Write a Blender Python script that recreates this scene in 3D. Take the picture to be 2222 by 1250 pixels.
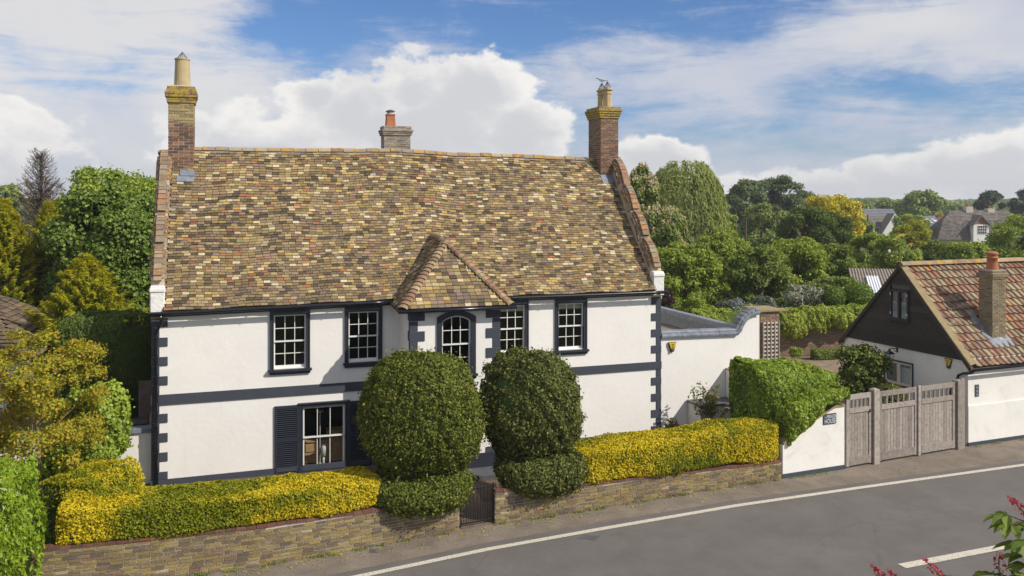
import bpy, math, random
import numpy as np
from mathutils import Matrix, Vector
random.seed(7); rng = np.random.default_rng(7)
for o in list(bpy.data.objects): bpy.data.objects.remove(o)
S = bpy.context.scene; COL = S.collection
# ---------------------------------------------------------------- camera
F, HZ, CH = 1900.0, 430.0, 8.8          # focal length in photo pixels, horizon row, eye height in metres
cam = bpy.data.cameras.new('camera'); co = bpy.data.objects.new('camera', cam); COL.objects.link(co)
co.location = (0, 0, CH); co.rotation_euler = (math.pi/2, 0, 0)
cam.sensor_width = 36; cam.lens = F/2222*36; cam.shift_y = -(625-HZ)/2222
cam.clip_start = .1; cam.clip_end = 6000
S.camera = co; S.render.resolution_x = 1024; S.render.resolution_y = 576
# ---------------------------------------------------------------- sun, sky, exposure
SUN_EL = math.radians(40); SUN_AZ = math.atan2(.900, -.436)     # azimuth from +Y towards +X
sl = bpy.data.lights.new('sun', 'SUN'); so = bpy.data.objects.new('sun', sl); COL.objects.link(so)
sl.energy = 4.5; sl.angle = math.radians(.5); sl.color = (1, .95, .875)
sd = Vector((math.sin(SUN_AZ)*math.cos(SUN_EL), math.cos(SUN_AZ)*math.cos(SUN_EL), math.sin(SUN_EL)))
so.rotation_euler = sd.to_track_quat('Z', 'Y').to_euler(); so.location = (30, -20, 40)
S.view_settings.view_transform = 'Standard'; S.view_settings.look = 'None'
S.view_settings.exposure = 0.0; S.view_settings.gamma = 1; S.view_settings.use_curve_mapping = False
W = bpy.data.worlds.new('World'); S.world = W; W.use_nodes = True
nt = W.node_tree; nt.nodes.clear()
class G:                                   # tiny node-graph helper
    def __init__(s, nt): s.nt = nt
    def n(s, t, **k):
        x = s.nt.nodes.new(t)
        for a, b in k.items(): setattr(x, a, b)
        return x
    def put(s, sock, v):
        if v is None: return
        if hasattr(v, 'is_output'): s.nt.links.new(v, sock)
        else: sock.default_value = v
    def m(s, op, a, b=None, c=None, clamp=False):
        x = s.n('ShaderNodeMath', operation=op); x.use_clamp = clamp
        s.put(x.inputs[0], a); s.put(x.inputs[1], b)
        if c is not None: s.put(x.inputs[2], c)
        return x.outputs[0]
    def mix(s, f, a, b, bt='MIX'):
        x = s.n('ShaderNodeMix', data_type='RGBA', blend_type=bt)
        s.put(x.inputs[0], f); s.put(x.inputs[6], a if hasattr(a, 'is_output') else (*a, 1)); s.put(x.inputs[7], b if hasattr(b, 'is_output') else (*b, 1))
        return x.outputs[2]
    def noise(s, vec, scale, det=4, rough=.5, dist=0, lac=2):
        x = s.n('ShaderNodeTexNoise'); s.put(x.inputs['Vector'], vec); x.inputs['Scale'].default_value = scale
        x.inputs['Detail'].default_value = det; x.inputs['Roughness'].default_value = rough; x.inputs['Distortion'].default_value = dist
        return x.outputs['Fac']
    def ramp(s, f, stops, interp='LINEAR'):
        x = s.n('ShaderNodeValToRGB'); r = x.color_ramp; r.interpolation = interp
        while len(r.elements) < len(stops): r.elements.new(.5)
        for e, (p, c) in zip(r.elements, stops):
            e.position = p; e.color = (*c, 1) if not isinstance(c, (int, float)) else (c, c, c, 1)
        s.put(x.inputs[0], f); return x.outputs[0]
    def sm(s, x, a, b):                    # smoothstep between a and b
        r = s.n('ShaderNodeMapRange', interpolation_type='SMOOTHSTEP')
        s.put(r.inputs['Value'], x); r.inputs['From Min'].default_value = a; r.inputs['From Max'].default_value = b
        return r.outputs[0]
g = G(nt)
sky = g.n('ShaderNodeTexSky', sky_type='NISHITA'); sky.sun_disc = False
sky.sun_elevation = SUN_EL; sky.sun_rotation = SUN_AZ; sky.altitude = 0; sky.air_density = 1.0; sky.dust_density = .4; sky.ozone_density = 2.0
tc = g.n('ShaderNodeTexCoord'); sp = g.n('ShaderNodeSeparateXYZ'); g.put(sp.inputs[0], tc.outputs['Generated'])
x_, y_, z_ = sp.outputs
hyp = g.m('SQRT', g.m('ADD', g.m('MULTIPLY', x_, x_), g.m('MULTIPLY', y_, y_)))
az = g.m('ARCTAN2', x_, y_); el = g.m('DIVIDE', z_, g.m('MAXIMUM', hyp, .02))
def azel(px, py):
    u = (px-1111)/F; v = (HZ-py)/F; return math.atan(u), v/math.sqrt(1+u*u)
cb = g.n('ShaderNodeCombineXYZ'); g.put(cb.inputs[0], az); g.put(cb.inputs[1], g.m('MULTIPLY', el, 1.5)); vec = cb.outputs[0]
fine = g.noise(vec, 9, 9, .62, .25); puff = g.noise(vec, 14, 8, .58, .1); big = g.noise(vec, 2.6, 5, .55, .4)
mp = g.n('ShaderNodeMapping'); g.put(mp.inputs[0], vec); mp.inputs['Rotation'].default_value = (0, 0, .55); mp.inputs['Scale'].default_value = (2.2, 9, 1)
wisp = g.noise(mp.outputs[0], 1.6, 11, .66, .9)
mp2 = g.n('ShaderNodeMapping'); g.put(mp2.inputs[0], vec); mp2.inputs['Rotation'].default_value = (0, 0, .35); mp2.inputs['Scale'].default_value = (4, 13, 1)
wisp2 = g.noise(mp2.outputs[0], 2.4, 11, .7, .8)
def gauss(px, py, rx, ry, amp, rot=0):     # soft blob of more or less cloud around one direction
    a, e = azel(px, py); dx = g.m('SUBTRACT', az, a); dy = g.m('SUBTRACT', el, e)
    c, s_ = math.cos(rot), math.sin(rot)
    p = g.m('DIVIDE', g.m('ADD', g.m('MULTIPLY', dx, c), g.m('MULTIPLY', dy, s_)), rx/F)
    q = g.m('DIVIDE', g.m('SUBTRACT', g.m('MULTIPLY', dy, c), g.m('MULTIPLY', dx, s_)), ry/F)
    r = g.m('ADD', g.m('MULTIPLY', p, p), g.m('MULTIPLY', q, q))
    return g.m('MULTIPLY', g.m('EXPONENT', g.m('MULTIPLY', r, -1)), amp)
def addall(l):
    t = l[0]
    for q in l[1:]: t = g.m('ADD', t, q)
    return t
cirr = g.m('ADD', g.m('ADD', g.m('MULTIPLY', wisp, .50), g.m('MULTIPLY', wisp2, .35)), g.m('ADD', g.m('MULTIPLY', fine, .45), g.m('MULTIPLY', big, .10)))
bias = addall([gauss(1380, 20, 380, 75, -.62), gauss(800, 20, 190, 60, -.50), gauss(560, 70, 110, 60, -.25), gauss(1120, 90, 110, 50, -.40), gauss(620, 75, 120, 40, -.25), gauss(200, 150, 150, 30, -.25),
               gauss(2020, 190, 170, 38, -.42, -.12), gauss(1560, 280, 260, 45, -.20), gauss(200, 20, 330, 95, .30),
               gauss(2120, 50, 200, 75, .40), gauss(1750, 330, 200, 20, -.15), gauss(700, 120, 150, 50, -.2), gauss(300, 330, 500, 110, .25), gauss(1450, 400, 500, 60, .25), gauss(1500, 160, 220, 80, .12)])
cirr = g.m('ADD', .70, g.m('MULTIPLY', g.m('SUBTRACT', cirr, .70), 2.3))
thin = g.sm(g.m('ADD', cirr, bias), .20, .92)
# heaped clouds: discs with ragged noisy rims
def disc(px, py, rx, ry):
    a, e = azel(px, py); p = g.m('DIVIDE', g.m('SUBTRACT', az, a), rx/F); q = g.m('DIVIDE', g.m('SUBTRACT', el, e), ry/F)
    return g.m('SUBTRACT', 1, g.m('SQRT', g.m('ADD', g.m('MULTIPLY', p, p), g.m('MULTIPLY', q, q))))
heap = None
for d in [(900, 280, 330, 150), (1030, 200, 130, 95), (890, 215, 95, 75), (760, 250, 120, 85), (1130, 290, 140, 90), (690, 215, 60, 50), (560, 330, 220, 100),
          (2170, 400, 240, 90), (2190, 345, 90, 55), (1960, 400, 120, 60), (2070, 385, 110, 60), (1720, 430, 230, 60), (1430, 345, 120, 50), (2300, 370, 200, 110), (-600, 300, 500, 160), (3100, 330, 500, 150)]:
    dd = disc(*d); heap = dd if heap is None else g.m('MAXIMUM', heap, dd)
hf = g.m('ADD', heap, g.m('ADD', g.m('MULTIPLY', g.m('SUBTRACT', puff, .5), 1.45), g.m('MULTIPLY', g.m('SUBTRACT', fine, .5), 1.0)))
heapm = g.sm(hf, -.05, .17)
shade = g.noise(vec, 6.5, 6, .55, .3)
lit = g.sm(g.m('ADD', g.m('MULTIPLY', shade, .9), g.m('MULTIPLY', hf, -.45)), .12, .48)
heapc = g.mix(lit, (6.5, 6.6, 6.9), (9.3, 9.1, 8.8))
thinc = g.mix(g.m('ADD', g.sm(big, .35, .7), gauss(150, 30, 420, 130, .6), clamp=True), (5.3, 5.7, 6.9), (7.6, 7.5, 7.5))
skyb = g.mix(1.0, sky.outputs[0], (.58, .77, 1.08), 'MULTIPLY')
hz_ = g.m('SUBTRACT', 1, g.sm(el, 0.0, .10))
c1 = g.mix(g.m('MULTIPLY', thin, .94), skyb, thinc)
c2 = g.mix(heapm, c1, heapc)
c3 = g.mix(g.m('MULTIPLY', hz_, .30), c2, (6.1, 6.2, 6.5))
bg = g.n('ShaderNodeBackground'); g.put(bg.inputs[0], c3); bg.inputs[1].default_value = .1
ow = g.n('ShaderNodeOutputWorld'); nt.links.new(bg.outputs[0], ow.inputs[0])
# ---------------------------------------------------------------- materials
MATS = {}
def newmat(name):
    m = bpy.data.materials.new(name); m.use_nodes = True; m.node_tree.nodes.clear(); MATS[name] = m
    return m, G(m.node_tree)
def finish(g, col, rough=.7, bump=None, bstr=.3, bdist=.02, spec=.3, metal=0, coat=0):
    b = g.n('ShaderNodeBsdfPrincipled'); g.put(b.inputs['Base Color'], col if hasattr(col, 'is_output') else (*col, 1))
    g.put(b.inputs['Roughness'], rough); b.inputs['Specular IOR Level'].default_value = spec; b.inputs['Metallic'].default_value = metal
    if bump is not None:
        bn = g.n('ShaderNodeBump'); bn.inputs['Strength'].default_value = bstr; bn.inputs['Distance'].default_value = bdist
        g.put(bn.inputs['Height'], bump); g.nt.links.new(bn.outputs[0], b.inputs['Normal'])
    o = g.n('ShaderNodeOutputMaterial'); g.nt.links.new(b.outputs[0], o.inputs[0]); return b
def objvec(g, scale=None):
    t = g.n('ShaderNodeTexCoord'); v = t.outputs['Object']
    if scale:
        mp = g.n('ShaderNodeMapping'); g.put(mp.inputs[0], v); mp.inputs['Scale'].default_value = scale; v = mp.outputs[0]
    return v
def posvec(g, scale=None):
    t = g.n('ShaderNodeNewGeometry'); v = t.outputs['Position']
    if scale:
        mp = g.n('ShaderNodeMapping'); g.put(mp.inputs[0], v); mp.inputs['Scale'].default_value = scale; v = mp.outputs[0]
    return v
def rnd(g):
    a = g.n('ShaderNodeNewGeometry').outputs['Random Per Island']; b = g.n('ShaderNodeObjectInfo').outputs['Random']
    return g.m('FRACT', g.m('ADD', a, b))
def simple(name, col, rough=.6, var=.15, scale=3, bump=.2, bscale=40, spec=.3, dirt=None, stretch=None, metal=0, bdist=.01):
    m, g = newmat(name); v = posvec(g, stretch)
    n1 = g.noise(v, scale, 6, .6); n2 = g.noise(v, bscale, 3, .6)
    c = g.mix(g.m('MULTIPLY', g.m('SUBTRACT', n1, .5), 1.0), col, tuple(x*(1-var*2) for x in col))
    c = g.ramp(n1, [(.3, tuple(x*(1-var) for x in col)), (.7, tuple(min(1, x*(1+var)) for x in col))])
    if name in ('white_render', 'wall_white'):
        st_ = g.noise(posvec(g, (7, 7, .45)), 1.0, 5, .65); c = g.mix(g.m('MULTIPLY', g.sm(st_, .56, .78), .12), c, (.50, .47, .40))
    if dirt:
        n3 = g.noise(v, scale*2.3, 8, .7, .5); c = g.mix(g.m('MULTIPLY', g.sm(n3, .5, .72), dirt[1]), c, dirt[0])
    finish(g, c, rough, n2 if bump else None, bump, bdist, spec, metal); return m
def pieces_mat(name, stops, rough=.85, lichen=None, bump=.5, dark=.35, darkscale=.6, stain=None, spec=.2, grain=22):
    """each brick or tile takes its own fired colour; lichen and soot lie over them in world-fixed patches"""
    m, g = newmat(name); r = rnd(g); v = posvec(g)
    patch = g.noise(v, darkscale, 4, .6)
    c = g.ramp(g.m('FRACT', g.m('ADD', r, 0)), stops, 'CONSTANT')
    gr = g.noise(v, grain, 5, .7)
    c = g.mix(1.0, c, g.ramp(gr, [(.25, .55), (.5, .95), (.8, 1.3)]), 'MULTIPLY')
    r2 = g.m('FRACT', g.m('MULTIPLY', r, 37.7))
    soot = g.m('MULTIPLY', g.sm(g.m('ADD', g.m('MULTIPLY', patch, 1.0), g.m('MULTIPLY', r2, .45)), .55, .95), dark)
    c = g.mix(soot, c, (.075, .06, .045))
    if lichen:
        for (lc, th, ls, am) in lichen:
            ln = g.noise(v, ls, 6, .65, .3); c = g.mix(g.m('MULTIPLY', g.sm(ln, th, th+.06), am), c, lc)
    finish(g, c, rough, gr, bump, .008, spec); return m
Yb, Cr, Br, Dk, Rd, Gy, Ol = (.47, .325, .115), (.62, .49, .27), (.25, .165, .085), (.10, .075, .05), (.36, .145, .075), (.26, .19, .135), (.28, .205, .085)
pieces_mat('roof_clay', [(0, Ol), (.09, Yb), (.17, Br), (.30, Gy), (.38, (.36, .26, .12)), (.50, Dk), (.60, Cr), (.665, (.30, .20, .13)), (.76, (.20, .15, .09)), (.86, (.47, .36, .17)), (.925, Rd), (.955, (.50, .40, .22)), (.98, (.62, .54, .38))],
           lichen=[((.30, .31, .10), .60, 9, .5), ((.05, .045, .04), .60, 30, .55)], dark=.48, darkscale=.5)
pieces_mat('hip_clay', [(0, (.36, .25, .14)), (.3, (.32, .19, .11)), (.55, (.40, .29, .17)), (.75, (.29, .18, .11)), (.9, (.43, .33, .2))], dark=.35)
pieces_mat('ridge_clay', [(0, (.36, .28, .19)), (.3, (.30, .25, .18)), (.5, (.42, .3, .18)), (.7, (.34, .2, .12)), (.85, (.42, .36, .26))],
           lichen=[((.48, .26, .03), .52, 3, .9), ((.3, .29, .26), .6, 12, .6)], dark=.25)
pieces_mat('wall_brick', [(0, (.25, .185, .095)), (.2, (.29, .21, .085)), (.38, (.21, .155, .085)), (.52, (.32, .235, .085)), (.68, (.18, .135, .085)), (.80, (.24, .14, .085)), (.86, (.33, .255, .11)), (.93, (.14, .11, .08)), (.975, (.42, .34, .2))],
           lichen=[((.12, .10, .07), .6, 2.2, .35), ((.4, .37, .32), .68, 6, .4)], dark=.35, darkscale=.8, bump=.4)
pieces_mat('yellow_brick', [(0, (.42, .31, .12)), (.3, (.37, .28, .12)), (.55, (.45, .35, .15)), (.75, (.33, .24, .11)), (.88, (.40, .22, .1))],
           lichen=[((.40, .28, .05), .60, 8, .6)], dark=.3)
pieces_mat('red_brick', [(0, (.22, .105, .065)), (.3, (.28, .13, .075)), (.5, (.13, .075, .06)), (.65, (.31, .17, .10)), (.85, (.18, .10, .075))], lichen=[((.42, .27, .06), .66, 9, .6)], dark=.35)
pieces_mat('stack_brick', [(0, (.26, .16, .10)), (.25, (.31, .20, .13)), (.5, (.22, .125, .085)), (.7, (.33, .24, .16)), (.85, (.2, .13, .1))], lichen=[((.35, .33, .29), .6, 10, .5), ((.44, .28, .05), .64, 7, .7)], dark=.3)
pieces_mat('pale_brick', [(0, (.36, .31, .25)), (.4, (.32, .26, .2)), (.7, (.30, .2, .15)), (.85, (.42, .38, .32))], lichen=[((.45, .28, .05), .60, 9, .85), ((.5, .48, .44), .56, 14, .6)], dark=.2)
pieces_mat('cap_brick', [(0, (.36, .28, .12)), (.5, (.30, .22, .11)), (.8, (.28, .16, .1))], lichen=[((.43, .30, .04), .47, 7, .85), ((.20, .20, .10), .6, 12, .6)], dark=.3)
pieces_mat('tumbled_brick', [(0, (.32, .20, .13)), (.22, (.31, .25, .17)), (.42, (.25, .18, .12)), (.58, (.38, .20, .11)), (.74, (.35, .28, .18)), (.9, (.27, .16, .11))], lichen=[((.52, .30, .05), .57, 4, .85), ((.30, .27, .20), .56, 11, .5)], dark=.3)
pieces_mat('cottage_brick', [(0, (.29, .23, .13)), (.4, (.25, .2, .12)), (.7, (.22, .17, .12)), (.85, (.33, .27, .16))], lichen=[((.42, .25, .05), .68, 9, .6)], dark=.3)
pieces_mat('garden_brick', [(0, (.30, .19, .12)), (.4, (.26, .165, .11)), (.7, (.33, .23, .15)), (.85, (.22, .14, .1))], dark=.3)
pieces_mat('red_coping', [(0, (.19, .075, .05)), (.4, (.15, .065, .05)), (.75, (.22, .10, .07))], lichen=[((.3, .27, .23), .62, 9, .5)], dark=.3)
pieces_mat('pantile_clay', [(0, (.29, .145, .09)), (.22, (.33, .165, .105)), (.42, (.26, .145, .10)), (.58, (.30, .215, .145)), (.74, (.37, .28, .17)), (.88, (.23, .14, .10)), (.95, (.42, .18, .08))],
           lichen=[((.40, .35, .21), .52, 3, .65), ((.06, .055, .05), .63, 13, .7), ((.12, .10, .085), .60, 1.6, .5)], dark=.35, darkscale=.9)
pieces_mat('old_tile', [(0, (.19, .135, .085)), (.4, (.15, .11, .075)), (.7, (.23, .17, .10)), (.85, (.12, .09, .07))], lichen=[((.33, .28, .16), .6, 6, .5)], dark=.3)
pieces_mat('grey_tile', [(0, (.21, .18, .15)), (.4, (.17, .15, .13)), (.7, (.25, .215, .18)), (.85, (.14, .12, .11))], lichen=[((.32, .24, .12), .64, .8, .5)], dark=.3, grain=4)
pieces_mat('oak', [(0, (.31, .265, .225)), (.3, (.35, .30, .255)), (.6, (.27, .23, .195)), (.85, (.38, .33, .285))], rough=.8, dark=.15, grain=9)
pieces_mat('black_board', [(0, (.048, .039, .031)), (.5, (.058, .047, .037)), (.8, (.040, .033, .027))], rough=.7, dark=.0, grain=14)
pieces_mat('lead', [(0, (.18, .20, .235)), (.4, (.21, .23, .26)), (.7, (.15, .17, .20))], rough=.6, dark=.0, grain=6, lichen=[((.33, .36, .40), .58, 5, .6)], spec=.5)
simple('mortar', (.46, .41, .33), .95, .2, 4, .5, 60, dirt=((.2, .17, .13), .5))
simple('pale_mortar', (.50, .43, .33), .95, .15, 4, .5, 60)
simple('white_render', (.83, .795, .735), .85, .03, .7, .5, 6, spec=.2, dirt=((.62, .58, .50), .16), bdist=.012)
simple('cream_render', (.52, .42, .30), .9, .1, 2, .4, 12, dirt=((.3, .25, .18), .4))
simple('old_white', (.80, .77, .72), .85, .05, 2, .8, 9, dirt=((.5, .47, .42), .35), bdist=.03)
simple('wall_white', (.77, .74, .67), .85, .05, .8, .35, 8, dirt=((.45, .42, .33), .30), bdist=.012)
simple('navy_paint', (.028, .032, .044), .45, .12, 3, .15, 30, spec=.4)
simple('navy_band', (.058, .064, .080), .7, .08, 2, .3, 25, spec=.25)
simple('black_gloss', (.010, .011, .015), .25, .1, 5, 0, spec=.5)
simple('white_paint', (.80, .775, .71), .4, .03, 4, .05, 30, spec=.4)
simple('cream_paint_and_lit_wood', (.68, .62, .5), .5, .05, 4, .05, 30)
simple('pot_buff', (.48, .37, .2), .8, .12, 4, .4, 40, dirt=((.25, .22, .12), .5))
simple('pot_red', (.40, .14, .06), .8, .12, 4, .4, 40, dirt=((.33, .26, .17), .5))
simple('wire', (.09, .07, .06), .6, .1, 4, 0)
simple('bark', (.11, .085, .06), .9, .3, 6, .8, 30, stretch=(1, 1, .2), bdist=.02)
simple('pale_bark', (.30, .22, .14), .9, .25, 6, .6, 30)
simple('dead_bark', (.125, .085, .075), .9, .3, 6, .8, 30)
simple('slate', (.10, .10, .105), .6, .2, 3, .3, 30)
simple('flat_roof', (.20, .165, .125), .8, .15, 1.5, .2, 30, dirt=((.34, .30, .25), .5))
simple('gull_grey', (.45, .46, .48), .7, .1, 9, .1)
simple('yellow_plastic', (.62, .40, .02), .35, .04, 5, 0, spec=.5)
simple('wicker', (.33, .22, .1), .8, .2, 20, .5)
simple('pine_wood', (.50, .30, .14), .6, .2, 6, .2, stretch=(1, 1, 6))
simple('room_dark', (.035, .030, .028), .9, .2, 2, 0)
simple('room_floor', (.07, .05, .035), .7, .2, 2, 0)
simple('blind', (.52, .48, .38), .8, .06, 3, .2, 20, stretch=(1, 1, 8))
simple('curtain_reflection_grey', (.20, .22, .23), .9, .1, 3, .2, 20)
simple('sandstone', (.30, .23, .12), .9, .15, 5, .5, 30, dirt=((.2, .17, .11), .5))
simple('gold_leaf', (.65, .40, .08), .5, .1, 5, 0)
simple('asbestos', (.27, .22, .18), .9, .2, 1.2, .4, 12, dirt=((.20, .15, .12), .6))
simple('white_sheet', (.72, .73, .74), .7, .05, 1, .2)
simple('earth', (.12, .085, .055), .95, .3, 3, .8, 30)
simple('pane_grey_wall', (.55, .5, .42), .9, .08, 1, .3, 9)
simple('brick_far', (.33, .14, .09), .9, .15, 3, .3)
simple('slate_far', (.17, .17, .185), .8, .1, 1, .3)
simple('text_white', (.62, .64, .68), .6, .1, 5, 0)
simple('red_petal', (.55, .03, .04), .6, .2, 5, 0)
m, g = newmat('glass')                      # thin sheet: mostly lets the dark room show, mirrors sky at a slant
t = g.n('ShaderNodeBsdfTransparent'); t.inputs[0].default_value = (.82, .86, .86, 1)
gl = g.n('ShaderNodeBsdfGlossy'); gl.inputs['Roughness'].default_value = .02; gl.inputs[0].default_value = (.8, .85, .9, 1)
wv = g.n('ShaderNodeBump'); wv.inputs['Strength'].default_value = .25; wv.inputs['Distance'].default_value = .01; g.put(wv.inputs['Height'], g.noise(posvec(g), 2.2, 2)); g.nt.links.new(wv.outputs[0], gl.inputs['Normal'])
fr = g.n('ShaderNodeFresnel'); g.put(fr.inputs[0], g.m('SUBTRACT', 1.5, g.m('MULTIPLY', g.n('ShaderNodeNewGeometry').outputs['Backfacing'], .8333)))
mx = g.n('ShaderNodeMixShader'); g.put(mx.inputs[0], g.m('MULTIPLY', fr.outputs[0], 1.0)); g.nt.links.new(t.outputs[0], mx.inputs[1]); g.nt.links.new(gl.outputs[0], mx.inputs[2])
g.nt.links.new(mx.outputs[0], g.n('ShaderNodeOutputMaterial').inputs[0])
def leafmat(name, c1, c2, c3, alt=None, trans=.3, rough=.45, spec=.3):
    k = {'leaf_mid': 1.75, 'leaf_chestnut': 1.8, 'leaf_far': 1.7, 'leaf_pine': 1.65, 'leaf_ivy': 1.95, 'leaf_topiary': 1.65, 'leaf_topiary_dark': 1.85, 'leaf_laurel': 1.15, 'leaf_golden': 1.3}.get(name, 1.0 if 'petal' in name or name in ('leaf_privet', 'leaf_gold_conifer', 'leaf_autumn', 'leaf_dead', 'leaf_purple') else 1.5)
    up_ = lambda c: tuple(min(.85, v*k*f) for v, f in zip(c, (1, 1.04, .8)))
    c1, c2, c3 = up_(c1), up_(c2), up_(c3); alt = up_(alt) if alt else None
    m, g = newmat(name); r = g.n('ShaderNodeNewGeometry').outputs['Random Per Island']
    at = g.n('ShaderNodeAttribute'); at.attribute_name = 'tint'
    c = g.ramp(r, [(0, c1), (.5, c2), (1, c3)])
    if alt: c = g.mix(at.outputs['Fac'], c, alt)
    b = g.n('ShaderNodeBsdfPrincipled'); g.put(b.inputs['Base Color'], c); b.inputs['Roughness'].default_value = rough; b.inputs['Specular IOR Level'].default_value = spec
    t = g.n('ShaderNodeBsdfTranslucent'); g.put(t.inputs[0], g.mix(1.0, c, (1.25, 1.2, .55), 'MULTIPLY'))
    mx = g.n('ShaderNodeMixShader'); mx.inputs[0].default_value = trans
    g.nt.links.new(b.outputs[0], mx.inputs[1]); g.nt.links.new(t.outputs[0], mx.inputs[2])
    g.nt.links.new(mx.outputs[0], g.n('ShaderNodeOutputMaterial').inputs[0]); return m
leafmat('leaf_topiary', (.040, .050, .010), (.082, .095, .018), (.15, .155, .035), alt=(.16, .11, .06), trans=.2, rough=.6, spec=.15)
leafmat('leaf_topiary_dark', (.036, .044, .012), (.068, .075, .020), (.12, .12, .04), alt=(.22, .14, .11), trans=.2, rough=.55, spec=.2)
leafmat('leaf_privet', (.085, .125, .010), (.14, .18, .014), (.22, .25, .02), alt=(.76, .56, .03), trans=.25, rough=.6, spec=.15)
leafmat('leaf_laurel', (.09, .17, .012), (.15, .25, .02), (.24, .33, .03), alt=(.3, .36, .04), trans=.3, rough=.35)
leafmat('leaf_ivy', (.05, .085, .010), (.09, .14, .015), (.17, .21, .03), alt=(.20, .23, .04), trans=.25)
leafmat('leaf_lime', (.040, .068, .010), (.070, .110, .017), (.12, .165, .034), alt=(.20, .25, .07), trans=.3, rough=.5, spec=.2)
leafmat('leaf_dark', (.028, .045, .011), (.045, .07, .017), (.08, .105, .028), alt=(.16, .17, .05), trans=.2, rough=.6, spec=.15)
leafmat('leaf_gold_conifer', (.09, .14, .012), (.17, .215, .016), (.28, .30, .022), alt=(.54, .45, .03), trans=.3, rough=.7, spec=.1)
leafmat('leaf_pale', (.10, .15, .02), (.16, .21, .03), (.24, .28, .05), alt=(.28, .30, .06), trans=.3)
leafmat('leaf_autumn', (.27, .25, .03), (.42, .31, .04), (.55, .36, .05), alt=(.30, .38, .05), trans=.35, rough=.6, spec=.15)
leafmat('leaf_mid', (.075, .11, .020), (.125, .165, .03), (.20, .23, .05), alt=(.28, .29, .07), trans=.3, rough=.6, spec=.15)
leafmat('leaf_chestnut', (.055, .08, .020), (.09, .12, .028), (.14, .165, .045), alt=(.18, .20, .06), trans=.25, rough=.6, spec=.15)
leafmat('leaf_willow', (.11, .14, .045), (.16, .19, .065), (.22, .24, .09), alt=(.24, .25, .10), trans=.3, rough=.6, spec=.15)
leafmat('leaf_pine', (.06, .08, .045), (.09, .115, .065), (.13, .155, .085), alt=(.14, .15, .08), trans=.15, rough=.7, spec=.1)
leafmat('leaf_yew', (.035, .055, .015), (.06, .085, .022), (.095, .12, .035), alt=(.13, .16, .05), trans=.2, rough=.7, spec=.1)
leafmat('leaf_golden', (.30, .27, .02), (.42, .35, .025), (.55, .42, .04), alt=(.16, .18, .02), trans=.3)
leafmat('leaf_spruce', (.03, .045, .028), (.045, .06, .034), (.07, .085, .042), trans=.1)
leafmat('leaf_far', (.10, .13, .045), (.14, .17, .06), (.20, .22, .085), trans=.2, rough=.7, spec=.1)
leafmat('leaf_dead', (.07, .045, .04), (.11, .075, .06), (.16, .11, .09), trans=.05)
leafmat('leaf_blue', (.05, .07, .03), (.10, .11, .08), (.16, .17, .20), alt=(.22, .24, .40), trans=.2)
leafmat('leaf_lilac', (.09, .11, .04), (.22, .21, .20), (.36, .33, .38), alt=(.12, .15, .04), trans=.2)
leafmat('leaf_box', (.06, .10, .010), (.10, .15, .014), (.15, .20, .02), trans=.2)
leafmat('petal_cream', (.50, .34, .28), (.62, .50, .42), (.72, .62, .54), trans=.2)
leafmat('petal_pink', (.40, .03, .09), (.55, .06, .14), (.68, .18, .22), alt=(.2, .02, .05), trans=.3)
leafmat('leaf_purple', (.05, .02, .03), (.07, .03, .04), (.10, .05, .06), trans=.15)
leafmat('leaf_rose', (.05, .075, .02), (.09, .12, .03), (.16, .17, .05), alt=(.2, .13, .06), trans=.25)
leafmat('grass_blade', (.07, .10, .02), (.11, .14, .03), (.16, .18, .04), trans=.2)
# ground materials
m, g = newmat('asphalt'); v = posvec(g); n1 = g.noise(v, 160, 2, .6); n2 = g.noise(v, .5, 6, .65, .3); n3 = g.noise(v, 900, 1)
c = g.ramp(n2, [(.3, (.125, .112, .100)), (.7, (.155, .139, .124))]); c = g.mix(1.0, c, g.ramp(g.m('ADD', g.m('MULTIPLY', n1, .6), g.m('MULTIPLY', n3, .4)), [(.3, .5), (.5, 1.0), (.72, 1.8)]), 'MULTIPLY')
n4 = g.noise(v, .8, 5, .65, .4); c = g.mix(g.m('MULTIPLY', g.sm(n4, .40, .66), .42), c, (.11, .095, .082)); n6 = g.noise(v, 5, 4, .6, .5); c = g.mix(g.m('MULTIPLY', g.sm(n6, .68, .72), .35), c, (.07, .062, .056))
vo = g.n('ShaderNodeTexVoronoi', feature='DISTANCE_TO_EDGE'); g.put(vo.inputs['Vector'], v); vo.inputs['Scale'].default_value = .22; wob = g.noise(v, 3, 5)
cr = g.m('MULTIPLY', g.m('SUBTRACT', 1, g.sm(g.m('ADD', vo.outputs[0], g.m('MULTIPLY', g.m('SUBTRACT', wob, .5), .02)), .0, .006)), g.sm(g.noise(v, .3, 3), .46, .56)); c = g.mix(g.m('MULTIPLY', cr, .22), c, (.06, .055, .05))
finish(g, c, .85, n1, .5, .004, .25)
m, g = newmat('footway'); v = posvec(g); n1 = g.noise(v, 110, 3, .7); n2 = g.noise(v, .9, 7, .7, .6); n5 = g.noise(v, 14, 5, .7)
c = g.ramp(n2, [(.28, (.135, .110, .085)), (.48, (.20, .165, .128)), (.7, (.265, .215, .165))]); c = g.mix(1.0, c, g.ramp(g.m('ADD', g.m('MULTIPLY', n1, .6), g.m('MULTIPLY', n5, .4)), [(.3, .55), (.5, 1), (.72, 1.5)]), 'MULTIPLY')
vo = g.n('ShaderNodeTexVoronoi', feature='DISTANCE_TO_EDGE'); g.put(vo.inputs['Vector'], v); vo.inputs['Scale'].default_value = .45
cr = g.m('MULTIPLY', g.m('SUBTRACT', 1, g.sm(vo.outputs[0], .0, .008)), g.sm(g.noise(v, .6, 3), .52, .60)); c = g.mix(g.m('MULTIPLY', cr, .35), c, (.03, .025, .02))
finish(g, c, .95, n1, .8, .008, .15)
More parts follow.
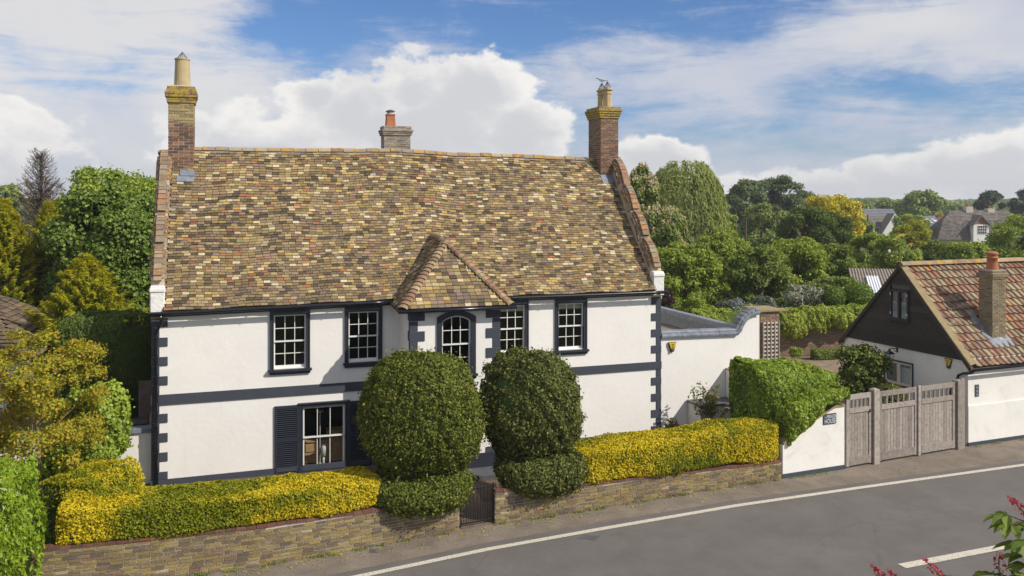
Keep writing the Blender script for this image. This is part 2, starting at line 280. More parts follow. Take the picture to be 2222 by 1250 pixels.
m, g = newmat('road_paint'); v = posvec(g); n1 = g.noise(v, 18, 6, .75); n2 = g.noise(v, 110, 3, .7)
c = g.mix(g.sm(g.m('ADD', g.m('MULTIPLY', n1, .7), g.m('MULTIPLY', n2, .3)), .50, .62), (.60, .54, .43), (.19, .165, .14)); finish(g, c, .8, n2, .4, .004, .2)
m, g = newmat('turf'); v = posvec(g); c = g.ramp(g.noise(v, .35, 6, .65), [(.3, (.07, .085, .025)), (.55, (.115, .125, .035)), (.75, (.17, .155, .06))]); finish(g, c, .95, g.noise(v, 12, 4), .8, .03, .1)
m, g = newmat('drive'); v = posvec(g); bt = g.n('ShaderNodeTexBrick'); g.put(bt.inputs['Vector'], v); bt.inputs['Scale'].default_value = 2.4
bt.inputs['Color1'].default_value = (.25, .18, .13, 1); bt.inputs['Color2'].default_value = (.32, .23, .16, 1); bt.inputs['Mortar'].default_value = (.16, .12, .09, 1); bt.inputs['Mortar Size'].default_value = .02
finish(g, g.mix(1.0, bt.outputs[0], g.ramp(g.noise(v, 2, 6), [(.3, .7), (.7, 1.2)]), 'MULTIPLY'), .9, g.noise(v, 40, 3), .4, .01, .2)
M = MATS
# ---------------------------------------------------------------- building helpers
def tag(o, label=None, cat=None, group=None, kind=None):
    if label: o['label'] = label
    if cat: o['category'] = cat
    if group: o['group'] = group
    if kind: o['kind'] = kind
    return o
def link(name, data, mat=None, parent=None):
    o = bpy.data.objects.new(name, data); COL.objects.link(o)
    if mat is not None and data is not None and not data.materials: data.materials.append(M[mat] if isinstance(mat, str) else mat)
    if parent is not None: o.parent = parent
    return o
def empty(name, loc=(0, 0, 0), rz=0, **k):
    o = link(name, None); o.location = loc; o.rotation_euler = (0, 0, rz); tag(o, **k); return o
def wm(o):
    m = Matrix.LocRotScale(o.location, o.rotation_euler, o.scale)
    return wm(o.parent) @ m if o.parent else m
class MB:
    def __init__(s): s.V = []; s.F = []
    def raw(s, V, F):
        n = len(s.V); s.V += [tuple(v) for v in V]; s.F += [tuple(i+n for i in f) for f in F]; return s
    def box(s, x0, x1, y0, y1, z0, z1):
        return s.raw([(x0, y0, z0), (x1, y0, z0), (x1, y1, z0), (x0, y1, z0), (x0, y0, z1), (x1, y0, z1), (x1, y1, z1), (x0, y1, z1)],
                     [(0, 3, 2, 1), (4, 5, 6, 7), (0, 1, 5, 4), (1, 2, 6, 5), (2, 3, 7, 6), (3, 0, 4, 7)])
    def quad(s, a, b, c, d): return s.raw([a, b, c, d], [(0, 1, 2, 3)])
    def tube(s, pts, r, n=8, cap=True):
        pts = [Vector(p) for p in pts]; R = r if hasattr(r, '__len__') else [r]*len(pts); base = len(s.V)
        up = Vector((.13, .07, 1))
        for i, p in enumerate(pts):
            d = (pts[min(i+1, len(pts)-1)]-pts[max(i-1, 0)]).normalized()
            a = d.cross(up if abs(d.dot(up)) < .95 else Vector((1, 0, 0))).normalized(); b = d.cross(a)
            for k in range(n):
                t = 2*math.pi*k/n; s.V.append(tuple(p+(a*math.cos(t)+b*math.sin(t))*R[i]))
        for i in range(len(pts)-1):
            for k in range(n):
                k2 = (k+1) % n; s.F.append((base+i*n+k, base+i*n+k2, base+(i+1)*n+k2, base+(i+1)*n+k))
        if cap: s.F.append(tuple(base+k for k in range(n))); s.F.append(tuple(base+(len(pts)-1)*n+k for k in reversed(range(n))))
        return s
    def lathe(s, cx, cy, prof, n=16, sq=0):
        base = len(s.V)
        for r, z in prof:
            for k in range(n):
                t = 2*math.pi*(k+sq)/n; s.V.append((cx+r*math.cos(t), cy+r*math.sin(t), z))
        for i in range(len(prof)-1):
            for k in range(n):
                k2 = (k+1) % n; s.F.append((base+i*n+k, base+i*n+k2, base+(i+1)*n+k2, base+(i+1)*n+k))
        s.F.append(tuple(base+k for k in reversed(range(n)))); s.F.append(tuple(base+(len(prof)-1)*n+k for k in range(n))); return s
    def prism(s, poly, y0, y1):            # poly in (x,z), extruded along y
        n = len(poly); b = len(s.V)
        s.V += [(x, y0, z) for x, z in poly]+[(x, y1, z) for x, z in poly]
        s.F += [tuple(b+i for i in range(n)), tuple(b+n+i for i in reversed(range(n)))]
        s.F += [(b+i, b+(i+1) % n, b+n+(i+1) % n, b+n+i) for i in range(n)]; return s
    def prismx(s, poly, x0, x1):           # poly in (y,z), extruded along x
        n = len(poly); b = len(s.V)
        s.V += [(x0, y, z) for y, z in poly]+[(x1, y, z) for y, z in poly]
        s.F += [tuple(b+i for i in range(n)), tuple(b+n+i for i in reversed(range(n)))]
        s.F += [(b+i, b+(i+1) % n, b+n+(i+1) % n, b+n+i) for i in range(n)]; return s
    def mesh(s, name):
        me = bpy.data.meshes.new(name); me.from_pydata(s.V, [], s.F); me.update(); return me
    def build(s, name, mat, parent=None, smooth=False, bevel=0, **k):
        me = s.mesh(name)
        import bmesh
        bm = bmesh.new(); bm.from_mesh(me); bmesh.ops.recalc_face_normals(bm, faces=bm.faces)
        if bevel: bmesh.ops.bevel(bm, geom=bm.edges[:], offset=bevel, segments=1, affect='EDGES')
        bm.to_mesh(me); bm.free()
        if smooth: me.polygons.foreach_set('use_smooth', [True]*len(me.polygons))
        return tag(link(name, me, mat, parent), **k)
def box(name, mat, parent, *a, bevel=0, **k): return MB().box(*a).build(name, mat, parent, bevel=bevel, **k)
UB = MB().box(-.5, .5, -.5, .5, -.5, .5)
def pieces(name, base, mats, mat, parent, limit=300, ref=None):
    """alike pieces: the nearest ones (to where the photo was taken) as objects that share a mesh, the rest joined"""
    pm = wm(parent) if parent else Matrix(); eye = Vector((0, 0, CH))
    order = sorted(range(len(mats)), key=lambda i: ((pm @ mats[i].translation)-eye).length)
    me = base.mesh(name); me.materials.append(M[mat])
    for i in order[:limit]:
        o = bpy.data.objects.new(name, me); COL.objects.link(o); o.parent = parent; o.matrix_local = mats[i]
    rest = order[limit:]
    if rest:
        V = np.array(base.V); n = len(V); A = np.array([np.array(mats[i]) for i in rest])
        P = np.einsum('kij,nj->kni', A[:, :3, :3], V)+A[:, None, :3, 3]
        b = MB(); b.V = [tuple(p) for p in P.reshape(-1, 3)]
        b.F = [tuple(j+k*n for j in f) for k in range(len(rest)) for f in base.F]
        me2 = b.mesh(name); link(name, me2, mat, parent)['kind'] = 'stuff'
def TRS(p, x, y, z, s=(1, 1, 1)):          # frame with axes x,y,z at p
    m = Matrix.Identity(4)
    for i, (a, k) in enumerate(zip((x, y, z), s)):
        for j in range(3): m[j][i] = a[j]*k
    for j in range(3): m[j][3] = p[j]
    return m
def J(a): return random.uniform(-a, a)
def ray(px, py): return np.array([(px-1111)/F, 1.0, (HZ-py)/F])
def onplane(o, ang, px, py, y=0.0):        # photo point -> (local x, z) on the upright plane local y = y of a frame
    u = np.array([math.cos(ang), math.sin(ang)]); n = np.array([-math.sin(ang), math.cos(ang)])
    r = ray(px, py); q = np.array(o[:2])+n*y; s = q.dot(n)/r[:2].dot(n); p = r[:2]*s
    return float((p-q).dot(u)), float(CH+r[2]*s)
def ground(px, py, z=0.0):
    Y = (CH-z)*F/(py-HZ); return (px-1111)/F*Y, Y
def at(px, py, Y): return ((px-1111)/F*Y, Y, CH-(py-HZ)/F*Y)
# ---------------------------------------------------------------- ground, road, footway
def sheet(name, pts, z, mat, kind='structure'):
    b = MB(); b.raw([(x, y, z) for x, y in pts], [tuple(range(len(pts)))]); return b.build(name, mat, kind=kind)
sheet('ground', [(-3000, -1500), (3000, -1500), (3000, 4000), (-3000, 4000)], -.02, 'turf')
E = [(-40, 0), (-22, 10.2), (-12, 16.0), (-3.47, 20.42), (-.6, 21.95), (2.57, 23.38), (6.4, 25.05), (10.6, 26.62), (16.8, 28.85), (24, 31.2), (40, 35.5), (90, 46)]
def off(path, d):
    out = []
    for i, p in enumerate(path):
        a = Vector(path[max(i-1, 0)]); b = Vector(path[min(i+1, len(path)-1)]); t = (b-a).normalized(); out.append((p[0]+t.y*d, p[1]-t.x*d))
    return out
def strip(name, path, d0, d1, z, mat, kind='structure'):
    A, B = off(path, d0), off(path, d1); b = MB(); n = len(path)
    b.raw([(x, y, z) for x, y in A]+[(x, y, z) for x, y in B], [(i, i+1, n+i+1, n+i) for i in range(n-1)]); return b.build(name, mat, kind=kind)
strip('road', E, -.4, 10.2, -.004, 'asphalt')
strip('pavement', E, -9, -.38, 0.0, 'footway')
strip('far_pavement', E, 10.15, 12, 0.0, 'footway')
strip('road_edge_line', E, -.095, .09, .004, 'road_paint')
x0, y0 = ground(1957, 1229); x1, y1 = ground(2222, 1178)
d = Vector((x1-x0, y1-y0)).normalized()
for k in range(-3, 3):
    a = Vector((x0, y0))+d*(k*9.0); sheet('road_centre_dash', [tuple(a+Vector((d.y, -d.x))*w+d*l) for l, w in ((0, -.13), (4.6, -.13), (4.6, .13), (0, .13))], .008, 'road_paint')
sheet('garden_ground', [(-9.7, 21.6), (-2, 24.2), (-2, 24.9), (8, 28.6), (8, 33.5), (-10.5, 27)], .012, 'earth')
sheet('driveway', [(9.0, 28.2), (16.4, 31.3), (13.9, 36.8), (24, 41), (24, 50.6), (15.5, 48.4), (9, 48.6), (8.4, 34.5)], .016, 'drive')
# ================================================================ THE HOUSE
HO = (-10.99, 26.75, 0); HA = math.atan2(.3123, .95)
house = empty('house', HO, HA, label='large white rendered house with steep mottled tile roof and dark corner quoins', cat='house')
def fac(px, py, y=0.0): return onplane(HO, HA, px, py, y)
L_ = 17.3; DEP = 8.0; EZ = 5.14
def hworld(p): 
    c, s = math.cos(HA), math.sin(HA); return (HO[0]+p[0]*c-p[1]*s, HO[1]+p[0]*s+p[1]*c, p[2])
# ridge line read at the ridge plane
_rp = [fac(px, py+5, 4.0) for px, py in ((425, 318), (560, 321), (700, 322), (860, 322), (920, 326), (980, 331), (1100, 333), (1200, 338), (1290, 341))]
RX = [a for a, b in _rp]; RZ = [b for a, b in _rp]
def ridgez(t): return float(np.interp(t, RX, RZ))
_ep = [fac(px, py, -.25) for px, py in ((345, 676), (540, 666), (857, 650), (1089, 643), (1200, 639), (1300, 635), (1430, 630))]
EXs = [a for a, b in _ep]; EZs = [b for a, b in _ep]
def eavez(t): return float(np.interp(t, EXs, EZs))
def RP(t, s):                              # point of the main roof surface; s 0 at eave .. 1 at ridge
    sag = -.10*math.sin(math.pi*s)+.022*math.sin(t*1.3+s*5)*math.sin(s*3.1)+.018*math.sin(t*2.7-s*7)
    return Vector((t, -.25+4.25*s, eavez(t)*(1-s)+ridgez(t)*s+sag))
# --- walls with real openings
W1 = (fac(594, 684)[0], fac(664, 684)[0], fac(594, 800)[1], fac(594, 684)[1])
W2 = (fac(756, 677)[0], fac(821, 677)[0], fac(756, 785)[1], fac(757, 677)[1])
W4 = (fac(1211, 659)[0], fac(1266, 657)[0], fac(1211, 758.8)[1], fac(1212, 658.8)[1])
w4w = W4[1]-W4[0]; t3 = fac(1139, 659)[0]; W3 = (t3-w4w, t3, W4[2], W4[3])
G1 = (fac(657, 884)[0], fac(748, 884)[0], fac(657, 1017.6)[1], fac(658, 884)[1])
g1w = G1[1]-G1[0]; shR = fac(1258, 900)[0]; SW = fac(655, 900)[0]-fac(601, 900)[0]
G2 = (shR-SW-.12-g1w, shR-SW-.12, G1[2], G1[3])
print('WIN', [tuple(round(v, 2) for v in w) for w in (W1, W2, W3, W4, G1, G2)], 'SW', SW)
def holed(b, x0, x1, z0, z1, holes, y, depth=.20, yb=None):
    xs = sorted({x0, x1, *[h[0] for h in holes], *[h[1] for h in holes]}); zs = sorted({z0, z1, *[h[2] for h in holes], *[h[3] for h in holes]})
    fx = []
    for a, c in zip(xs[:-1], xs[1:]):      # subdivide a little so render relief is not one huge face
        fx.append((a, c))
    for a, c in fx:
        for e, f in zip(zs[:-1], zs[1:]):
            mx_, mz = (a+c)/2, (e+f)/2
            if any(h[0] < mx_ < h[1] and h[2] < mz < h[3] for h in holes): continue
            b.quad((a, y, e), (c, y, e), (c, y, f), (a, y, f))
    for h in holes:
        a, c, e, f = h; d_ = y+depth
        b.quad((a, y, e), (a, y, f), (a, d_, f), (a, d_, e)); b.quad((c, y, e), (c, d_, e), (c, d_, f), (c, y, f))
        b.quad((a, y, f), (c, y, f), (c, d_, f), (a, d_, f)); b.quad((a, y, e), (a, d_, e), (c, d_, e), (c, y, e))
b = MB(); holed(b, 0, L_, -.1, EZ+.12, [W1, W2, W3, W4, G1, G2], 0)
wall = b.build('wall', 'white_render', house)
b = MB(); b.quad((0, 0, -.1), (0, DEP, -.1), (0, DEP, EZ+.12), (0, 0, EZ+.12)); b.quad((L_, 0, -.1), (L_, 0, EZ+.12), (L_, DEP, EZ+.12), (L_, DEP, -.1)); b.quad((0, DEP, -.1), (L_, DEP, -.1), (L_, DEP, EZ), (0, DEP, EZ))
b.build('side_and_rear_wall', 'white_render', house)
# --- quoins
qz = [fac(345.6, y)[1] for y in (732.5, 774.5, 816, 898, 940, 981, 1023)]
qh = (fac(345.6, 732.5)[1]-fac(345.6, 752.5)[1])
NB = fac(346, 800)[0]; WB = fac(364, 800)[0]
def corner_blocks(xc, sgn, zt, zb, wb, wn, hb, pitch, y=0.0, gap=.012, side=True, start=True, yd=.25, skip=None):
    """alternate wide and narrow blocks down a corner; sgn +1 = wall runs to +x"""
    z = zt; k = 0
    while z > zb+.05:
        hh = hb if (k % 2 == 0) == start else pitch-hb
        z2 = max(z-hh, zb)
        if not (skip and skip[0] < (z+z2)/2 < skip[1]):
            wide = ((k % 2 == 0) == start); w = wb if wide else wn; pr = .030 if wide else .024
            a, c = (xc-pr, xc+w) if sgn > 0 else (xc-w, xc+pr)
            box('quoin', 'navy_band', house, a, c, y-pr, y+(yd if wide else yd+.1), z2+gap/2, z-gap/2, bevel=.006)
        z = z2; k += 1
pitch = (qz[0]-qz[1])
bandT = fac(345.6, 857)[1]; bandB = fac(345.6, 879)[1]; plT = fac(345.6, 1041)[1]
print('qh', qh, 'pitch', pitch, 'band', bandT, bandB, fac(1432, 784)[1], fac(1432, 800)[1], 'pl', plT, fac(1434, 933)[1])
corner_blocks(0, 1, qz[0]+pitch, bandT, WB, NB, qh, pitch); corner_blocks(0, 1, qz[3]+(pitch-qh)+0.0, plT, WB, NB, qh, pitch, start=False)
bR = (fac(1432, 784)[1], fac(1432, 800)[1]); plR = fac(1434, 933)[1]
q2 = fac(1425, 679)[1]; q2h = q2-fac(1425, 696)[1]; p2 = q2-fac(1425, 714)[1]; wb2 = L_-fac(1413, 700)[0]; wn2 = L_-fac(1423.5, 700)[0]
corner_blocks(L_, -1, q2+p2, bR[0], wb2, wn2, q2h, p2); corner_blocks(L_, -1, bR[1], plR, wb2, wn2, q2h, p2, start=False)
# --- string course and plinth (both creep upward a touch to the right, as the old walls do)
def bandbox(name, x0, x1, z0a, z1a, z0b, z1b, pr, parent=house, y=0.0, mat='navy_band'):
    b = MB(); A = [(x0, y-pr, z0a), (x1, y-pr, z0b), (x1, y-pr, z1b), (x0, y-pr, z1a)]; B = [(x, y+.02, z) for x, _, z in A]
    b.raw(A+B, [(0, 1, 2, 3), (4, 7, 6, 5), (0, 4, 5, 1), (1, 5, 6, 2), (2, 6, 7, 3), (3, 7, 4, 0)]); return b.build(name, mat, parent)
PX0, PX1, PYF = 7.63, 10.57, -1.75
def lerp(a, c, t): return a+(c-a)*t
def bz(t): return lerp(bandB, bR[1], t/L_), lerp(bandT, bR[0], t/L_)
for a, c in ((-.036, PX0-.002), (PX1+.002, L_+.036)): bandbox('string_course', a, c, *bz(a), *bz(c), .040)
def pz(t): return -.1, lerp(plT, plR, t/L_)
for a, c in ((-.05, PX0-.002), (PX1+.002, L_+.05)): bandbox('plinth', a, c, *pz(a), *pz(c), .055)
box('side_plinth', 'navy_band', house, -.05, 0, 0.0, 2.0, -.1, plT)
# --- frieze board under the eaves
for a, c in ((-.03, PX0-.28), (PX1+.30, L_+.03)):
    b = MB(); n = 12
    for k in range(n):
        t0, t1 = lerp(a, c, k/n), lerp(a, c, (k+1)/n); e0, e1 = eavez(t0), eavez(t1)
        b.raw([(t0, -.09, e0-.20), (t1, -.09, e1-.20), (t1, -.09, e1-.02), (t0, -.09, e0-.02), (t0, .01, e0-.20), (t1, .01, e1-.20), (t1, .01, e1), (t0, .01, e0)], [(0, 1, 2, 3), (0, 4, 5, 1), (2, 6, 7, 3)])
    b.build('frieze_board', 'navy_paint', house)
# gutters
def gutter(pts, name='gutter', parent=house, r=.062):
    return MB().tube(pts, r, 10).build(name, 'black_gloss', parent, smooth=True)
gutter([(t, -.33, eavez(t)-.065) for t in np.linspace(-.05, 7.33, 12)]); gutter([(t, -.33, eavez(t)-.065) for t in np.linspace(10.9, L_+.12, 12)])
for t in np.linspace(.4, 7.1, 9): box('gutter_bracket', 'black_gloss', house, t-.012, t+.012, -.36, -.085, eavez(t)-.16, eavez(t)-.125)
for t in np.linspace(11.2, 17.1, 8): box('gutter_bracket', 'black_gloss', house, t-.012, t+.012, -.36, -.085, eavez(t)-.16, eavez(t)-.125)
# downpipe at the left corner
dp = fac(340, 800)[0]
MB().tube([(.28, -.33, eavez(.3)-.12), (.28, -.30, eavez(.3)-.26), (.26, -.24, eavez(.3)-.36), (dp, -.12, eavez(.3)-.62), (dp, -.10, eavez(.3)-.75), (dp, -.10, .05)], .052, 10).build('downpipe', 'black_gloss', house, smooth=True)
for z in (4.55, 3.35, 1.75): MB().lathe(dp, -.10, [(.068, z-.035), (.072, z), (.068, z+.035)], 12).build('pipe_collar', 'black_gloss', house)
# --- sash windows
def sash_window(par, w, cols, rows, y=0.0, sur=.13, sill=True, surtop=.13, blind=0, arch=0, top_to=None, slim=.045, curtain=False):
    x0, x1, z0, z1 = w; xm = (x0+x1)/2; mz = (z0+z1)/2
    if arch:                               # architrave that follows the segmental head
        def arc(r_, hw): return [(xm+hw*math.sin(a), z1-arch*(1-math.cos(a*0)) + 0) for a in ()]
        N = 14; hw = (x1-x0)/2
        def head(hw, zt, rise): return [(xm-hw+2*hw*k/N, zt-rise*(2*k/N-1)**2) for k in range(N+1)]
        inn = head(hw, z1, arch); out = head(hw+sur, z1+sur, arch+.03)
        b = MB()
        def ring(I, O, y0, y1):
            P = [(x0, z0-.02)]+I+[(x1, z0-.02)]; Q = [(x0-sur, z0-.02)]+O+[(x1+sur, z0-.02)]; n = len(P); base = len(b.V)
            for (X, Z) in P: b.V.append((X, y0, Z))
            for (X, Z) in Q: b.V.append((X, y0, Z))
            for (X, Z) in P: b.V.append((X, y1, Z))
            for (X, Z) in Q: b.V.append((X, y1, Z))
            for k in range(n-1):
                b.F += [(base+k, base+k+1, base+n+k+1, base+n+k), (base+n+k, base+n+k+1, base+3*n+k+1, base+3*n+k), (base+k, base+2*n+k, base+2*n+k+1, base+k+1)]
        ring(inn, out, y-.055, y+.12)
        win = b.build('window', 'navy_paint', par)
        # spandrels that fill the square opening above the arch
        b = MB(); P = head(hw, z1, arch); 
        for k in range(N): b.quad((P[k][0], y+.13, P[k][1]), (P[k+1][0], y+.13, P[k+1][1]), (P[k+1][0], y+.13, z1+.2), (P[k][0], y+.13, z1+.2))
        b.build('window_head', 'navy_paint', win)
    else:
        b = MB(); tt = z1+surtop if top_to is None else top_to
        b.box(x0-sur, x0, y-.045, y+.10, z0-.03, tt); b.box(x1, x1+sur, y-.045, y+.10, z0-.03, tt); b.box(x0, x1, y-.045, y+.10, z1, tt)
        b.box(x0-sur-.0, x0-sur+.04, y-.065, y-.046, z0-.03, tt); b.box(x1+sur-.04, x1+sur, y-.065, y-.046, z0-.03, tt)
        b.box(x0-.035, x0+.002, y-.060, y-.046, z0-.03, z1+.03); b.box(x1-.002, x1+.035, y-.060, y-.046, z0-.03, z1+.03)
        win = b.build('window', 'navy_paint', par)
    if sill:
        b = MB().box(x0-sur-.05, x1+sur+.05, y-.14, y+.08, z0-.10, z0-.03); b.box(x0-sur-.01, x1+sur+.01, y-.10, y+.07, z0-.15, z0-.102); b.box(x0-sur, x1+sur, y-.07, y+.06, z0-.19, z0-.152)
        b.build('window_sill', 'navy_paint', win)
    # upper sash outside, lower sash set back
    for (za, zb, yy, nm) in ((mz-.025, z1, y+.035, 'upper_sash'), (z0, mz+.02, y+.085, 'lower_sash')):
        st = slim; bot = .075 if nm == 'lower_sash' else .045; b = MB()
        b.box(x0, x0+st, yy, yy+.04, za, zb); b.box(x1-st, x1, yy, yy+.04, za, zb); b.box(x0+st, x1-st, yy, yy+.04, za, za+bot); b.box(x0+st, x1-st, yy, yy+.04, zb-st, zb)
        if arch and nm == 'upper_sash':
            P = head((x1-x0)/2, z1, arch)
            for k in range(N): b.raw([(P[k][0], yy-.004, P[k][1]-st), (P[k+1][0], yy-.004, P[k+1][1]-st), (P[k+1][0], yy-.004, P[k+1][1]+.01), (P[k][0], yy-.004, P[k][1]+.01), (P[k][0], yy+.03, P[k][1]-st), (P[k+1][0], yy+.03, P[k+1][1]-st)], [(0, 1, 2, 3), (0, 4, 5, 1)])
        b.build(nm, 'white_paint', win)
        ia, ib, ja, jb = x0+st, x1-st, za+bot, zb-st
        bw = .022
        for i in range(1, cols): xx = lerp(ia, ib, i/cols); box('glazing_bar', 'white_paint', win, xx-bw/2, xx+bw/2, yy+.004, yy+.034, ja, jb)
        for j in range(1, rows): zz = lerp(ja, jb, j/rows); box('glazing_bar', 'white_paint', win, ia, ib, yy+.006, yy+.032, zz-bw/2, zz+bw/2)
        for i in range(cols):
            for j in range(rows):
                a, c = lerp(ia, ib, i/cols), lerp(ia, ib, (i+1)/cols); e, f = lerp(ja, jb, j/rows), lerp(ja, jb, (j+1)/rows); q = J(.003)
                MB().raw([(a, yy+.02+q, e), (c, yy+.02-q, e), (c, yy+.02-q+J(.003), f), (a, yy+.02+q, f)], [(0, 1, 2, 3)]).build('pane', 'glass', win)
    if blind: 
        b = MB().box(x0+.03, x1-.03, y+.15, y+.165, z1-blind, z1); 
        b.build('blind', 'blind', win)
    if curtain:
        for s_ in (0, 1):
            b = MB(); xa = x0 if s_ == 0 else x1-.16
            for k in range(4): b.box(xa+k*.04, xa+k*.04+.03, y+.17+.01*(k % 2), y+.19, z0, z1)
            b.build('curtain', 'curtain_reflection_grey', win)
    return win
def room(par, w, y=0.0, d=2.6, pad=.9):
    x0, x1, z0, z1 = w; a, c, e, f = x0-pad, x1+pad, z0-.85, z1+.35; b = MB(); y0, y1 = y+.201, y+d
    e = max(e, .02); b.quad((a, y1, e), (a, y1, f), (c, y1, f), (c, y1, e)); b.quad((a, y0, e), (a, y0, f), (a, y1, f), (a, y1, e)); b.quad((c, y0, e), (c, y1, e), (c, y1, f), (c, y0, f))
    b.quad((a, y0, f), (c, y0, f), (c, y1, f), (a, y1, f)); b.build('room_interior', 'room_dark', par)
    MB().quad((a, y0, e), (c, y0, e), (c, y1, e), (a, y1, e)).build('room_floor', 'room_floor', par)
for i, (w, t2) in enumerate(((W1, 0), (W2, 0), (W3, 1), (W4, 1))):
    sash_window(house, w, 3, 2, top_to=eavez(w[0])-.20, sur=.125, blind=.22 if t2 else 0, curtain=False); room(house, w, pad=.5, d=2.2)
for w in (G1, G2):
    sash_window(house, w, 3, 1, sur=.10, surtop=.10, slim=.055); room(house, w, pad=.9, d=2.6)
    box('window_hood', 'navy_paint', house, w[0]-.16, w[1]+.16, -.10, 0, w[3]+.10, w[3]+.15, bevel=.01)
    for sx in (-1, 1):                     # louvred shutters
        xa = w[0]-.11-SW if sx < 0 else w[1]+.11; xb = xa+SW; za, zb = w[2]-.13, w[3]+.10
        b = MB(); st = .085
        b.box(xa, xa+st, -.055, -.010, za, zb); b.box(xb-st, xb, -.055, -.010, za, zb)
        zm = (za+zb)/2
        for (q, r) in ((za, za+.11), (zm-.045, zm+.045), (zb-.10, zb)): b.box(xa+st, xb-st, -.055, -.010, q, r)
        shu = b.build('shutter', 'navy_paint', house)
        sb = MB(); sb.raw([(-.5, -.022, -.008), (.5, -.022, -.008), (.5, .018, .018), (-.5, .018, .018), (-.5, -.022, -.015), (.5, -.022, -.015), (.5, .018, .011), (-.5, .018, .011)], [(0, 1, 2, 3), (4, 7, 6, 5), (0, 4, 5, 1), (2, 6, 7, 3)])
        ms = []
        for q, r in ((za+.11, zm-.045), (zm+.045, zb-.10)):
            n = 15
            for k in range(n): ms.append(Matrix.Translation(((xa+xb)/2, -.034, lerp(q, r, (k+.5)/n))) @ Matrix.Diagonal((xb-xa-2*st, 1, 1, 1)))
        pieces('shutter_slat', sb, ms, 'navy_paint', shu); box('shutter_back', 'black_gloss', shu, xa+.02, xb-.02, -.008, -.004, za+.02, zb-.02)
# --- main roof
ms = []; NR = 60; tile = MB()
tile.raw([(-.5, -.5, .42), (.5, -.5, .42), (.5, 1.0, -.1), (-.5, 1.0, -.1), (-.5, -.5, 1), (.5, -.5, 1), (.5, 1.0, .3), (-.5, 1.0, .3)], [(4, 5, 6, 7), (0, 1, 5, 4), (1, 2, 6, 5), (3, 0, 4, 7)])
TW = .222
for r in range(NR):
    s0 = (r-.1)/NR; t = .34+(.5 if r % 2 else 0)*TW*1.0+J(.02)-(TW if r % 2 else 0)
    if r % 2: t = .34+TW*.25
    te = L_-.30
    while t < te-.05:
        w = TW+J(.018); w = min(w, te-t); tc_ = t+w/2; s_ = s0+J(.0012)
        p = RP(tc_, s_+.5/NR); X = (RP(tc_+.3, s_)-RP(tc_-.3, s_)).normalized(); Yv = (RP(tc_, s_+.02)-RP(tc_, s_-.02)).normalized(); Z = X.cross(Yv).normalized()
        rot = Matrix.Rotation(J(.018), 3, Z); X2 = rot @ X; Y2 = rot @ Yv; Z2 = X2.cross(Y2)
        p = p+Z*(.012+J(.004))
        ms.append(TRS(p, X2, Y2, Z2, (w-.012, .112, .050+J(.008)))); t += w
b = MB(); NX = 24; NY = 8
P = [[tuple(RP(lerp(.3, L_-.3, i/NX), j/NY)-Vector((0, 0, .035))) for i in range(NX+1)] for j in range(NY+1)]
for j in range(NY):
    for i in range(NX): b.quad(P[j][i], P[j][i+1], P[j+1][i+1], P[j+1][i])
for i in range(NX):                        # rear slope
    t0, t1 = lerp(.3, L_-.3, i/NX), lerp(.3, L_-.3, (i+1)/NX); b.quad((t0, 4, ridgez(t0)-.03), (t1, 4, ridgez(t1)-.03), (t1, DEP+.2, EZ), (t0, DEP+.2, EZ))
roof = b.build('roof', 'old_tile', house)
pieces('roof_tile', tile, ms, 'roof_clay', roof)
rt = MB(); n = 6                           # half-round ridge tile, length along x
for xx in (-.5, .5):
    for rr in (1.0, .86):
        for k in range(n+1): a = math.pi*(.06+.88*k/n); rt.V.append((xx, rr*math.cos(a)*.17, rr*math.sin(a)*.17-.05))
m1 = n+1
for k in range(n): rt.F += [(k, k+1, 2*m1+k+1, 2*m1+k), (k, m1+k, m1+k+1, k+1), (2*m1+k, 2*m1+k+1, 3*m1+k+1, 3*m1+k)]
ms = []; t = .9
while t < L_-1.35:
    w = .44+J(.02); zc = ridgez(t+w/2); X = Vector((1, 0, (ridgez(t+w)-ridgez(t))/w)).normalized(); ms.append(TRS((t+w/2, 4.0, zc-.03+J(.008)), X, Vector((0, 1, 0)), X.cross(Vector((0, 1, 0))), (w-.02, 1+J(.04), 1+J(.06)))); t += w
pieces('ridge_tile', rt, ms, 'ridge_clay', roof)
b = MB()
for i in range(40): t0, t1 = lerp(.8, L_-1.2, i/40), lerp(.8, L_-1.2, (i+1)/40); b.raw([(t0, 3.86, ridgez(t0)-.11), (t1, 3.86, ridgez(t1)-.11), (t1, 3.95, ridgez(t1)+.075), (t0, 3.95, ridgez(t0)+.075), (t1, 4.05, ridgez(t1)+.075), (t0, 4.05, ridgez(t0)+.075), (t1, 4.14, ridgez(t1)-.11), (t0, 4.14, ridgez(t0)-.11)], [(0, 1, 2, 3), (3, 2, 4, 5), (5, 4, 6, 7)])
b.build('ridge_mortar', 'pale_mortar', roof)
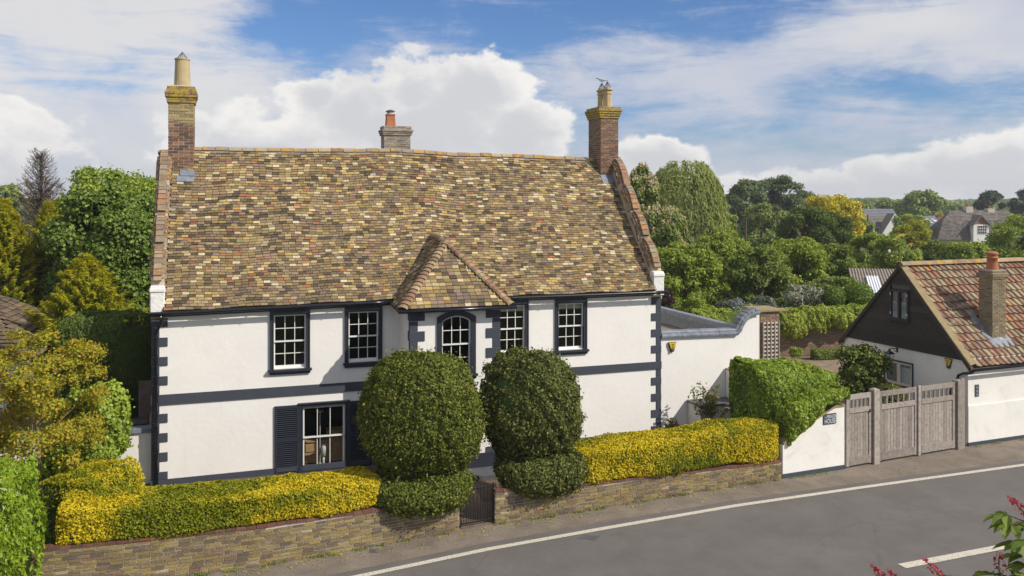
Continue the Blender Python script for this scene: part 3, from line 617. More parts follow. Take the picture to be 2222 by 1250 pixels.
# --- gable parapets with tumbled coping
def partop(d): return np.interp(d, [-.02, 3.45], [6.26, 10.42])
def scallop(d):                            # four bowed segments, a small step between them
    f = max(0, d)/3.45*4; k = f % 1
    return .20*math.sin(math.pi*min(1, k*1.02))-.07*k+.02
def parapet(xa, xb, inner):                # inner = +1 when the roof lies to +x
    D = [i*3.45/40 for i in range(41)]
    poly = [(-.02, 5.1)]+[(d, partop(d)+scallop(d)-.16) for d in D]+[(4.0, 10.35), (4.6, 10.2), (DEP, 5.3), (DEP, 5.1)]
    poly[1] = (-.02, 6.0)
    par = MB().prismx(poly, xa, xb).build('gable_parapet', 'cream_render', house)
    box('kneeler', 'old_white', par, xa-.02, xb+.02, -.16, .16, EZ+.10, 6.12, bevel=.03)
    box('kneeler', 'old_white', par, xa-.035, xb+.035, -.19, .10, 5.93, 6.05, bevel=.02)
    ms = []; U = Vector((1, 0, 0))
    for row, (o, wd, zoff, hh) in enumerate(((0, .62, 0.02, .09), (0, .98, -.075, .065), (0, 1.26, -.145, .06), (0, .95, -.21, .06), (0, 1.12, -.275, .055))):
        L = 3.55; n = 34 if row == 0 else 44
        for k in range(n):
            d0 = -.05+L*(k+.5)/n; dd = L/n
            a = Vector((0, d0-.05, partop(d0-.05)+scallop(d0-.05))); c = Vector((0, d0+.05, partop(d0+.05)+scallop(d0+.05))); Yv = (c-a).normalized(); Z = U.cross(Yv)
            if row and (d0/3.45*4) % 1 > .93: continue
            ln = dd/Yv.y
            wdt = (xb-xa)*wd
            p = Vector(((xa+xb)/2+J(.008), d0, partop(d0)+scallop(d0)))+Z*(zoff+J(.006)); ms.append(TRS(p, U, Yv, Z, (wdt*(1+J(.06)), ln-.016, hh+J(.012))))
    pieces('coping_brick', UB, ms, 'tumbled_brick', par)
    return par
parapet(-.04, .34, 1); parapet(L_-.34, L_+.06, -1)
# --- chimneys
def brick_stack(par, nm, x0, x1, y0, y1, z0, z1, mat, mortar='mortar', ch=.075, bl=.235, splitz=None, mat2=None, label=None, limit=300, faces=('f', 'l', 'r')):
    st = MB().box(x0+.012, x1-.012, y0+.012, y1-.012, z0, z1).build(nm, mortar, par, label=label)
    A, B2 = [], []; z = z0; k = 0
    while z < z1-.02:
        h = ch*1.0; g_ = .028 if bl > .3 else .020 if bl > .24 else .014
        for f_ in faces:
            a, c = (x0, x1) if f_ == 'f' else (y0, y1); s_ = a+(0 if k % 2 else -bl/2)
            while s_ < c-.01:
                e = min(s_+bl, c); s2 = max(s_, a)
                if e-s2 > .04:
                    ln = e-s2-g_; mc = (e+s2)/2; d_ = .05
                    if f_ == 'f': mm = Matrix.Translation((mc, y0+.020+J(.006), z+h/2)) @ Matrix.Diagonal((ln, d_, h-g_, 1))
                    elif f_ == 'l': mm = Matrix.Translation((x0+.024+J(.004), mc, z+h/2)) @ Matrix.Diagonal((d_, ln, h-g_, 1))
                    else: mm = Matrix.Translation((x1-.024+J(.004), mc, z+h/2)) @ Matrix.Diagonal((d_, ln, h-g_, 1))
                    (B2 if (splitz is not None and z+J(.14) < splitz) else A).append(mm)
                s_ = e
        z += h; k += 1
    if A: pieces('brick', UB, A, mat, st, limit=limit-min(len(B2), limit//2))
    if B2: pieces('brick', UB, B2, mat2, st, limit=limit//2)
    return st
def cap_courses(st, x0, x1, y0, y1, z0, steps, mat, ch=.075, bl=.24):
    """corbelled courses: each entry is how far that course projects"""
    ms = []; z = z0; k = 0
    for pj in steps:
        a, c, e, f = x0-pj, x1+pj, y0-pj, y1+pj
        box('corbel_course', mat_core[mat], st, a+.01, c-.01, e+.01, f-.01, z, z+ch)
        for (p, q, ax) in ((a, c, 'f'), (e, f, 'l'), (e, f, 'r')):
            s_ = p+(0 if k % 2 else -bl/2)
            while s_ < q-.01:
                en = min(s_+bl, q); s2 = max(s_, p)
                if en-s2 > .04:
                    mc = (s2+en)/2; ln = en-s2-.01
                    if ax == 'f': ms.append(Matrix.Translation((mc, e+.03+J(.006), z+ch/2)) @ Matrix.Diagonal((ln, .08, ch-.01, 1)))
                    else: ms.append(Matrix.Translation(((a+.03 if ax == 'l' else c-.03)+J(.004), mc, z+ch/2)) @ Matrix.Diagonal((.08, ln, ch-.01, 1)))
                s_ = en
        z += ch; k += 1
    pieces('cap_brick', UB, ms, mat, st); return z
mat_core = {'cap_brick': 'mortar', 'yellow_brick': 'mortar', 'pale_brick': 'pale_mortar', 'cottage_brick': 'mortar', 'stack_brick': 'mortar', 'garden_brick': 'mortar'}
def guard(st, cx, cy, z, r, h):
    b = MB()
    for k in range(12): a = 2*math.pi*k/12; b.tube([(cx+r*math.cos(a), cy+r*math.sin(a), z), (cx, cy, z+h)], .007, 4)
    b.build('bird_guard', 'wire', st)
# left chimney
c0 = fac(365, 300, 3.4)[0]; c1 = fac(421, 300, 3.4)[0]; zt = fac(365, 222, 3.4)[1]; ztop = fac(365, 186, 3.4)[1]; zs = fac(365, 275, 3.4)[1]
print('LC', c0, c1, zt, ztop, zs)
st = brick_stack(house, 'chimney', c0, c1, 3.4, 4.35, 9.4, zt, 'yellow_brick', 'pale_mortar', ch=.104, bl=.34, splitz=zs, mat2='red_brick', label='tall left chimney of yellow brick over dark red brick with one round pot', limit=260)
z = cap_courses(st, c0, c1, 3.4, 4.35, zt, (.035, .05, .09, .10, .06, .03), 'cap_brick', ch=(ztop-zt)/6, bl=.30)
xm = (c0+c1)/2+.02; z2 = fac(395, 128, 3.9)[1]
b = MB().lathe(xm, 3.85, [(.30, z), (.275, z+.05), (.265, z+.3), (.24, z2-.06), (.26, z2-.05), (.26, z2), (.2, z2), (.2, z2-.2)], 20); b.build('chimney_pot', 'pot_buff', st, smooth=False)
guard(st, xm, 3.85, z2-.02, .20, .26)
box('haunching', 'pale_mortar', st, c0+.1, c1-.1, 3.5, 4.3, z-.02, z+.04, bevel=.02)
# lead flashing at its foot
zf0 = RP(c0+.4, .80).z
b = MB()
for k in range(2):
    s0_, s1_ = .775+.03*k, .81+.03*k; a, c = c0+.28+.1*k, c1+.02
    q = [RP(a, s0_), RP(c, s0_), RP(c, s1_), RP(a, s1_)]; b.quad(*[tuple(v+Vector((0, -.03, .075+.03*k))) for v in q])
b.build('lead_flashing', 'lead', st)
# right chimney: two visible faces
c0 = fac(1303, 300, 3.4)[0]; c1 = fac(1342, 300, 3.4)[0]; zt = fac(1303, 256, 3.4)[1]; ztop = fac(1303, 234, 3.4)[1]; yb = 3.4+1.22
st = brick_stack(house, 'chimney', c0, c1, 3.4, yb, 9.5, zt, 'stack_brick', 'pale_mortar', ch=.082, bl=.25, splitz=fac(1303, 318, 3.4)[1], mat2='red_brick', label='right chimney of red brown brick with two buff octagonal pots', limit=300)
z = cap_courses(st, c0, c1, 3.4, yb, zt, (.03, .06, .09, .12, .06), 'cap_brick', ch=(ztop-zt)/4.4)
for (px, yy) in ((1306, 4.25), (1318, 3.78)):
    xc = fac(px, 200, yy)[0]; zp = fac(px, 190 if px > 1310 else 193, yy)[1]
    MB().lathe(xc, yy, [(.185, z-.02), (.18, z+.1), (.165, zp-.28), (.19, zp-.27), (.19, zp-.22), (.175, zp-.2), (.175, zp-.14), (.23, zp-.11), (.23, zp-.07), (.165, zp-.06), (.165, zp), (.13, zp), (.13, zp-.2)], 8, sq=.5).build('chimney_pot', 'pot_buff', st)
    guard(st, xc, yy, zp-.01, .15, .27)
    if px < 1310: gullpos = hworld((xc, yy, zp+.27))
b = MB(); q = [RP(c0-.02, .80), RP(c1+.15, .80), RP(c1+.15, .86), RP(c0-.02, .86)]
q2_ = [v+Vector((0, -.03, .08)) for v in q]; q3 = [q2_[3]+Vector((0, 0, .1)), q2_[2]+Vector((0, 0, .1))]
b.quad(*[tuple(v) for v in q2_]); b.build('lead_flashing', 'lead', st)
b = MB(); q = [RP(c0-.10, .86), RP(c0+.0, .86), RP(c0+.0, 1.0), RP(c0-.10, 1.0)]; b.quad(*[tuple(v+Vector((0, 0, .06))) for v in q]); b.build('lead_soaker', 'lead', st)
# middle chimney on the rear slope
yy0 = 5.4; c0 = fac(833, 300, yy0)[0]; c1 = fac(891, 300, yy0)[0]; zt = fac(833, 293, yy0)[1]; zc = fac(833, 276, yy0)[1]
st = brick_stack(house, 'chimney', c0, c1, yy0, yy0+.7, 8.2, zt, 'pale_brick', 'pale_mortar', ch=.085, bl=.27, label='short grey brick chimney behind the ridge with a square red pot', limit=150)
z = cap_courses(st, c0, c1, yy0, yy0+.7, zt, (.04, .06, .09, .02, .02), 'pale_brick', ch=(zc-zt)/4.2)
xm = fac(847, 250, yy0+.35)[0]; zp = fac(847, 250, yy0+.35)[1]
MB().lathe(xm, yy0+.35, [(.26, z-.02), (.22, zp-.02), (.25, zp-.01), (.25, zp+.03), (.2, zp+.03), (.2, zp)], 4, sq=.5).build('chimney_pot', 'pot_red', st, label='square red pot with metal rain cowl')
MB().lathe(xm, yy0+.35, [(.15, zp), (.14, zp+.13)], 10).build('cowl', 'gull_grey', st); MB().lathe(xm, yy0+.35, [(.19, zp+.135), (.19, zp+.16), (.06, zp+.215)], 14).build('cowl_lid', 'slate', st)
# --- porch
def pfac(px, py): return fac(px, py, PYF)
PW = (pfac(958.5, 700)[0], pfac(1021.5, 700)[0], pfac(1000, 808)[1]-.02, pfac(990, 684.5)[1])
print('porch win', PW, 'corners', pfac(891, 700), pfac(1084, 700))
porch_e = lambda t: lerp(pfac(885, 669)[1], pfac(1100, 660)[1], (t-7.35)/3.5)+.0
b = MB(); holed(b, PX0, PX1, -.1, 5.5, [PW], PYF, .13)
b.quad((PX0, PYF, -.1), (PX0, 0, -.1), (PX0, 0, 5.5), (PX0, PYF, 5.5)); b.quad((PX1, PYF, -.1), (PX1, PYF, 5.5), (PX1, 0, 5.5), (PX1, 0, -.1))
porch = b.build('porch_wall', 'white_render', house)
sash_window(house, PW, 3, 2, y=PYF, sur=.16, arch=.17, sill=True, slim=.05); room(house, PW, y=PYF, d=1.6, pad=.6)
bm_ = 5.25
ptop = (porch_e(8.0)+porch_e(10.2))/2
box('keystone', 'navy_paint', house, (PW[0]+PW[1])/2-.27, (PW[0]+PW[1])/2+.27, PYF-.045, PYF, PW[3]+.10, ptop-.15)
bw = PX0+(pfac(922, 700)[0]-pfac(890.5, 700)[0]); wbp = bw-PX0; wnp = pfac(907, 700)[0]-pfac(890.5, 700)[0]
zq = [pfac(905, y)[1] for y in (697, 719, 741)]; ph = zq[0]-pfac(905, 719)[1]
for (xc, sg) in ((PX0, 1), (PX1, -1)):
    k = 0; z = pfac(905, 697)[1]+ph
    box('quoin', 'navy_band', house, *((xc-.03, xc+wbp) if sg > 0 else (xc-wbp, xc+.03)), PYF-.030, PYF+.25, z-ph+.006, ptop-.06, bevel=.006); z -= ph; k = 1
    while z > .6:
        wide = k % 2 == 0; w = wbp if wide else wnp; pr = .030 if wide else .02
        a, c = (xc-pr, xc+w) if sg > 0 else (xc-w, xc+pr)
        box('quoin', 'navy_band', house, a, c, PYF-pr, PYF+(.25 if wide else .15), z-ph+.006, z-.006, bevel=.006); z -= ph; k += 1
bandbox('plinth', PX0-.05, PX1+.05, -.1, .6, -.1, .6, .06, y=PYF, mat='navy_paint')
box('porch_step', 'slate', house, 9.2, 10.7, PYF-.9, PYF-.07, -.05, .16, bevel=.01)
box('frieze_board', 'navy_paint', house, PX0-.04, PX1+.04, PYF-.06, PYF+.02, ptop-.16, ptop+.02)
EL, ER, EY = 7.33, 10.87, -2.02; AP = Vector((9.1, -.42, 7.33)); BK = Vector((9.1, 1.35, 7.45))
def ze(x): return porch_e(x)
gutter([(EL-.08, -.40, eavez(7.4)-.07), (EL-.09, EY-.06, ze(EL)-.06)]); gutter([(EL-.13, EY-.08, ze(EL)-.065), (ER+.16, EY-.08, ze(ER)-.065)]); gutter([(ER+.09, EY-.06, ze(ER)-.07), (ER+.09, -.42, eavez(11)-.07)])
box('soffit', 'navy_paint', house, EL, ER, EY+.02, -.26, ptop-.10, ptop-.075)
C1, C2 = Vector((EL, EY, ze(EL))), Vector((ER, EY, ze(ER))); B1 = Vector((EL, 0.2, ze(EL))); B2_ = Vector((ER, 0.2, ze(ER)))
b = MB(); dz = Vector((0, 0, -.03))
b.raw([C1+dz, C2+dz, AP+dz, BK+dz, Vector((EL, -.1, ze(EL)))+dz, Vector((ER, -.1, ze(ER)))+dz], [(0, 1, 2), (0, 2, 3, 4), (1, 5, 3, 2)])
proof = b.build('porch_roof', 'old_tile', house)
ms = []; hips = []; NP = 19
def lay(A0, A1, T0, T1, rows):             # rows between eave segment A0-A1 and top segment T0-T1
    for r in range(rows):
        s_ = (r+.4)/rows; a = A0.lerp(T0, s_); c = A1.lerp(T1, s_); X = (A1-A0).normalized(); up = (A0.lerp(A1, .5)); 
        Yv = ((T0+T1)/2-(A0+A1)/2); Yv = (Yv-X*Yv.dot(X)).normalized(); Z = X.cross(Yv); ln = (c-a).length; t = -(TW*.5 if r % 2 else 0); g_ = Yv.length
        slope = ((T0-A0)-X*(T0-A0).dot(X)).length/rows
        while t < ln:
            e = min(t+TW+J(.015), ln); s2 = max(t, 0)
            if e-s2 > .05: ms.append(TRS(a+X*((s2+e)/2)+Z*(.012+J(.004)), X, Yv, Z, (e-s2-.012, slope+.000, .050+J(.008))))
            t = e
lay(C1, C2, AP, AP, NP)
VL = Vector((EL, -.30, ze(EL))); VR = Vector((ER, -.30, ze(ER)))
lay(VL, C1, BK, AP, NP); lay(C2, VR, AP, BK, NP)
pieces('roof_tile', tile, ms, 'roof_clay', proof)
bt_ = MB(); n = 5                          # bonnet tile: curved cone piece lying over the hip
for yy, rr in ((-.5, 1.0), (.9, .62)):
    for th in (1.0, .84):
        for k in range(n+1): a = math.pi*(k/n); bt_.V.append((math.cos(a)*.19*rr, yy, (math.sin(a)*.12*rr-(1-th)*.12-.03)*1.0))
m1 = n+1
for k in range(n): bt_.F += [(k, k+1, 2*m1+k+1, 2*m1+k), (k, m1+k, m1+k+1, k+1)]
ms = []
for C in (C1, C2):
    for r in range(NP):
        p = C.lerp(AP, (r+.45)/NP); Yv = (AP-C).normalized(); X = Yv.cross(Vector((0, 0, 1))).normalized(); Z = X.cross(Yv); ms.append(TRS(p+Z*.045, X, Yv, Z, (1.05+J(.05), (AP-C).length/NP*1.0, 1.0)))
pieces('hip_tile', bt_, ms, 'hip_clay', proof)
ms = []
for r in range(4):
    p = AP.lerp(BK, (r+.5)/4)+Vector((0, 0, .03)); X = (BK-AP).normalized(); ms.append(TRS(p, X, Vector((-1, 0, 0)), X.cross(Vector((-1, 0, 0))), (.43, .95, .95)))
pieces('ridge_tile', rt, ms, 'hip_clay', proof)
# alarm boxes
def alarm_box(par_o, ang, x, y, z, label):
    e = empty('alarm_box', (0, 0, 0), 0, label=label, cat='alarm box', group='yellow alarm boxes'); e.location = par_o; e.rotation_euler = (0, 0, ang)
    def poly(w, h, yy, ins=0): return [(x-w+ins, yy, z+h-ins), (x+w-ins, yy, z+h-ins), (x+w*.45-ins, yy, z-h*.55), (x-w*.45+ins, yy, z-h*.55)]
    A = poly(.16, .16, y); Bp = poly(.16, .16, y-.07, .02); b = MB().raw(A+Bp, [(4, 7, 6, 5), (0, 1, 5, 4), (1, 2, 6, 5), (2, 3, 7, 6), (3, 0, 4, 7)]); b.build('cover', 'yellow_plastic', e, bevel=0)
    A = [(x-.17, y, z+.17), (x+.17, y, z+.17), (x+.07, y, z-.19), (x-.07, y, z-.19)]; Bp = [(a, y-.03, c) for a, _, c in A]; MB().raw(A+Bp, [(4, 7, 6, 5), (0, 1, 5, 4), (1, 2, 6, 5), (2, 3, 7, 6), (3, 0, 4, 7)]).build('back_plate', 'black_gloss', e)
    MB().lathe(0, 0, [(.055, -.02), (.07, 0), (.06, .02)], 10).build('strobe', 'slate', e).location = (x, y-.04, z-.13)
    # printed emblem: a small framed lozenge with bars
    yy = y-.073; b = MB()
    for q in ((x-.032, x+.032, z+.012, z+.024), (x-.032, x-.020, z-.04, z+.011), (x+.020, x+.032, z-.04, z+.011), (x-.030, x+.030, z-.052, z-.041)): b.box(q[0], q[1], yy-.002, yy, q[2], q[3])
    for k in range(4): b.box(x-.045+k*.024, x-.045+k*.024+.015, yy-.002, yy, z+.062, z+.095)
    b.box(x-.055, x+.055, yy-.002, yy, z-.078, z-.071)
    b.build('emblem', 'black_gloss', e); return e
tx, tz = fac(1458, 752); alarm_box(HO, HA, tx, 0, tz, 'yellow alarm box on the sunlit white wall right of the house quoins')
# ================================================================ extension with lead-capped parapet
ext = empty('flat_roofed_extension', HO, HA, label='single storey white extension with lead capped parapet and flat roof', cat='extension')
x0 = L_+.04; xt, zt_ = fac(1600, 731); zc0 = fac(1440, 733)[1]; zc1 = fac(1600, 727)[1]; xr = fac(1648, 700)[0]; ztopr = fac(1648, 682)[1]
print('ext', x0, xt, zc0, zc1, xr, ztopr)
yE = .03
xs0 = fac(1604, 720)[0]
crv = []
for k in range(9): a = k/8*math.pi/2; crv.append((lerp(xs0, xr, 1-math.cos(a)), lerp(zc1, ztopr, math.sin(a))))
crv = [(xs0, zc1)]+[(xs0+(xr-xs0)*(.06+.94*(k/8)**1.6), zc1+(ztopr-zc1)*(1-(1-k/8)**1.9)) for k in range(1, 9)]
poly = [(x0, .10), (xr, .10), ]+[(x, z) for x, z in reversed(crv)]+[(x0, zc0)]
MB().prism(poly, yE, yE+.30).build('wall', 'white_render', ext)
path = [(x0, zc0), (lerp(x0, xs0, .5), (zc0+zc1)/2), (xs0-.1, zc1)]+crv[1:]
def cap(path, name):                       # rolled lead capping in lengths, two lobes high
    P = [path[0], ]
    tot = []
    for a, c in zip(path[:-1], path[1:]):
        n = max(1, int(math.hypot(c[0]-a[0], c[1]-a[1])/.75))
        for k in range(n): tot.append((lerp(a[0], c[0], k/n), lerp(a[1], c[1], k/n), lerp(a[0], c[0], (k+1)/n), lerp(a[1], c[1], (k+1)/n)))
    prof = [(-.10, .0), (-.115, .07), (-.10, .125), (-.06, .135), (-.055, .20), (-.035, .235), (.16, .245), (.36, .235), (.385, .12), (.37, .0)]
    for (a, b_, c, d_) in tot:
        L = math.hypot(c-a, d_-b_); nx, nz = -(d_-b_)/L, (c-a)/L; m_ = MB(); n = len(prof); e = .012
        for (X, Z) in ((a, b_), (c, d_)):
            for (yy, h) in prof: m_.V.append((X+nx*h, yE+yy, Z+nz*h))
        m_.F = [(i, i+1, n+i+1, n+i) for i in range(n-1)]; m_.build('lead_capping', 'lead', ext)
        if L > .3: MB().tube([(c+nx*h*1.02, yE+yy*1.04, d_+nz*h*1.02) for yy, h in prof], .010, 5).build('lead_joint', 'lead', ext)
cap(path, 'lead')
box('pier_edge', 'cream_render', ext, xr+.002, xr+.04, yE+.02, yE+.30, .1, ztopr)
# right-hand parapet running back, flat roof, skylight and vent
yr1 = 8.2; xp = 20.95
box('roof_deck', 'flat_roof', ext, x0, xp, yE+.30, yr1, zc1-.55, zc1-.45)
b = MB().box(xp, xp+.3, yE+.302, yr1, .1, zc1+.0); b.build('side_wall', 'white_render', ext)
pr = [(-.06, -.42), (-.04, -.38), (-.03, -.06), (-.09, -.04), (-.10, .05), (-.04, .08), (-.03, .17), (.0, .20), (.30, .20), (.36, .05), (.36, -.05)]
m_ = MB(); n = len(pr)
for yy in (yE+.32, yr1): m_.V += [(xp+a, yy, zc1+h) for a, h in pr]
m_.F = [(i, i+1, n+i+1, n+i) for i in range(n-1)]; m_.build('lead_parapet', 'lead', ext)
box('rear_wall', 'white_render', ext, x0, xp+.3, yr1+.002, yr1+.3, .1, zc1+.1)
box('skylight', 'gull_grey', ext, x0+.3, x0+1.9, 1.2, 2.6, zc1-.448, zc1-.36, bevel=.02); box('skylight_glass', 'glass', ext, x0+.4, x0+1.8, 1.3, 2.5, zc1-.358, zc1-.35)
box('roof_vent', 'gull_grey', ext, x0+.05, x0+.55, 3.2, 3.7, zc1-.15, zc1-.08); box('vent_stem', 'slate', ext, x0+.1, x0+.4, 3.3, 3.6, zc1-.448, zc1-.152)
box('plinth', 'sandstone', ext, x0+.02, xr, yE+.04, yE+.28, -.05, .098)
# brick pier with stone cap and trellis
ppx0 = fac(1653, 700, 0)[0]; ppx1 = ppx0+.86; pzt = fac(1670, 677)[1]
pier = empty('brick_pier', HO, HA, label='brown brick pier with stone cap behind the curved parapet end', cat='pier')
st = brick_stack(pier, 'shaft', ppx0, ppx1, .1, 1.0, 0, pzt, 'garden_brick', 'pale_mortar', ch=.088, bl=.27)
box('cap', 'sandstone', pier, ppx0-.10, ppx1+.10, -.0, 1.15, pzt, pzt+.10, bevel=.012)
tre = empty('trellis', HO, HA, label='grey wooden trellis panel fixed to the brown brick pier', cat='trellis')
tz0, tz1 = 1.0, fac(1670, 683)[1]-.25; ta, tb = ppx0+.10, ppx1-.06
ms = [Matrix.Translation((lerp(ta, tb, k/4), .035, (tz0+tz1)/2)) @ Matrix.Diagonal((.055, .03, tz1-tz0, 1)) for k in range(5)]
pieces('upright_slat', UB, ms, 'oak', tre)
ms = [Matrix.Translation(((ta+tb)/2, .062, lerp(tz0, tz1, (k+.5)/20))) @ Matrix.Diagonal((tb-ta, .025, .065, 1)) for k in range(20)]
pieces('cross_slat', UB, ms, 'cream_paint_and_lit_wood', tre)  # paler than the uprights: sunlight on the slats is put into their colour
# low white wall and slate ledge in front of the extension
lw = empty('low_yard_wall', HO, HA, label='low white wall and slate topped ledge in the shade behind the ivy hedge', cat='wall')
xa = fac(1590, 830, 0)[0]-.3
box('wall', 'wall_white', lw, xa, xa+.30, -1.3, -.005, 0, 2.35); box('coping', 'sandstone', lw, xa-.03, xa+.33, -1.32, -.004, 2.352, 2.40)
b = MB().box(xa-1.6, xa-.002, -.9, -.003, 0, 1.25); b.build('ledge_base', 'wall_white', lw); box('ledge_slab', 'slate', lw, xa-1.68, xa-.003, -.98, -.004, 1.252, 1.32, bevel=.01)
# white boundary wall left of the house
bw_ = empty('side_boundary_wall', HO, HA, label='white rendered boundary wall with lead coping left of the house corner', cat='wall')
zl = fac(300, 935)[1]
box('wall', 'wall_white', bw_, -4.2, -.35, .35, .6, 0, zl-.16); box('wall_return', 'wall_white', bw_, -.35, -.056, .30, .62, 0, zl-.16)
box('coping', 'lead', bw_, -4.2, -.02, .27, .68, zl-.158, zl, bevel=.02)
# things seen through the study window
gx = (G1[0]+G1[1])/2
e = empty('sideboard', HO, HA, label='pale pine sideboard inside the ground floor window', cat='sideboard')
box('carcass', 'pine_wood', e, G1[0]-.5, G1[1]+.5, .8, 1.3, .02, G1[2]+.62); box('top', 'pine_wood', e, G1[0]-.55, G1[1]+.55, .75, 1.32, G1[2]+.622, G1[2]+.66)
for k in range(5): box('drawer', 'pine_wood', e, G1[0]-.45+k*.5, G1[0]-.02+k*.5, .77, .798, G1[2]+.30, G1[2]+.56, bevel=.01)
e = empty('wicker_basket', HO, HA, label='wicker basket standing on the pine sideboard inside the window', cat='basket')
b = MB(); x_b = gx+.48; zb_ = G1[2]+.661
b.raw([(x_b-.26, .85, zb_), (x_b+.26, .85, zb_), (x_b+.26, 1.2, zb_), (x_b-.26, 1.2, zb_), (x_b-.30, .82, zb_+.28), (x_b+.30, .82, zb_+.28), (x_b+.30, 1.23, zb_+.28), (x_b-.30, 1.23, zb_+.28)], [(0, 3, 2, 1), (0, 1, 5, 4), (1, 2, 6, 5), (2, 3, 7, 6), (3, 0, 4, 7)]); b.build('basket_body', 'wicker', e)
MB().tube([(x_b-.30, .82, zb_+.28), (x_b+.30, .82, zb_+.28), (x_b+.30, 1.23, zb_+.28), (x_b-.30, 1.23, zb_+.28), (x_b-.30, .82, zb_+.28)], .018, 6).build('rim', 'wicker', e)
e = empty('table_lamp', HO, HA, label='white bottle shaped table lamp just inside the ground floor window', cat='lamp')
lx = gx+.03; MB().lathe(lx, .42, [(.06, G1[2]-.02), (.03, G1[2]+.06), (.05, G1[2]+.14), (.03, G1[2]+.2), (.02, G1[2]+.24)], 12).build('base', 'white_paint', e, smooth=True)
MB().lathe(lx+.0, .42, [(.075, G1[2]+.24), (.085, G1[2]+.58), (.08, G1[2]+.60)], 12).build('shade', 'white_paint', e, smooth=True)
e = empty('floor_lamp', HO, HA, label='slim uplighter floor lamp inside the ground floor window', cat='lamp')
MB().tube([(gx-.06, .62, .03), (gx-.06, .62, G1[3]-.35)], .012, 6).build('stem', 'white_paint', e); MB().lathe(gx-.06, .62, [(.02, G1[3]-.36), (.12, G1[3]-.31), (.12, G1[3]-.29)], 14).build('bowl', 'white_paint', e); MB().lathe(gx-.06, .62, [(.14, .02), (.13, .05)], 14).build('foot', 'white_paint', e)
# ================================================================ gull on the right chimney
gu = empty('gull', gullpos, -.15, label='small grey and white gull perched on the left pot of the right chimney', cat='bird')
b = MB(); prof = [(-.34, .004, .0), (-.24, .03, .01), (-.12, .07, .02), (0, .095, .035), (.10, .09, .06), (.17, .065, .10), (.22, .05, .135), (.26, .048, .15), (.30, .03, .15), (.33, .008, .145)]
n = 10
for (x, r, z) in prof:
    for k in range(n): a = 2*math.pi*k/n; b.V.append((-x, r*.85*math.cos(a), z+.10+r*math.sin(a)))
for i in range(len(prof)-1):
    for k in range(n): k2 = (k+1) % n; b.F.append((i*n+k, i*n+k2, (i+1)*n+k2, (i+1)*n+k))
b.build('body', 'gull_grey', gu, smooth=True)
for s_ in (-1, 1):
    b = MB(); b.raw([(-.16, s_*.082, .17), (-.02, s_*.095, .175), (.16, s_*.07, .14), (.40, s_*.02, .105), (.14, s_*.075, .09), (-.05, s_*.095, .10), (-.15, s_*.09, .12)], [(0, 1, 2, 3, 4, 5, 6)]); b.build('wing', 'gull_grey', gu)
    MB().tube([(0, s_*.03, .06), (.01, s_*.03, -.01)], .008, 5).build('leg', 'pot_red', gu)
MB().tube([(-.32, 0, .245), (-.40, 0, .235)], [.014, .003], 6).build('beak', 'yellow_plastic', gu)
gu.scale = (.72, .72, .72)
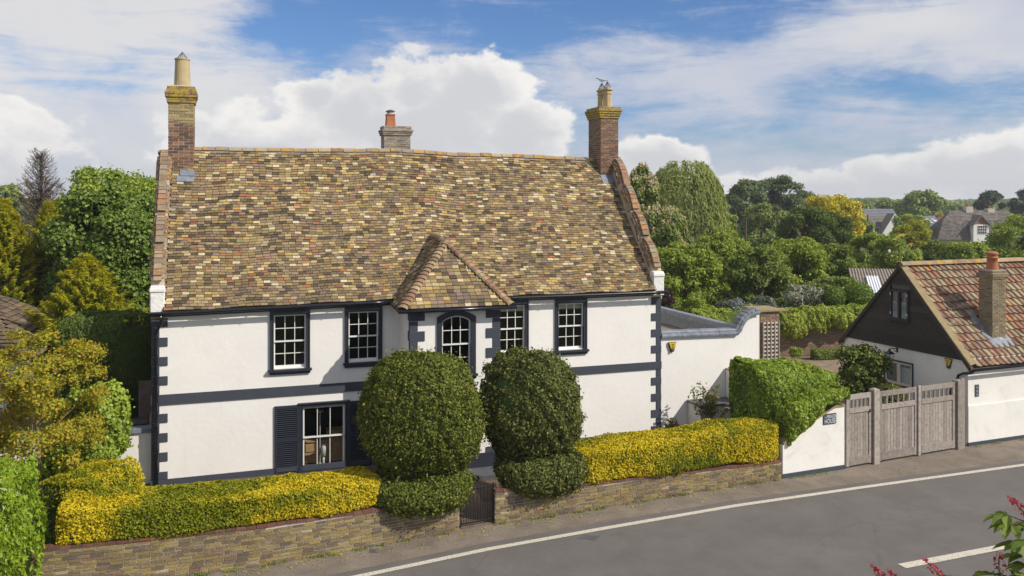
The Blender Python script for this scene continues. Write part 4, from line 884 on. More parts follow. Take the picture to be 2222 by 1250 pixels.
# ================================================================ front garden walls in brick
def brick_wall(name, base_path, top_z, mat, label, ch=.078, bl=.285, thick=.24, cap=True, endcap=False, limit=300, pier_end=0):
    """path given along the front face foot; bricks laid course by course with uneven faces"""
    w = empty(name, (base_path[0][0], base_path[0][1], 0), 0, label=label, cat='wall'); o = Vector((base_path[0][0], base_path[0][1], 0))
    P = [Vector((x, y, 0))-o for x, y in base_path]; seg = [(b_-a).length for a, b_ in zip(P[:-1], P[1:])]; cum = [0]
    for s_ in seg: cum.append(cum[-1]+s_)
    Lt = cum[-1]
    def pt(s_):
        x = np.interp(s_, cum, [p.x for p in P]); y = np.interp(s_, cum, [p.y for p in P]); return Vector((x, y, 0))
    def tg(s_): d_ = (pt(min(s_+.3, Lt))-pt(max(s_-.3, 0))); return d_.normalized()
    def zt(s_): return float(np.interp(s_/Lt, [a for a, _ in top_z], [b_ for _, b_ in top_z]))
    b = MB(); N = 60
    for i in range(N):
        s0, s1 = Lt*i/N, Lt*(i+1)/N; a, c = pt(s0), pt(s1); ta, tb = tg(s0), tg(s1); na, nb = Vector((-ta.y, ta.x, 0)), Vector((-tb.y, tb.x, 0)); za, zb = Vector((0, 0, zt(s0))), Vector((0, 0, zt(s1)))
        p = [a+na*.014, c+nb*.014, c+nb*thick, a+na*thick]; q = [p[0]+za, p[1]+zb, p[2]+zb, p[3]+za]
        b.raw(p+q, [(0, 1, 5, 4), (4, 5, 6, 7), (2, 3, 7, 6)]+([(0, 4, 7, 3)] if i == 0 else [])+([(1, 2, 6, 5)] if i == N-1 else []))
    b.build('mortar_core', 'mortar', w)
    ms = []; k = 0
    while True:
        z = k*ch; any_ = False; s_ = -(k % 2)*bl*.5+J(.03); first = True
        while s_ < Lt:
            ln = bl*(1 if random.random() > .14 else .5)+J(.012); e = min(s_+ln, Lt); s2 = max(s_, 0); m_ = (s2+e)/2
            if e-s2 > .05 and z+ch <= zt(m_)+.02:
                any_ = True; T = tg(m_); Nn = Vector((-T.y, T.x, 0)); p = pt(m_)+Nn*(.040+J(.005))+Vector((0, 0, z+ch/2+.003*math.sin(m_*1.7+k)))
                r = Matrix.Rotation(J(.006), 3, Nn); ms.append(TRS(p, r @ T, Nn, r @ Vector((0, 0, 1)), (e-s2-.020, .085, ch-.019+J(.004))))
            s_ = e
        k += 1
        if not any_ and k*ch > max(b_ for _, b_ in top_z): break
    for s_, sgn in ((0, 1), (Lt, -1)):     # returns at the ends
        T = tg(s_); Nn = Vector((-T.y, T.x, 0)); kk = 0
        while (kk+1)*ch <= zt(s_)+.02: ms.append(TRS(pt(s_)+T*sgn*.02+Nn*(thick*.56)+Vector((0, 0, kk*ch+ch/2)), T, Nn, Vector((0, 0, 1)), (.07, thick*.8, ch-.013))); kk += 1
    bb = MB().box(-.5, .5, -.5, .5, -.5, .5)
    pieces('brick', bb, ms, mat, w, limit=limit)
    if cap:
        ms = []; s_ = 0
        while s_ < Lt-.05:
            e = min(s_+.235, Lt); m_ = (s_+e)/2; T = tg(m_); Nn = Vector((-T.y, T.x, 0)); sl_ = Vector((T.x, T.y, (zt(e)-zt(s_))/(e-s_))).normalized(); p = pt(m_)+Nn*(thick/2-.005)+Vector((0, 0, zt(m_)+.028+J(.004)))
            ms.append(TRS(p, sl_, Nn, sl_.cross(Nn), (e-s_-.010, thick+.03+J(.01), .055))); s_ = e
        pieces('coping_brick', UB, ms, 'red_coping', w)
    return w
LW = [(-13.5, 18.6), (-10.4, 19.45), (-8.9, 19.92), (-7.46, 20.42), (-6.05, 20.92), (-4.9, 21.45), (-3.61, 22.06), (-1.40, 23.16)]
brick_wall('front_garden_wall', LW, [(0, 1.0), (.35, .95), (.75, .90), (1, .80)], 'wall_brick', 'low yellow brick garden wall left of the iron gate under the golden hedge')
RW = [(-.45, 23.62), (1.1, 24.22), (2.74, 24.95), (5.6, 26.25), (8.45, 27.45)]
brick_wall('front_garden_wall', RW, [(0, .86), (.35, .68), (1, .52)], 'wall_brick', 'low yellow brick garden wall right of the iron gate beside the road')
# iron gate between the walls
ga, gb = Vector((-1.40, 23.30, 0)), Vector((-.47, 23.74, 0)); gd = (gb-ga); gl_ = gd.length
ig = empty('iron_gate', ga, math.atan2(gd.y, gd.x), label='black iron bar garden gate between the two brick walls', cat='gate')
b = MB()
for z in (.10, 1.0): b.box(.03, gl_-.03, -.015, .015, z, z+.035)
b.box(.03, .06, -.015, .015, .05, 1.1); b.box(gl_-.06, gl_-.03, -.015, .015, .05, 1.1); b.build('frame', 'black_gloss', ig)
pieces('bar', UB, [Matrix.Translation((.06+(gl_-.12)*(k+.5)/9, 0, .58)) @ Matrix.Diagonal((.016, .016, .98, 1)) for k in range(9)]+[Matrix.Translation((.06+(gl_-.12)*(k+1)/9, 0, .33)) @ Matrix.Diagonal((.012, .012, .46, 1)) for k in range(8)], 'black_gloss', ig)
sheet('garden_path', [(-1.35, 23.3), (-.5, 23.7), (-1.5, 28.4), (-3.0, 28.0)], .016, 'drive')
# ================================================================ white end wall with name sign
wa, wb_ = Vector((8.50, 27.48, 0)), Vector((10.80, 28.45, 0)); wd = wb_-wa; WL = wd.length; WA = math.atan2(wd.y, wd.x)
ew = empty('gateside_wall', wa, WA, label='white rendered wall sweeping up to the wooden gates with the house name sign', cat='wall')
def ezt(f): return 1.05+1.0*min(1, f*1.18)**.85
N = 14; poly = [(0, -.02), (WL, -.02)]+[(WL*k/N, ezt(k/N)) for k in range(N, -1, -1)]
MB().prism(poly, 0, .28).build('wall', 'wall_white', ew)
b = MB()
for k in range(N):
    a, c = k/N, (k+1)/N; b.raw([(WL*a, -.04, ezt(a)), (WL*c, -.04, ezt(c)), (WL*c, -.04, ezt(c)+.06), (WL*a, -.04, ezt(a)+.06), (WL*a, .32, ezt(a)), (WL*c, .32, ezt(c)), (WL*c, .32, ezt(c)+.06), (WL*a, .32, ezt(a)+.06)], [(0, 1, 2, 3), (3, 2, 6, 7), (0, 4, 5, 1), (4, 7, 6, 5)])
b.build('coping', 'sandstone', ew); box('plinth', 'navy_band', ew, -.01, WL+.01, -.02, .0, -.02, .14)
def ewp(px, py): return onplane(wa, WA, px, py)
s0 = ewp(1786, 921.5); s1 = ewp(1813.5, 895.5)
sg = empty('name_sign', wa, WA, label='dark slate sign reading Manor House on the white wall under the ivy', cat='sign')
box('plate', 'navy_band', sg, s0[0], s1[0], -.03, -.002, s0[1], s1[1], bevel=.004)
def text(s, x, z, h, w, par, y=-.033, mat='text_white'):
    cu = bpy.data.curves.new('lettering', 'FONT'); cu.body = s; cu.size = 1; cu.extrude = .004; cu.align_x = 'CENTER'; cu.align_y = 'CENTER'
    o = link('lettering', cu); bpy.context.view_layer.update(); me_ = bpy.data.meshes.new_from_object(o.evaluated_get(bpy.context.evaluated_depsgraph_get())); bpy.data.objects.remove(o)
    X_ = [v.co.x for v in me_.vertices]; Y_ = [v.co.y for v in me_.vertices]; dx, dy = max(X_)-min(X_), max(Y_)-min(Y_)
    for v in me_.vertices: v.co.x -= (max(X_)+min(X_))/2; v.co.y -= (max(Y_)+min(Y_))/2
    me_.materials.clear(); o = link('lettering', me_, mat, par)
    o.location = (x, y, z); o.rotation_euler = (math.pi/2, 0, 0); o.scale = (w/dx, h/dy, 1); return o
sx, sz, sw_, sh = (s0[0]+s1[0])/2, (s0[1]+s1[1])/2, s1[0]-s0[0], s1[1]-s0[1]
text('MANOR', sx+sw_*.10, sz+sh*.23, sh*.34, sw_*.70, sg); text('HOUSE', sx, sz-sh*.20, sh*.42, sw_*.86, sg); text('THE', sx-sw_*.37, sz+sh*.18, sh*.11, sw_*.15, sg)
# ================================================================ oak gates
def post(x, y, ang, w, h, label):
    o = empty('gate_post', (x, y, 0), ang, label=label, cat='post', group='oak gate posts')
    b = MB().box(-w/2, w/2, -w/2, w/2, -.05, h); b.raw([(-w/2, -w/2, h), (w/2, -w/2, h), (w/2, w/2, h), (-w/2, w/2, h), (0, 0, h+.06)], [(0, 1, 4), (1, 2, 4), (2, 3, 4), (3, 0, 4)]); b.build('shaft', 'oak', o, bevel=0)
    box('rebate', 'oak', o, w/2-.01, w/2+.05, -w/2+.05, w/2-.05, 0, h-.08); return o
A1 = Vector((12.02, 29.05, 0)); A2 = Vector((15.62, 30.72, 0)); ad = A2-A1; GA = math.atan2(ad.y, ad.x)
post(A1.x, A1.y, GA, .24, 2.46, 'chunky grey oak post between the narrow gate and the double gates')
post(A2.x+.02, A2.y+.02, GA, .24, 2.40, 'grey oak post at the right end of the gates beside the cottage wall')
post(A2.x+.22, A2.y+.12, GA, .14, 2.42, 'thin second oak post against the cottage corner')
def gate(p0, p1, label, nb, nsp, h=2.36):
    d_ = p1-p0; L = d_.length; o = empty('oak_gate', p0, math.atan2(d_.y, d_.x), label=label, cat='gate', group='grey oak boarded gates'); b = MB(); s_ = .13
    box('stile', 'oak', o, 0, s_, -.035, .035, .06, h); box('stile', 'oak', o, L-s_, L, -.035, .035, .06, h)
    for z0_, z1_ in ((h-.16, h), (h-.60, h-.44), (.08, .34)): box('rail', 'oak', o, s_, L-s_, -.042, .03, z0_, z1_)
    W_ = (L-2*s_)/nb
    pieces('board', UB, [Matrix.Translation((s_+W_*(k+.5), .004+J(.004), (.34+h-.6)/2)) @ Matrix.Diagonal((W_-.012, .028, h-.6-.34+.02, 1)) for k in range(nb)], 'oak', o)
    box('board_backing', 'wire', o, s_, L-s_, .019, .026, .3, h-.58)
    pieces('spindle', UB, [Matrix.Translation((s_+(L-2*s_)*(k+1)/(nsp+1), 0, h-.30)) @ Matrix.Diagonal((.055, .045, .29, 1)) for k in range(nsp)], 'oak', o); return o
u_ = ad.normalized(); mid = A1.lerp(A2, .508)
gp = gate(Vector((10.86, 28.50, 0)), A1-u_*.14, 'narrow oak pedestrian gate next to the white name sign wall', 7, 4, 2.38)
box('latch', 'wire', gp, 1.02, 1.05, -.08, -.04, 1.74, 1.84)
gate(A1+u_*.17, mid-u_*.03, 'left leaf of the grey oak double driveway gates', 11, 5)
gate(mid+u_*.03, A2-u_*.14, 'right leaf of the grey oak double driveway gates', 11, 6)
box('meeting_stile', 'oak', gate_m := empty('gate_meeting_post', mid, GA, label='slim oak meeting post between the two leaves of the driveway gates', cat='post'), -.055, .055, -.09, -.043, .04, 2.42)
# ================================================================ cottage
CO = (16.2, 31.1, 0); CA = math.radians(22); CD = 6.02; CZ, CR = 3.04, 6.2
cot = empty('cottage', CO, CA, label='white outbuilding with red pantile roof and black boarded gable beside the gates', cat='cottage')
def cfr(px, py, y=0.0): return onplane(CO, CA, px, py, y)
CL = 9.0
b = MB(); b.quad((0, 0, -.1), (CL, 0, -.1), (CL, 0, CZ+.05), (0, 0, CZ+.05)); b.quad((CL, 0, -.1), (CL, CD, -.1), (CL, CD, CZ), (CL, 0, CZ)); b.quad((0, CD, -.1), (0, CD, CZ), (CL, CD, CZ), (CL, CD, -.1)); b.build('wall', 'wall_white', cot)
# gable side: opening for the ground window; photo point -> (y,z) on plane x=0
def gab(px, py):
    r = ray(px, py); n = np.array([math.cos(CA), math.sin(CA)]); q = np.array(CO[:2]); s_ = q.dot(n)/r[:2].dot(n); p = r[:2]*s_-q
    return float(p.dot(np.array([-math.sin(CA), math.cos(CA)]))), float(CH+r[2]*s_)
wy0, wz1 = gab(1980, 790); wy1, _ = gab(1921, 770); wz0 = gab(1980, 842)[1]; wz1 = gab(1978, 791)[1]
print('cot win', wy0, wy1, wz0, wz1, 'gable bottom', gab(2100, 775), gab(1830, 722), 'apex', gab(1953, 577))
ys = [0, wy0, wy1, CD]; zs_ = [-.1, wz0, wz1, CZ+.05]; b = MB()
for i in range(3):
    for j in range(3):
        if i == 1 and j == 1: continue
        b.quad((0, ys[i], zs_[j]), (0, ys[i], zs_[j+1]), (0, ys[i+1], zs_[j+1]), (0, ys[i+1], zs_[j]))
b.build('gable_wall', 'wall_white', cot)
box('thick_wall_base', 'wall_white', cot, -.04, CL, -.05, -.002, .13, 1.42); box('plinth', 'navy_band', cot, -.05, CL, -.065, -.002, -.05, .128)
# weatherboards above
apz = CR-.02; zb0 = CZ-.02; nb = 13; ms = []; hb = (apz-zb0)/nb
ghw = lambda z: max(.02, (CD/2+.05)*(1-(z-zb0)/(apz-zb0)))
gy0, gz1 = gab(1972, 633); gy1 = gab(1938, 630)[0]; gz0 = gab(1972, 693)[1]; gz1 = gab(1955, 633)[1]
print('gable win', gy0, gy1, gz0, gz1)
bb = MB()
def board(y0_, y1_, z, h, lo):
    o_ = MB(); o_.raw([(-.075, y0_, z), (-.075, y1_, z), (-.045, min(y1_, CD/2+ghw(z+h+.02)-.1), z+h+.02), (-.045, max(y0_, CD/2-ghw(z+h+.02)+.1), z+h+.02), (-.02, y0_, z), (-.02, y1_, z), (-.02, min(y1_, CD/2+ghw(z+h+.02)-.1), z+h+.02), (-.02, max(y0_, CD/2-ghw(z+h+.02)+.1), z+h+.02)], [(0, 3, 2, 1), (0, 1, 5, 4), (0, 4, 7, 3), (1, 2, 6, 5), (2, 3, 7, 6)])
    return o_
for k in range(nb):
    z = zb0+k*hb; w_ = max(.03, ghw(z)-.10); c_ = CD/2
    spans = [(c_-w_, c_+w_)]
    if z+hb > gz0-.05 and z < gz1+.05: spans = [(c_-w_, min(gy0, c_)-.09), (gy1+.09, c_+w_)]
    for a, c in spans:
        if c-a > .05: board(a+J(.01), c, z+J(.006), hb, 0).build('weatherboard', 'black_board', cot)
MB().raw([(-.01, 0, CZ-.05), (-.01, CD, CZ-.05), (-.01, CD/2, CR)], [(0, 2, 1)]).build('gable_backing', 'black_gloss', cot)
# bargeboards
for sgn in (0, 1):
    f = (lambda y: y) if sgn == 0 else (lambda y: CD-y)
    b = MB(); zz = lambda y: CZ+(CR-CZ)*(y/(CD/2)); A = [(-.10, f(-.22), zz(-.22)-.20), (-.10, f(CD/2), zz(CD/2)-.16), (-.10, f(CD/2), zz(CD/2)+.03), (-.10, f(-.22), zz(-.22)+.0)]; Bq = [(-.13, y, z) for _, y, z in A]
    b.raw(A+Bq, [(0, 1, 2, 3), (4, 7, 6, 5), (0, 4, 5, 1), (1, 5, 6, 2), (2, 6, 7, 3), (3, 7, 4, 0)]); b.build('bargeboard', 'black_board', cot)
# gable window
gw = MB()
for q in ((gy0-.07, gy1+.07, gz1, gz1+.07), (gy0-.07, gy1+.07, gz0-.07, gz0), (gy0-.07, gy0, gz0, gz1), (gy1, gy1+.07, gz0, gz1), ((gy0+gy1)/2-.05, (gy0+gy1)/2+.05, gz0, gz1)): gw.box(-.12, -.03, min(q[0], q[1]), max(q[0], q[1]), q[2], q[3])
gw = gw.build('window', 'black_board', cot)
ym = (gy0+gy1)/2
for a, c in ((gy0, ym-.05), (ym+.05, gy1)):
    MB().quad((-.07, a, gz0), (-.07, a, gz1), (-.07, c, gz1), (-.07, c, gz0)).build('pane', 'glass', gw); box('blind', 'curtain_reflection_grey', gw, -.045, -.035, a+.01, c-.01, gz0, lerp(gz0, gz1, .62)); 
box('room_interior', 'room_dark', gw, -.008, -.004, gy0, gy1, gz0, gz1); box('sill', 'black_board', gw, -.17, -.03, gy0-.12, gy1+.12, gz0-.12, gz0-.072)
for a in (gy0-.02, gy1+.02):
    for z in (lerp(gz0, gz1, .12), lerp(gz0, gz1, .85)): box('hinge', 'white_paint', gw, -.13, -.121, a-.012, a+.012, z, z+.09)
# ground window of the cottage: white double casement in a dark surround
b = MB()
for q in ((wy0-.05, wy1+.05, wz1, wz1+.05), (wy0-.05, wy1+.05, wz0-.08, wz0), (wy0-.05, wy0, wz0, wz1), (wy1, wy1+.05, wz0, wz1)): b.box(-.04, .05, q[0], q[1], q[2], q[3])
cw = b.build('window', 'navy_paint', cot); ym = (wy0+wy1)/2
for a, c in ((wy0, ym), (ym, wy1)):
    b = MB().box(-.01, .04, a, a+.08, wz0, wz1).box(-.01, .04, c-.08, c, wz0, wz1).box(-.01, .04, a+.08, c-.08, wz0, wz0+.09).box(-.01, .04, a+.08, c-.08, wz1-.08, wz1); b.build('casement', 'cream_paint_and_lit_wood', cw)
    MB().quad((.02, a+.08, wz0+.09), (.02, a+.08, wz1-.08), (.02, c-.08, wz1-.08), (.02, c-.08, wz0+.09)).build('pane', 'glass', cw)
box('curtain_reflection_grey', 'gull_grey', cw, .10, .11, wy0, ym, wz0, wz1-.2); box('room_interior', 'room_dark', cw, .5, .6, wy0-.5, wy1+.5, wz0-.5, wz1+.3)  # pale sheet stands in for the bright reflection in the right casement
# roof
SL = math.hypot(CD/2+.22, (CR-CZ)/(CD/2)*(CD/2+.22)); k_ = (CR-CZ)/(CD/2)
def CP(x, s_): y = -.22+(CD/2+.22)*s_; return Vector((x, y, CZ+k_*y-.04*math.sin(math.pi*s_)+.012*math.sin(x*2+s_*4)))
b = MB()
for i in range(12):
    xa_, xb_ = lerp(-.1, CL, i/12), lerp(-.1, CL, (i+1)/12)
    for j in range(4): b.quad(*[tuple(CP(p, q)-Vector((0, 0, .05))) for p, q in ((xa_, j/4), (xb_, j/4), (xb_, (j+1)/4), (xa_, (j+1)/4))])
b.quad((-.1, CD/2, CR-.05), (CL, CD/2, CR-.05), (CL, CD+.2, CZ-.2), (-.1, CD+.2, CZ-.2)); croof = b.build('roof', 'old_tile', cot)
pt_ = MB(); n = 9; prof = [(-.5+k/n, .024*math.sin(2*math.pi*(k/n)*1.0+.6)+.009*math.sin(4*math.pi*k/n)) for k in range(n+1)]
for (yy, dz_) in ((-.5, 0.058), (.62, .0)):
    for (xx, zz_) in prof: pt_.V.append((xx*1.08, yy, zz_+dz_))
for (xx, zz_) in prof: pt_.V.append((xx*1.08, -.5, zz_+.058-.034))
pt_.F = [(i, i+1, n+2+i, n+1+i) for i in range(n)]+[(2*n+2+i, 2*n+3+i, i+1, i) for i in range(n)]
ms = []; rows = 13; gau = SL/rows; TWp = .285
for r in range(rows):
    x = .12
    while x < CL:
        p = CP(x+TWp/2, (r+.5)/rows); Yv = (CP(x, (r+1)/rows)-CP(x, r/rows)).normalized(); X = Vector((1, 0, 0)); Z = X.cross(Yv); rr = Matrix.Rotation(J(.015), 3, Z)
        ms.append(TRS(p+Z*(.02+J(.005)), rr @ X, rr @ Yv, Z, (TWp, gau, 1.15))); x += TWp
chm = [m_ for m_ in ms if not (1.85 < m_.translation.x < 2.45 and .55 < m_.translation.y < 1.0)]
pieces('pantile', pt_, chm, 'pantile_clay', croof)
b = MB()                                   # mortared verge strip
for j in range(10): p0, p1 = CP(0, j/10), CP(0, (j+1)/10); b.raw([(-.125, p0.y, p0.z+.09), (.16, p0.y, p0.z+.15), (.16, p1.y, p1.z+.15), (-.125, p1.y, p1.z+.09), (-.125, p0.y, p0.z-.10), (-.125, p1.y, p1.z-.10), (.16, p0.y, p0.z), (.16, p1.y, p1.z)], [(0, 1, 2, 3), (0, 3, 5, 4), (1, 6, 7, 2)])
b.build('verge', 'sandstone', croof)
ms = []; x = -.12
while x < CL: ms.append(TRS((x+.22, CD/2, CR+.03+J(.006)), Vector((1, 0, J(.01))), Vector((0, 1, 0)), Vector((0, 0, 1)), (.435, 1.15, 1.0))); x += .44
pieces('ridge_tile', rt, ms, 'ridge_clay', croof)
MB().tube([(-.12, -.30, CZ-.30), (CL, -.30, CZ-.28)], .05, 8).build('gutter', 'black_gloss', cot, smooth=True); MB().tube([(-.14, CD+.25, CZ-.28), (.3, CD+.25, CZ-.28)], .05, 8).build('gutter', 'black_gloss', cot)
MB().tube([(-.06, -.30, CZ-.32), (-.10, -.22, CZ-.40), (-.12, .12, CZ-.48), (-.12, .30, CZ-.58), (-.10, .42, CZ-.85), (-.09, .45, CZ-1.0), (-.09, .62, CZ-1.05), (-.09, .66, CZ-1.2), (-.09, .66, .1)], .048, 8).build('downpipe', 'black_gloss', cot, smooth=True)
# cottage chimney
kx0, kx1, ky0, ky1 = 1.80, 2.50, .50, 1.08; kz = onplane(CO, CA, 2155, 606, ky0)[1]
st = brick_stack(cot, 'chimney', kx0, kx1, ky0, ky1, CZ+.2, kz, 'cottage_brick', 'mortar', ch=.075, bl=.235)
z = cap_courses(st, kx0, kx1, ky0, ky1, kz, (.03, .06, .06, .0), 'cottage_brick', ch=.07); box('haunching', 'asbestos', st, kx0-.03, kx1+.03, ky0-.03, ky1+.03, z-.03, z+.05, bevel=.02)
cx_, cy_ = (kx0+kx1)/2-.0, (ky0+ky1)/2; H_ = .72
MB().lathe(cx_, cy_, [(.22, z), (.21, z+.06), (.195, z+.3), (.185, z+H_*.62), (.215, z+H_*.64), (.215, z+H_*.70), (.185, z+H_*.73), (.185, z+H_*.82), (.22, z+H_*.86), (.22, z+H_*.92), (.18, z+H_*.97), (.12, z+H_)], 18).build('chimney_pot', 'pot_red', st, smooth=True)
b = MB()
def cpz(x, y, h=.06): s_ = (y+.22)/(CD/2+.22); p = CP(x, s_); return (p.x, p.y, p.z+h)
b.quad(cpz(kx0-.16, ky0-.28, .09), cpz(kx1+.18, ky0-.28, .09), cpz(kx1+.12, ky0+.02, .13), cpz(kx0-.05, ky0+.02, .13)); b.quad(cpz(kx0-.28, ky0-.2, .08), cpz(kx0+.01, ky0-.2, .12), cpz(kx0+.01, ky1+.25, .12), cpz(kx0-.28, ky1+.25, .08)); b.quad(cpz(kx1-.01, ky0-.2, .12), cpz(kx1+.2, ky0-.2, .08), cpz(kx1+.2, ky1+.2, .08), cpz(kx1-.01, ky1+.2, .12))
b.build('lead_flashing', 'lead', st)
MB().tube([cpz(x, y, .10) for x, y in ((3.2, .0), (3.0, .25), (2.75, .45), (2.72, .8), (2.68, 1.3))], .012, 5).build('cable', 'black_gloss', cot)
# small things on the cottage
ay, az_ = gab(2059, 788)
al = alarm_box(CO, CA-math.pi/2, -ay, 0, az_, 'yellow alarm box on the shaded cottage gable wall')
ly, lz = gab(1947, 762)
ln_ = empty('wall_lantern', CO, CA, label='black four sided lantern on a bracket on the cottage gable wall', cat='lantern')
box('back_plate', 'black_gloss', ln_, -.03, 0, ly-.05, ly+.05, lz-.05, lz+.18, bevel=.008)
MB().tube([(-.02, ly, lz+.10), (-.20, ly, lz+.12), (-.38, ly, lz+.11)], .014, 6).build('arm', 'black_gloss', ln_); MB().tube([(-.02, ly, lz-.02), (-.12, ly, lz+.0), (-.20, ly, lz+.11)], .010, 6).build('scroll', 'black_gloss', ln_)
cxl = -.40
MB().lathe(cxl, ly, [(.02, lz+.13), (.05, lz+.04), (.21, lz-.06), (.205, lz-.075)], 4, sq=.5).build('roof', 'black_gloss', ln_)
b = MB()
for k in range(4):
    a = math.pi/4+k*math.pi/2; b.tube([(cxl+.18*math.cos(a), ly+.18*math.sin(a), lz-.07), (cxl+.095*math.cos(a), ly+.095*math.sin(a), lz-.40)], .010, 4)
b.lathe(cxl, ly, [(.115, lz-.42), (.11, lz-.39)], 4, sq=.5); b.lathe(cxl, ly, [(.03, lz-.50), (.03, lz-.421)], 6); b.build('frame', 'black_gloss', ln_)
for k in range(4):
    a = math.pi/4+k*math.pi/2; c_ = a+math.pi/2; P_ = lambda r_, an, z_: (cxl+r_*math.cos(an), ly+r_*math.sin(an), z_)
    MB().quad(P_(.175, a, lz-.075), P_(.175, c_, lz-.075), P_(.09, c_, lz-.39), P_(.09, a, lz-.39)).build('glass_pane', 'glass', ln_)
MB().lathe(cxl, ly, [(.02, lz-.38), (.025, lz-.30), (.04, lz-.24), (.02, lz-.2)], 8).build('bulb', 'curtain_reflection_grey', ln_)
p0_ = cfr(2115, 861); p1_ = cfr(2123.5, 834)
nm = empty('name_plaque', CO, CA, label='narrow upright slate plaque on the cottage front wall', cat='sign')
box('plate', 'navy_band', nm, p0_[0], p1_[0], -.02, -.001, p0_[1], p1_[1], bevel=.003); b = MB()
for k in range(9): zq_ = lerp(p0_[1]+.03, p1_[1]-.03, k/8); b.box(lerp(p0_[0], p1_[0], .4), lerp(p0_[0], p1_[0], .4+.25*(.5+.5*math.sin(k*2.3))), -.023, -.020, zq_, zq_+.022)
b.build('worn_marks', 'text_white', nm)
# wind vane sculpture behind the cottage ridge
vx, vy, vz = at(1950, 560, 36.5)
wv_ = empty('wind_vane', (vx, vy, 0), 0, label='thin garden wind vane with two discs and curved golden feathers above the cottage roof', cat='wind vane')
zz = lambda py: CH-(py-HZ)/F*vy; xx = lambda px: (px-1950)/F*vy
MB().tube([(0, 0, 2.5), (0, 0, zz(531))], .012, 6).build('mast', 'wire', wv_)
MB().tube([(xx(1930), 0, zz(549)), (0, 0, zz(553)), (xx(1967), 0, zz(549))], .010, 5).build('cross_arm', 'wire', wv_); MB().tube([(0, 0, zz(531)), (xx(1972), 0, zz(531)), (xx(1984), 0, zz(530))], .009, 5).build('pointer_arm', 'wire', wv_)
for px, py, m_ in ((1930, 545, 'gull_grey'), (1968, 545, 'slate')):
    MB().lathe(0, 0, [(.01, -.02), (.075, 0), (.01, .02)], 16).build('disc', m_, wv_); d_ = bpy.data.objects[-1] if False else COL.objects[-1]; d_.location = (xx(px), 0, zz(py)); d_.rotation_euler = (math.pi/2, 0, .3)
for pts in (((1940, 519), (1950, 511), (1958, 508.5), (1972, 508.5)), ((1941, 519), (1950, 513), (1958, 511), (1966, 511)), ((1933, 522), (1940, 519.5), (1948, 521.5)), ((1968, 532), (1976, 531), (1982, 533)), ((1972, 530), (1977, 528), (1982, 530))):
    MB().tube([(xx(a), 0, zz(c)) for a, c in pts], [.008]+[.022]*(len(pts)-2)+[.004], 6).build('golden_feather', 'gold_leaf', wv_)
MB().tube([(0, 0, zz(531)), (xx(1941), 0, zz(519))], .006, 5).build('feather_stem', 'wire', wv_)
# ================================================================ rear garden wall in brick
gw0 = Vector((15.0, 48.6, 0)); gw1 = Vector((22.5, 50.5, 0)); d_ = gw1-gw0
def plain_wall(name, p0, p1, h, mat_, label, th=.3, capm='sandstone', cath='wall'):
    d = p1-p0; o = empty(name, p0, math.atan2(d.y, d.x), label=label, cat=cath)
    st = brick_stack(o, 'wall', 0, d.length, 0, th, 0, h, mat_, 'mortar', ch=.088, bl=.27, faces=('f',), limit=200); box('coping', capm, o, -.05, d.length+.05, -.05, th+.05, h, h+.09); return o
plain_wall('rear_garden_wall', gw0, gw1, 2.15, 'garden_brick', 'brown brick garden wall under trailing shrubs behind the driveway')
rp = empty('rear_wall_pier', (14.6, 48.3, 0), .2, label='short brown brick pier at the left end of the rear garden wall', cat='pier')
brick_stack(rp, 'shaft', 0, .9, 0, .6, 0, 2.55, 'garden_brick', 'mortar', ch=.088, bl=.27, limit=100); box('cap', 'sandstone', rp, -.08, .98, -.08, .68, 2.55, 2.65)
# shed with corrugated roof and a white sheet
def corr(name, lab, px, base, mat, w, l, ang, rise, n, cat_='shed roof'):
    o = empty(name, base, ang, label=lab, cat=cat_); b = MB()
    for i in range(n*4):
        for j in (0, 1): pass
    m_ = n*4; V = []
    for j, (yy, zz_) in enumerate(((0, 0), (l, rise))):
        for i in range(m_+1): V.append((w*i/m_, yy, zz_+.035*math.sin(i*math.pi/2)))
    b.raw(V, [(i, i+1, m_+2+i, m_+1+i) for i in range(m_)]); return o, b
sx_, sy_, _ = at(1832, 628, 52)
o, b = corr('garden_shed', 'low garden shed with old corrugated roof between the orchard and the cottage', 0, (sx_+.2, 51.0, 3.05), 'asbestos', 7.0, 7.0, -.32, 1.15, 40, 'shed')
b.build('corrugated_roof', 'asbestos', o); box('shed_body', 'black_board', o, .2, 6.8, .3, 6.5, -3.3, -.1)
ms = MB(); m_ = 20; V = []
for yy, zz_ in ((.6, .10+.6*1.15/7+.02), (4.6, 4.6*1.15/7+.12)):
    for i in range(m_+1): V.append((.9+.75*i/m_, yy, zz_+.035*math.sin(i*math.pi/2)))
ms.raw(V, [(i, i+1, m_+2+i, m_+1+i) for i in range(m_)]); ms.build('clear_roof_sheet', 'white_sheet', o)
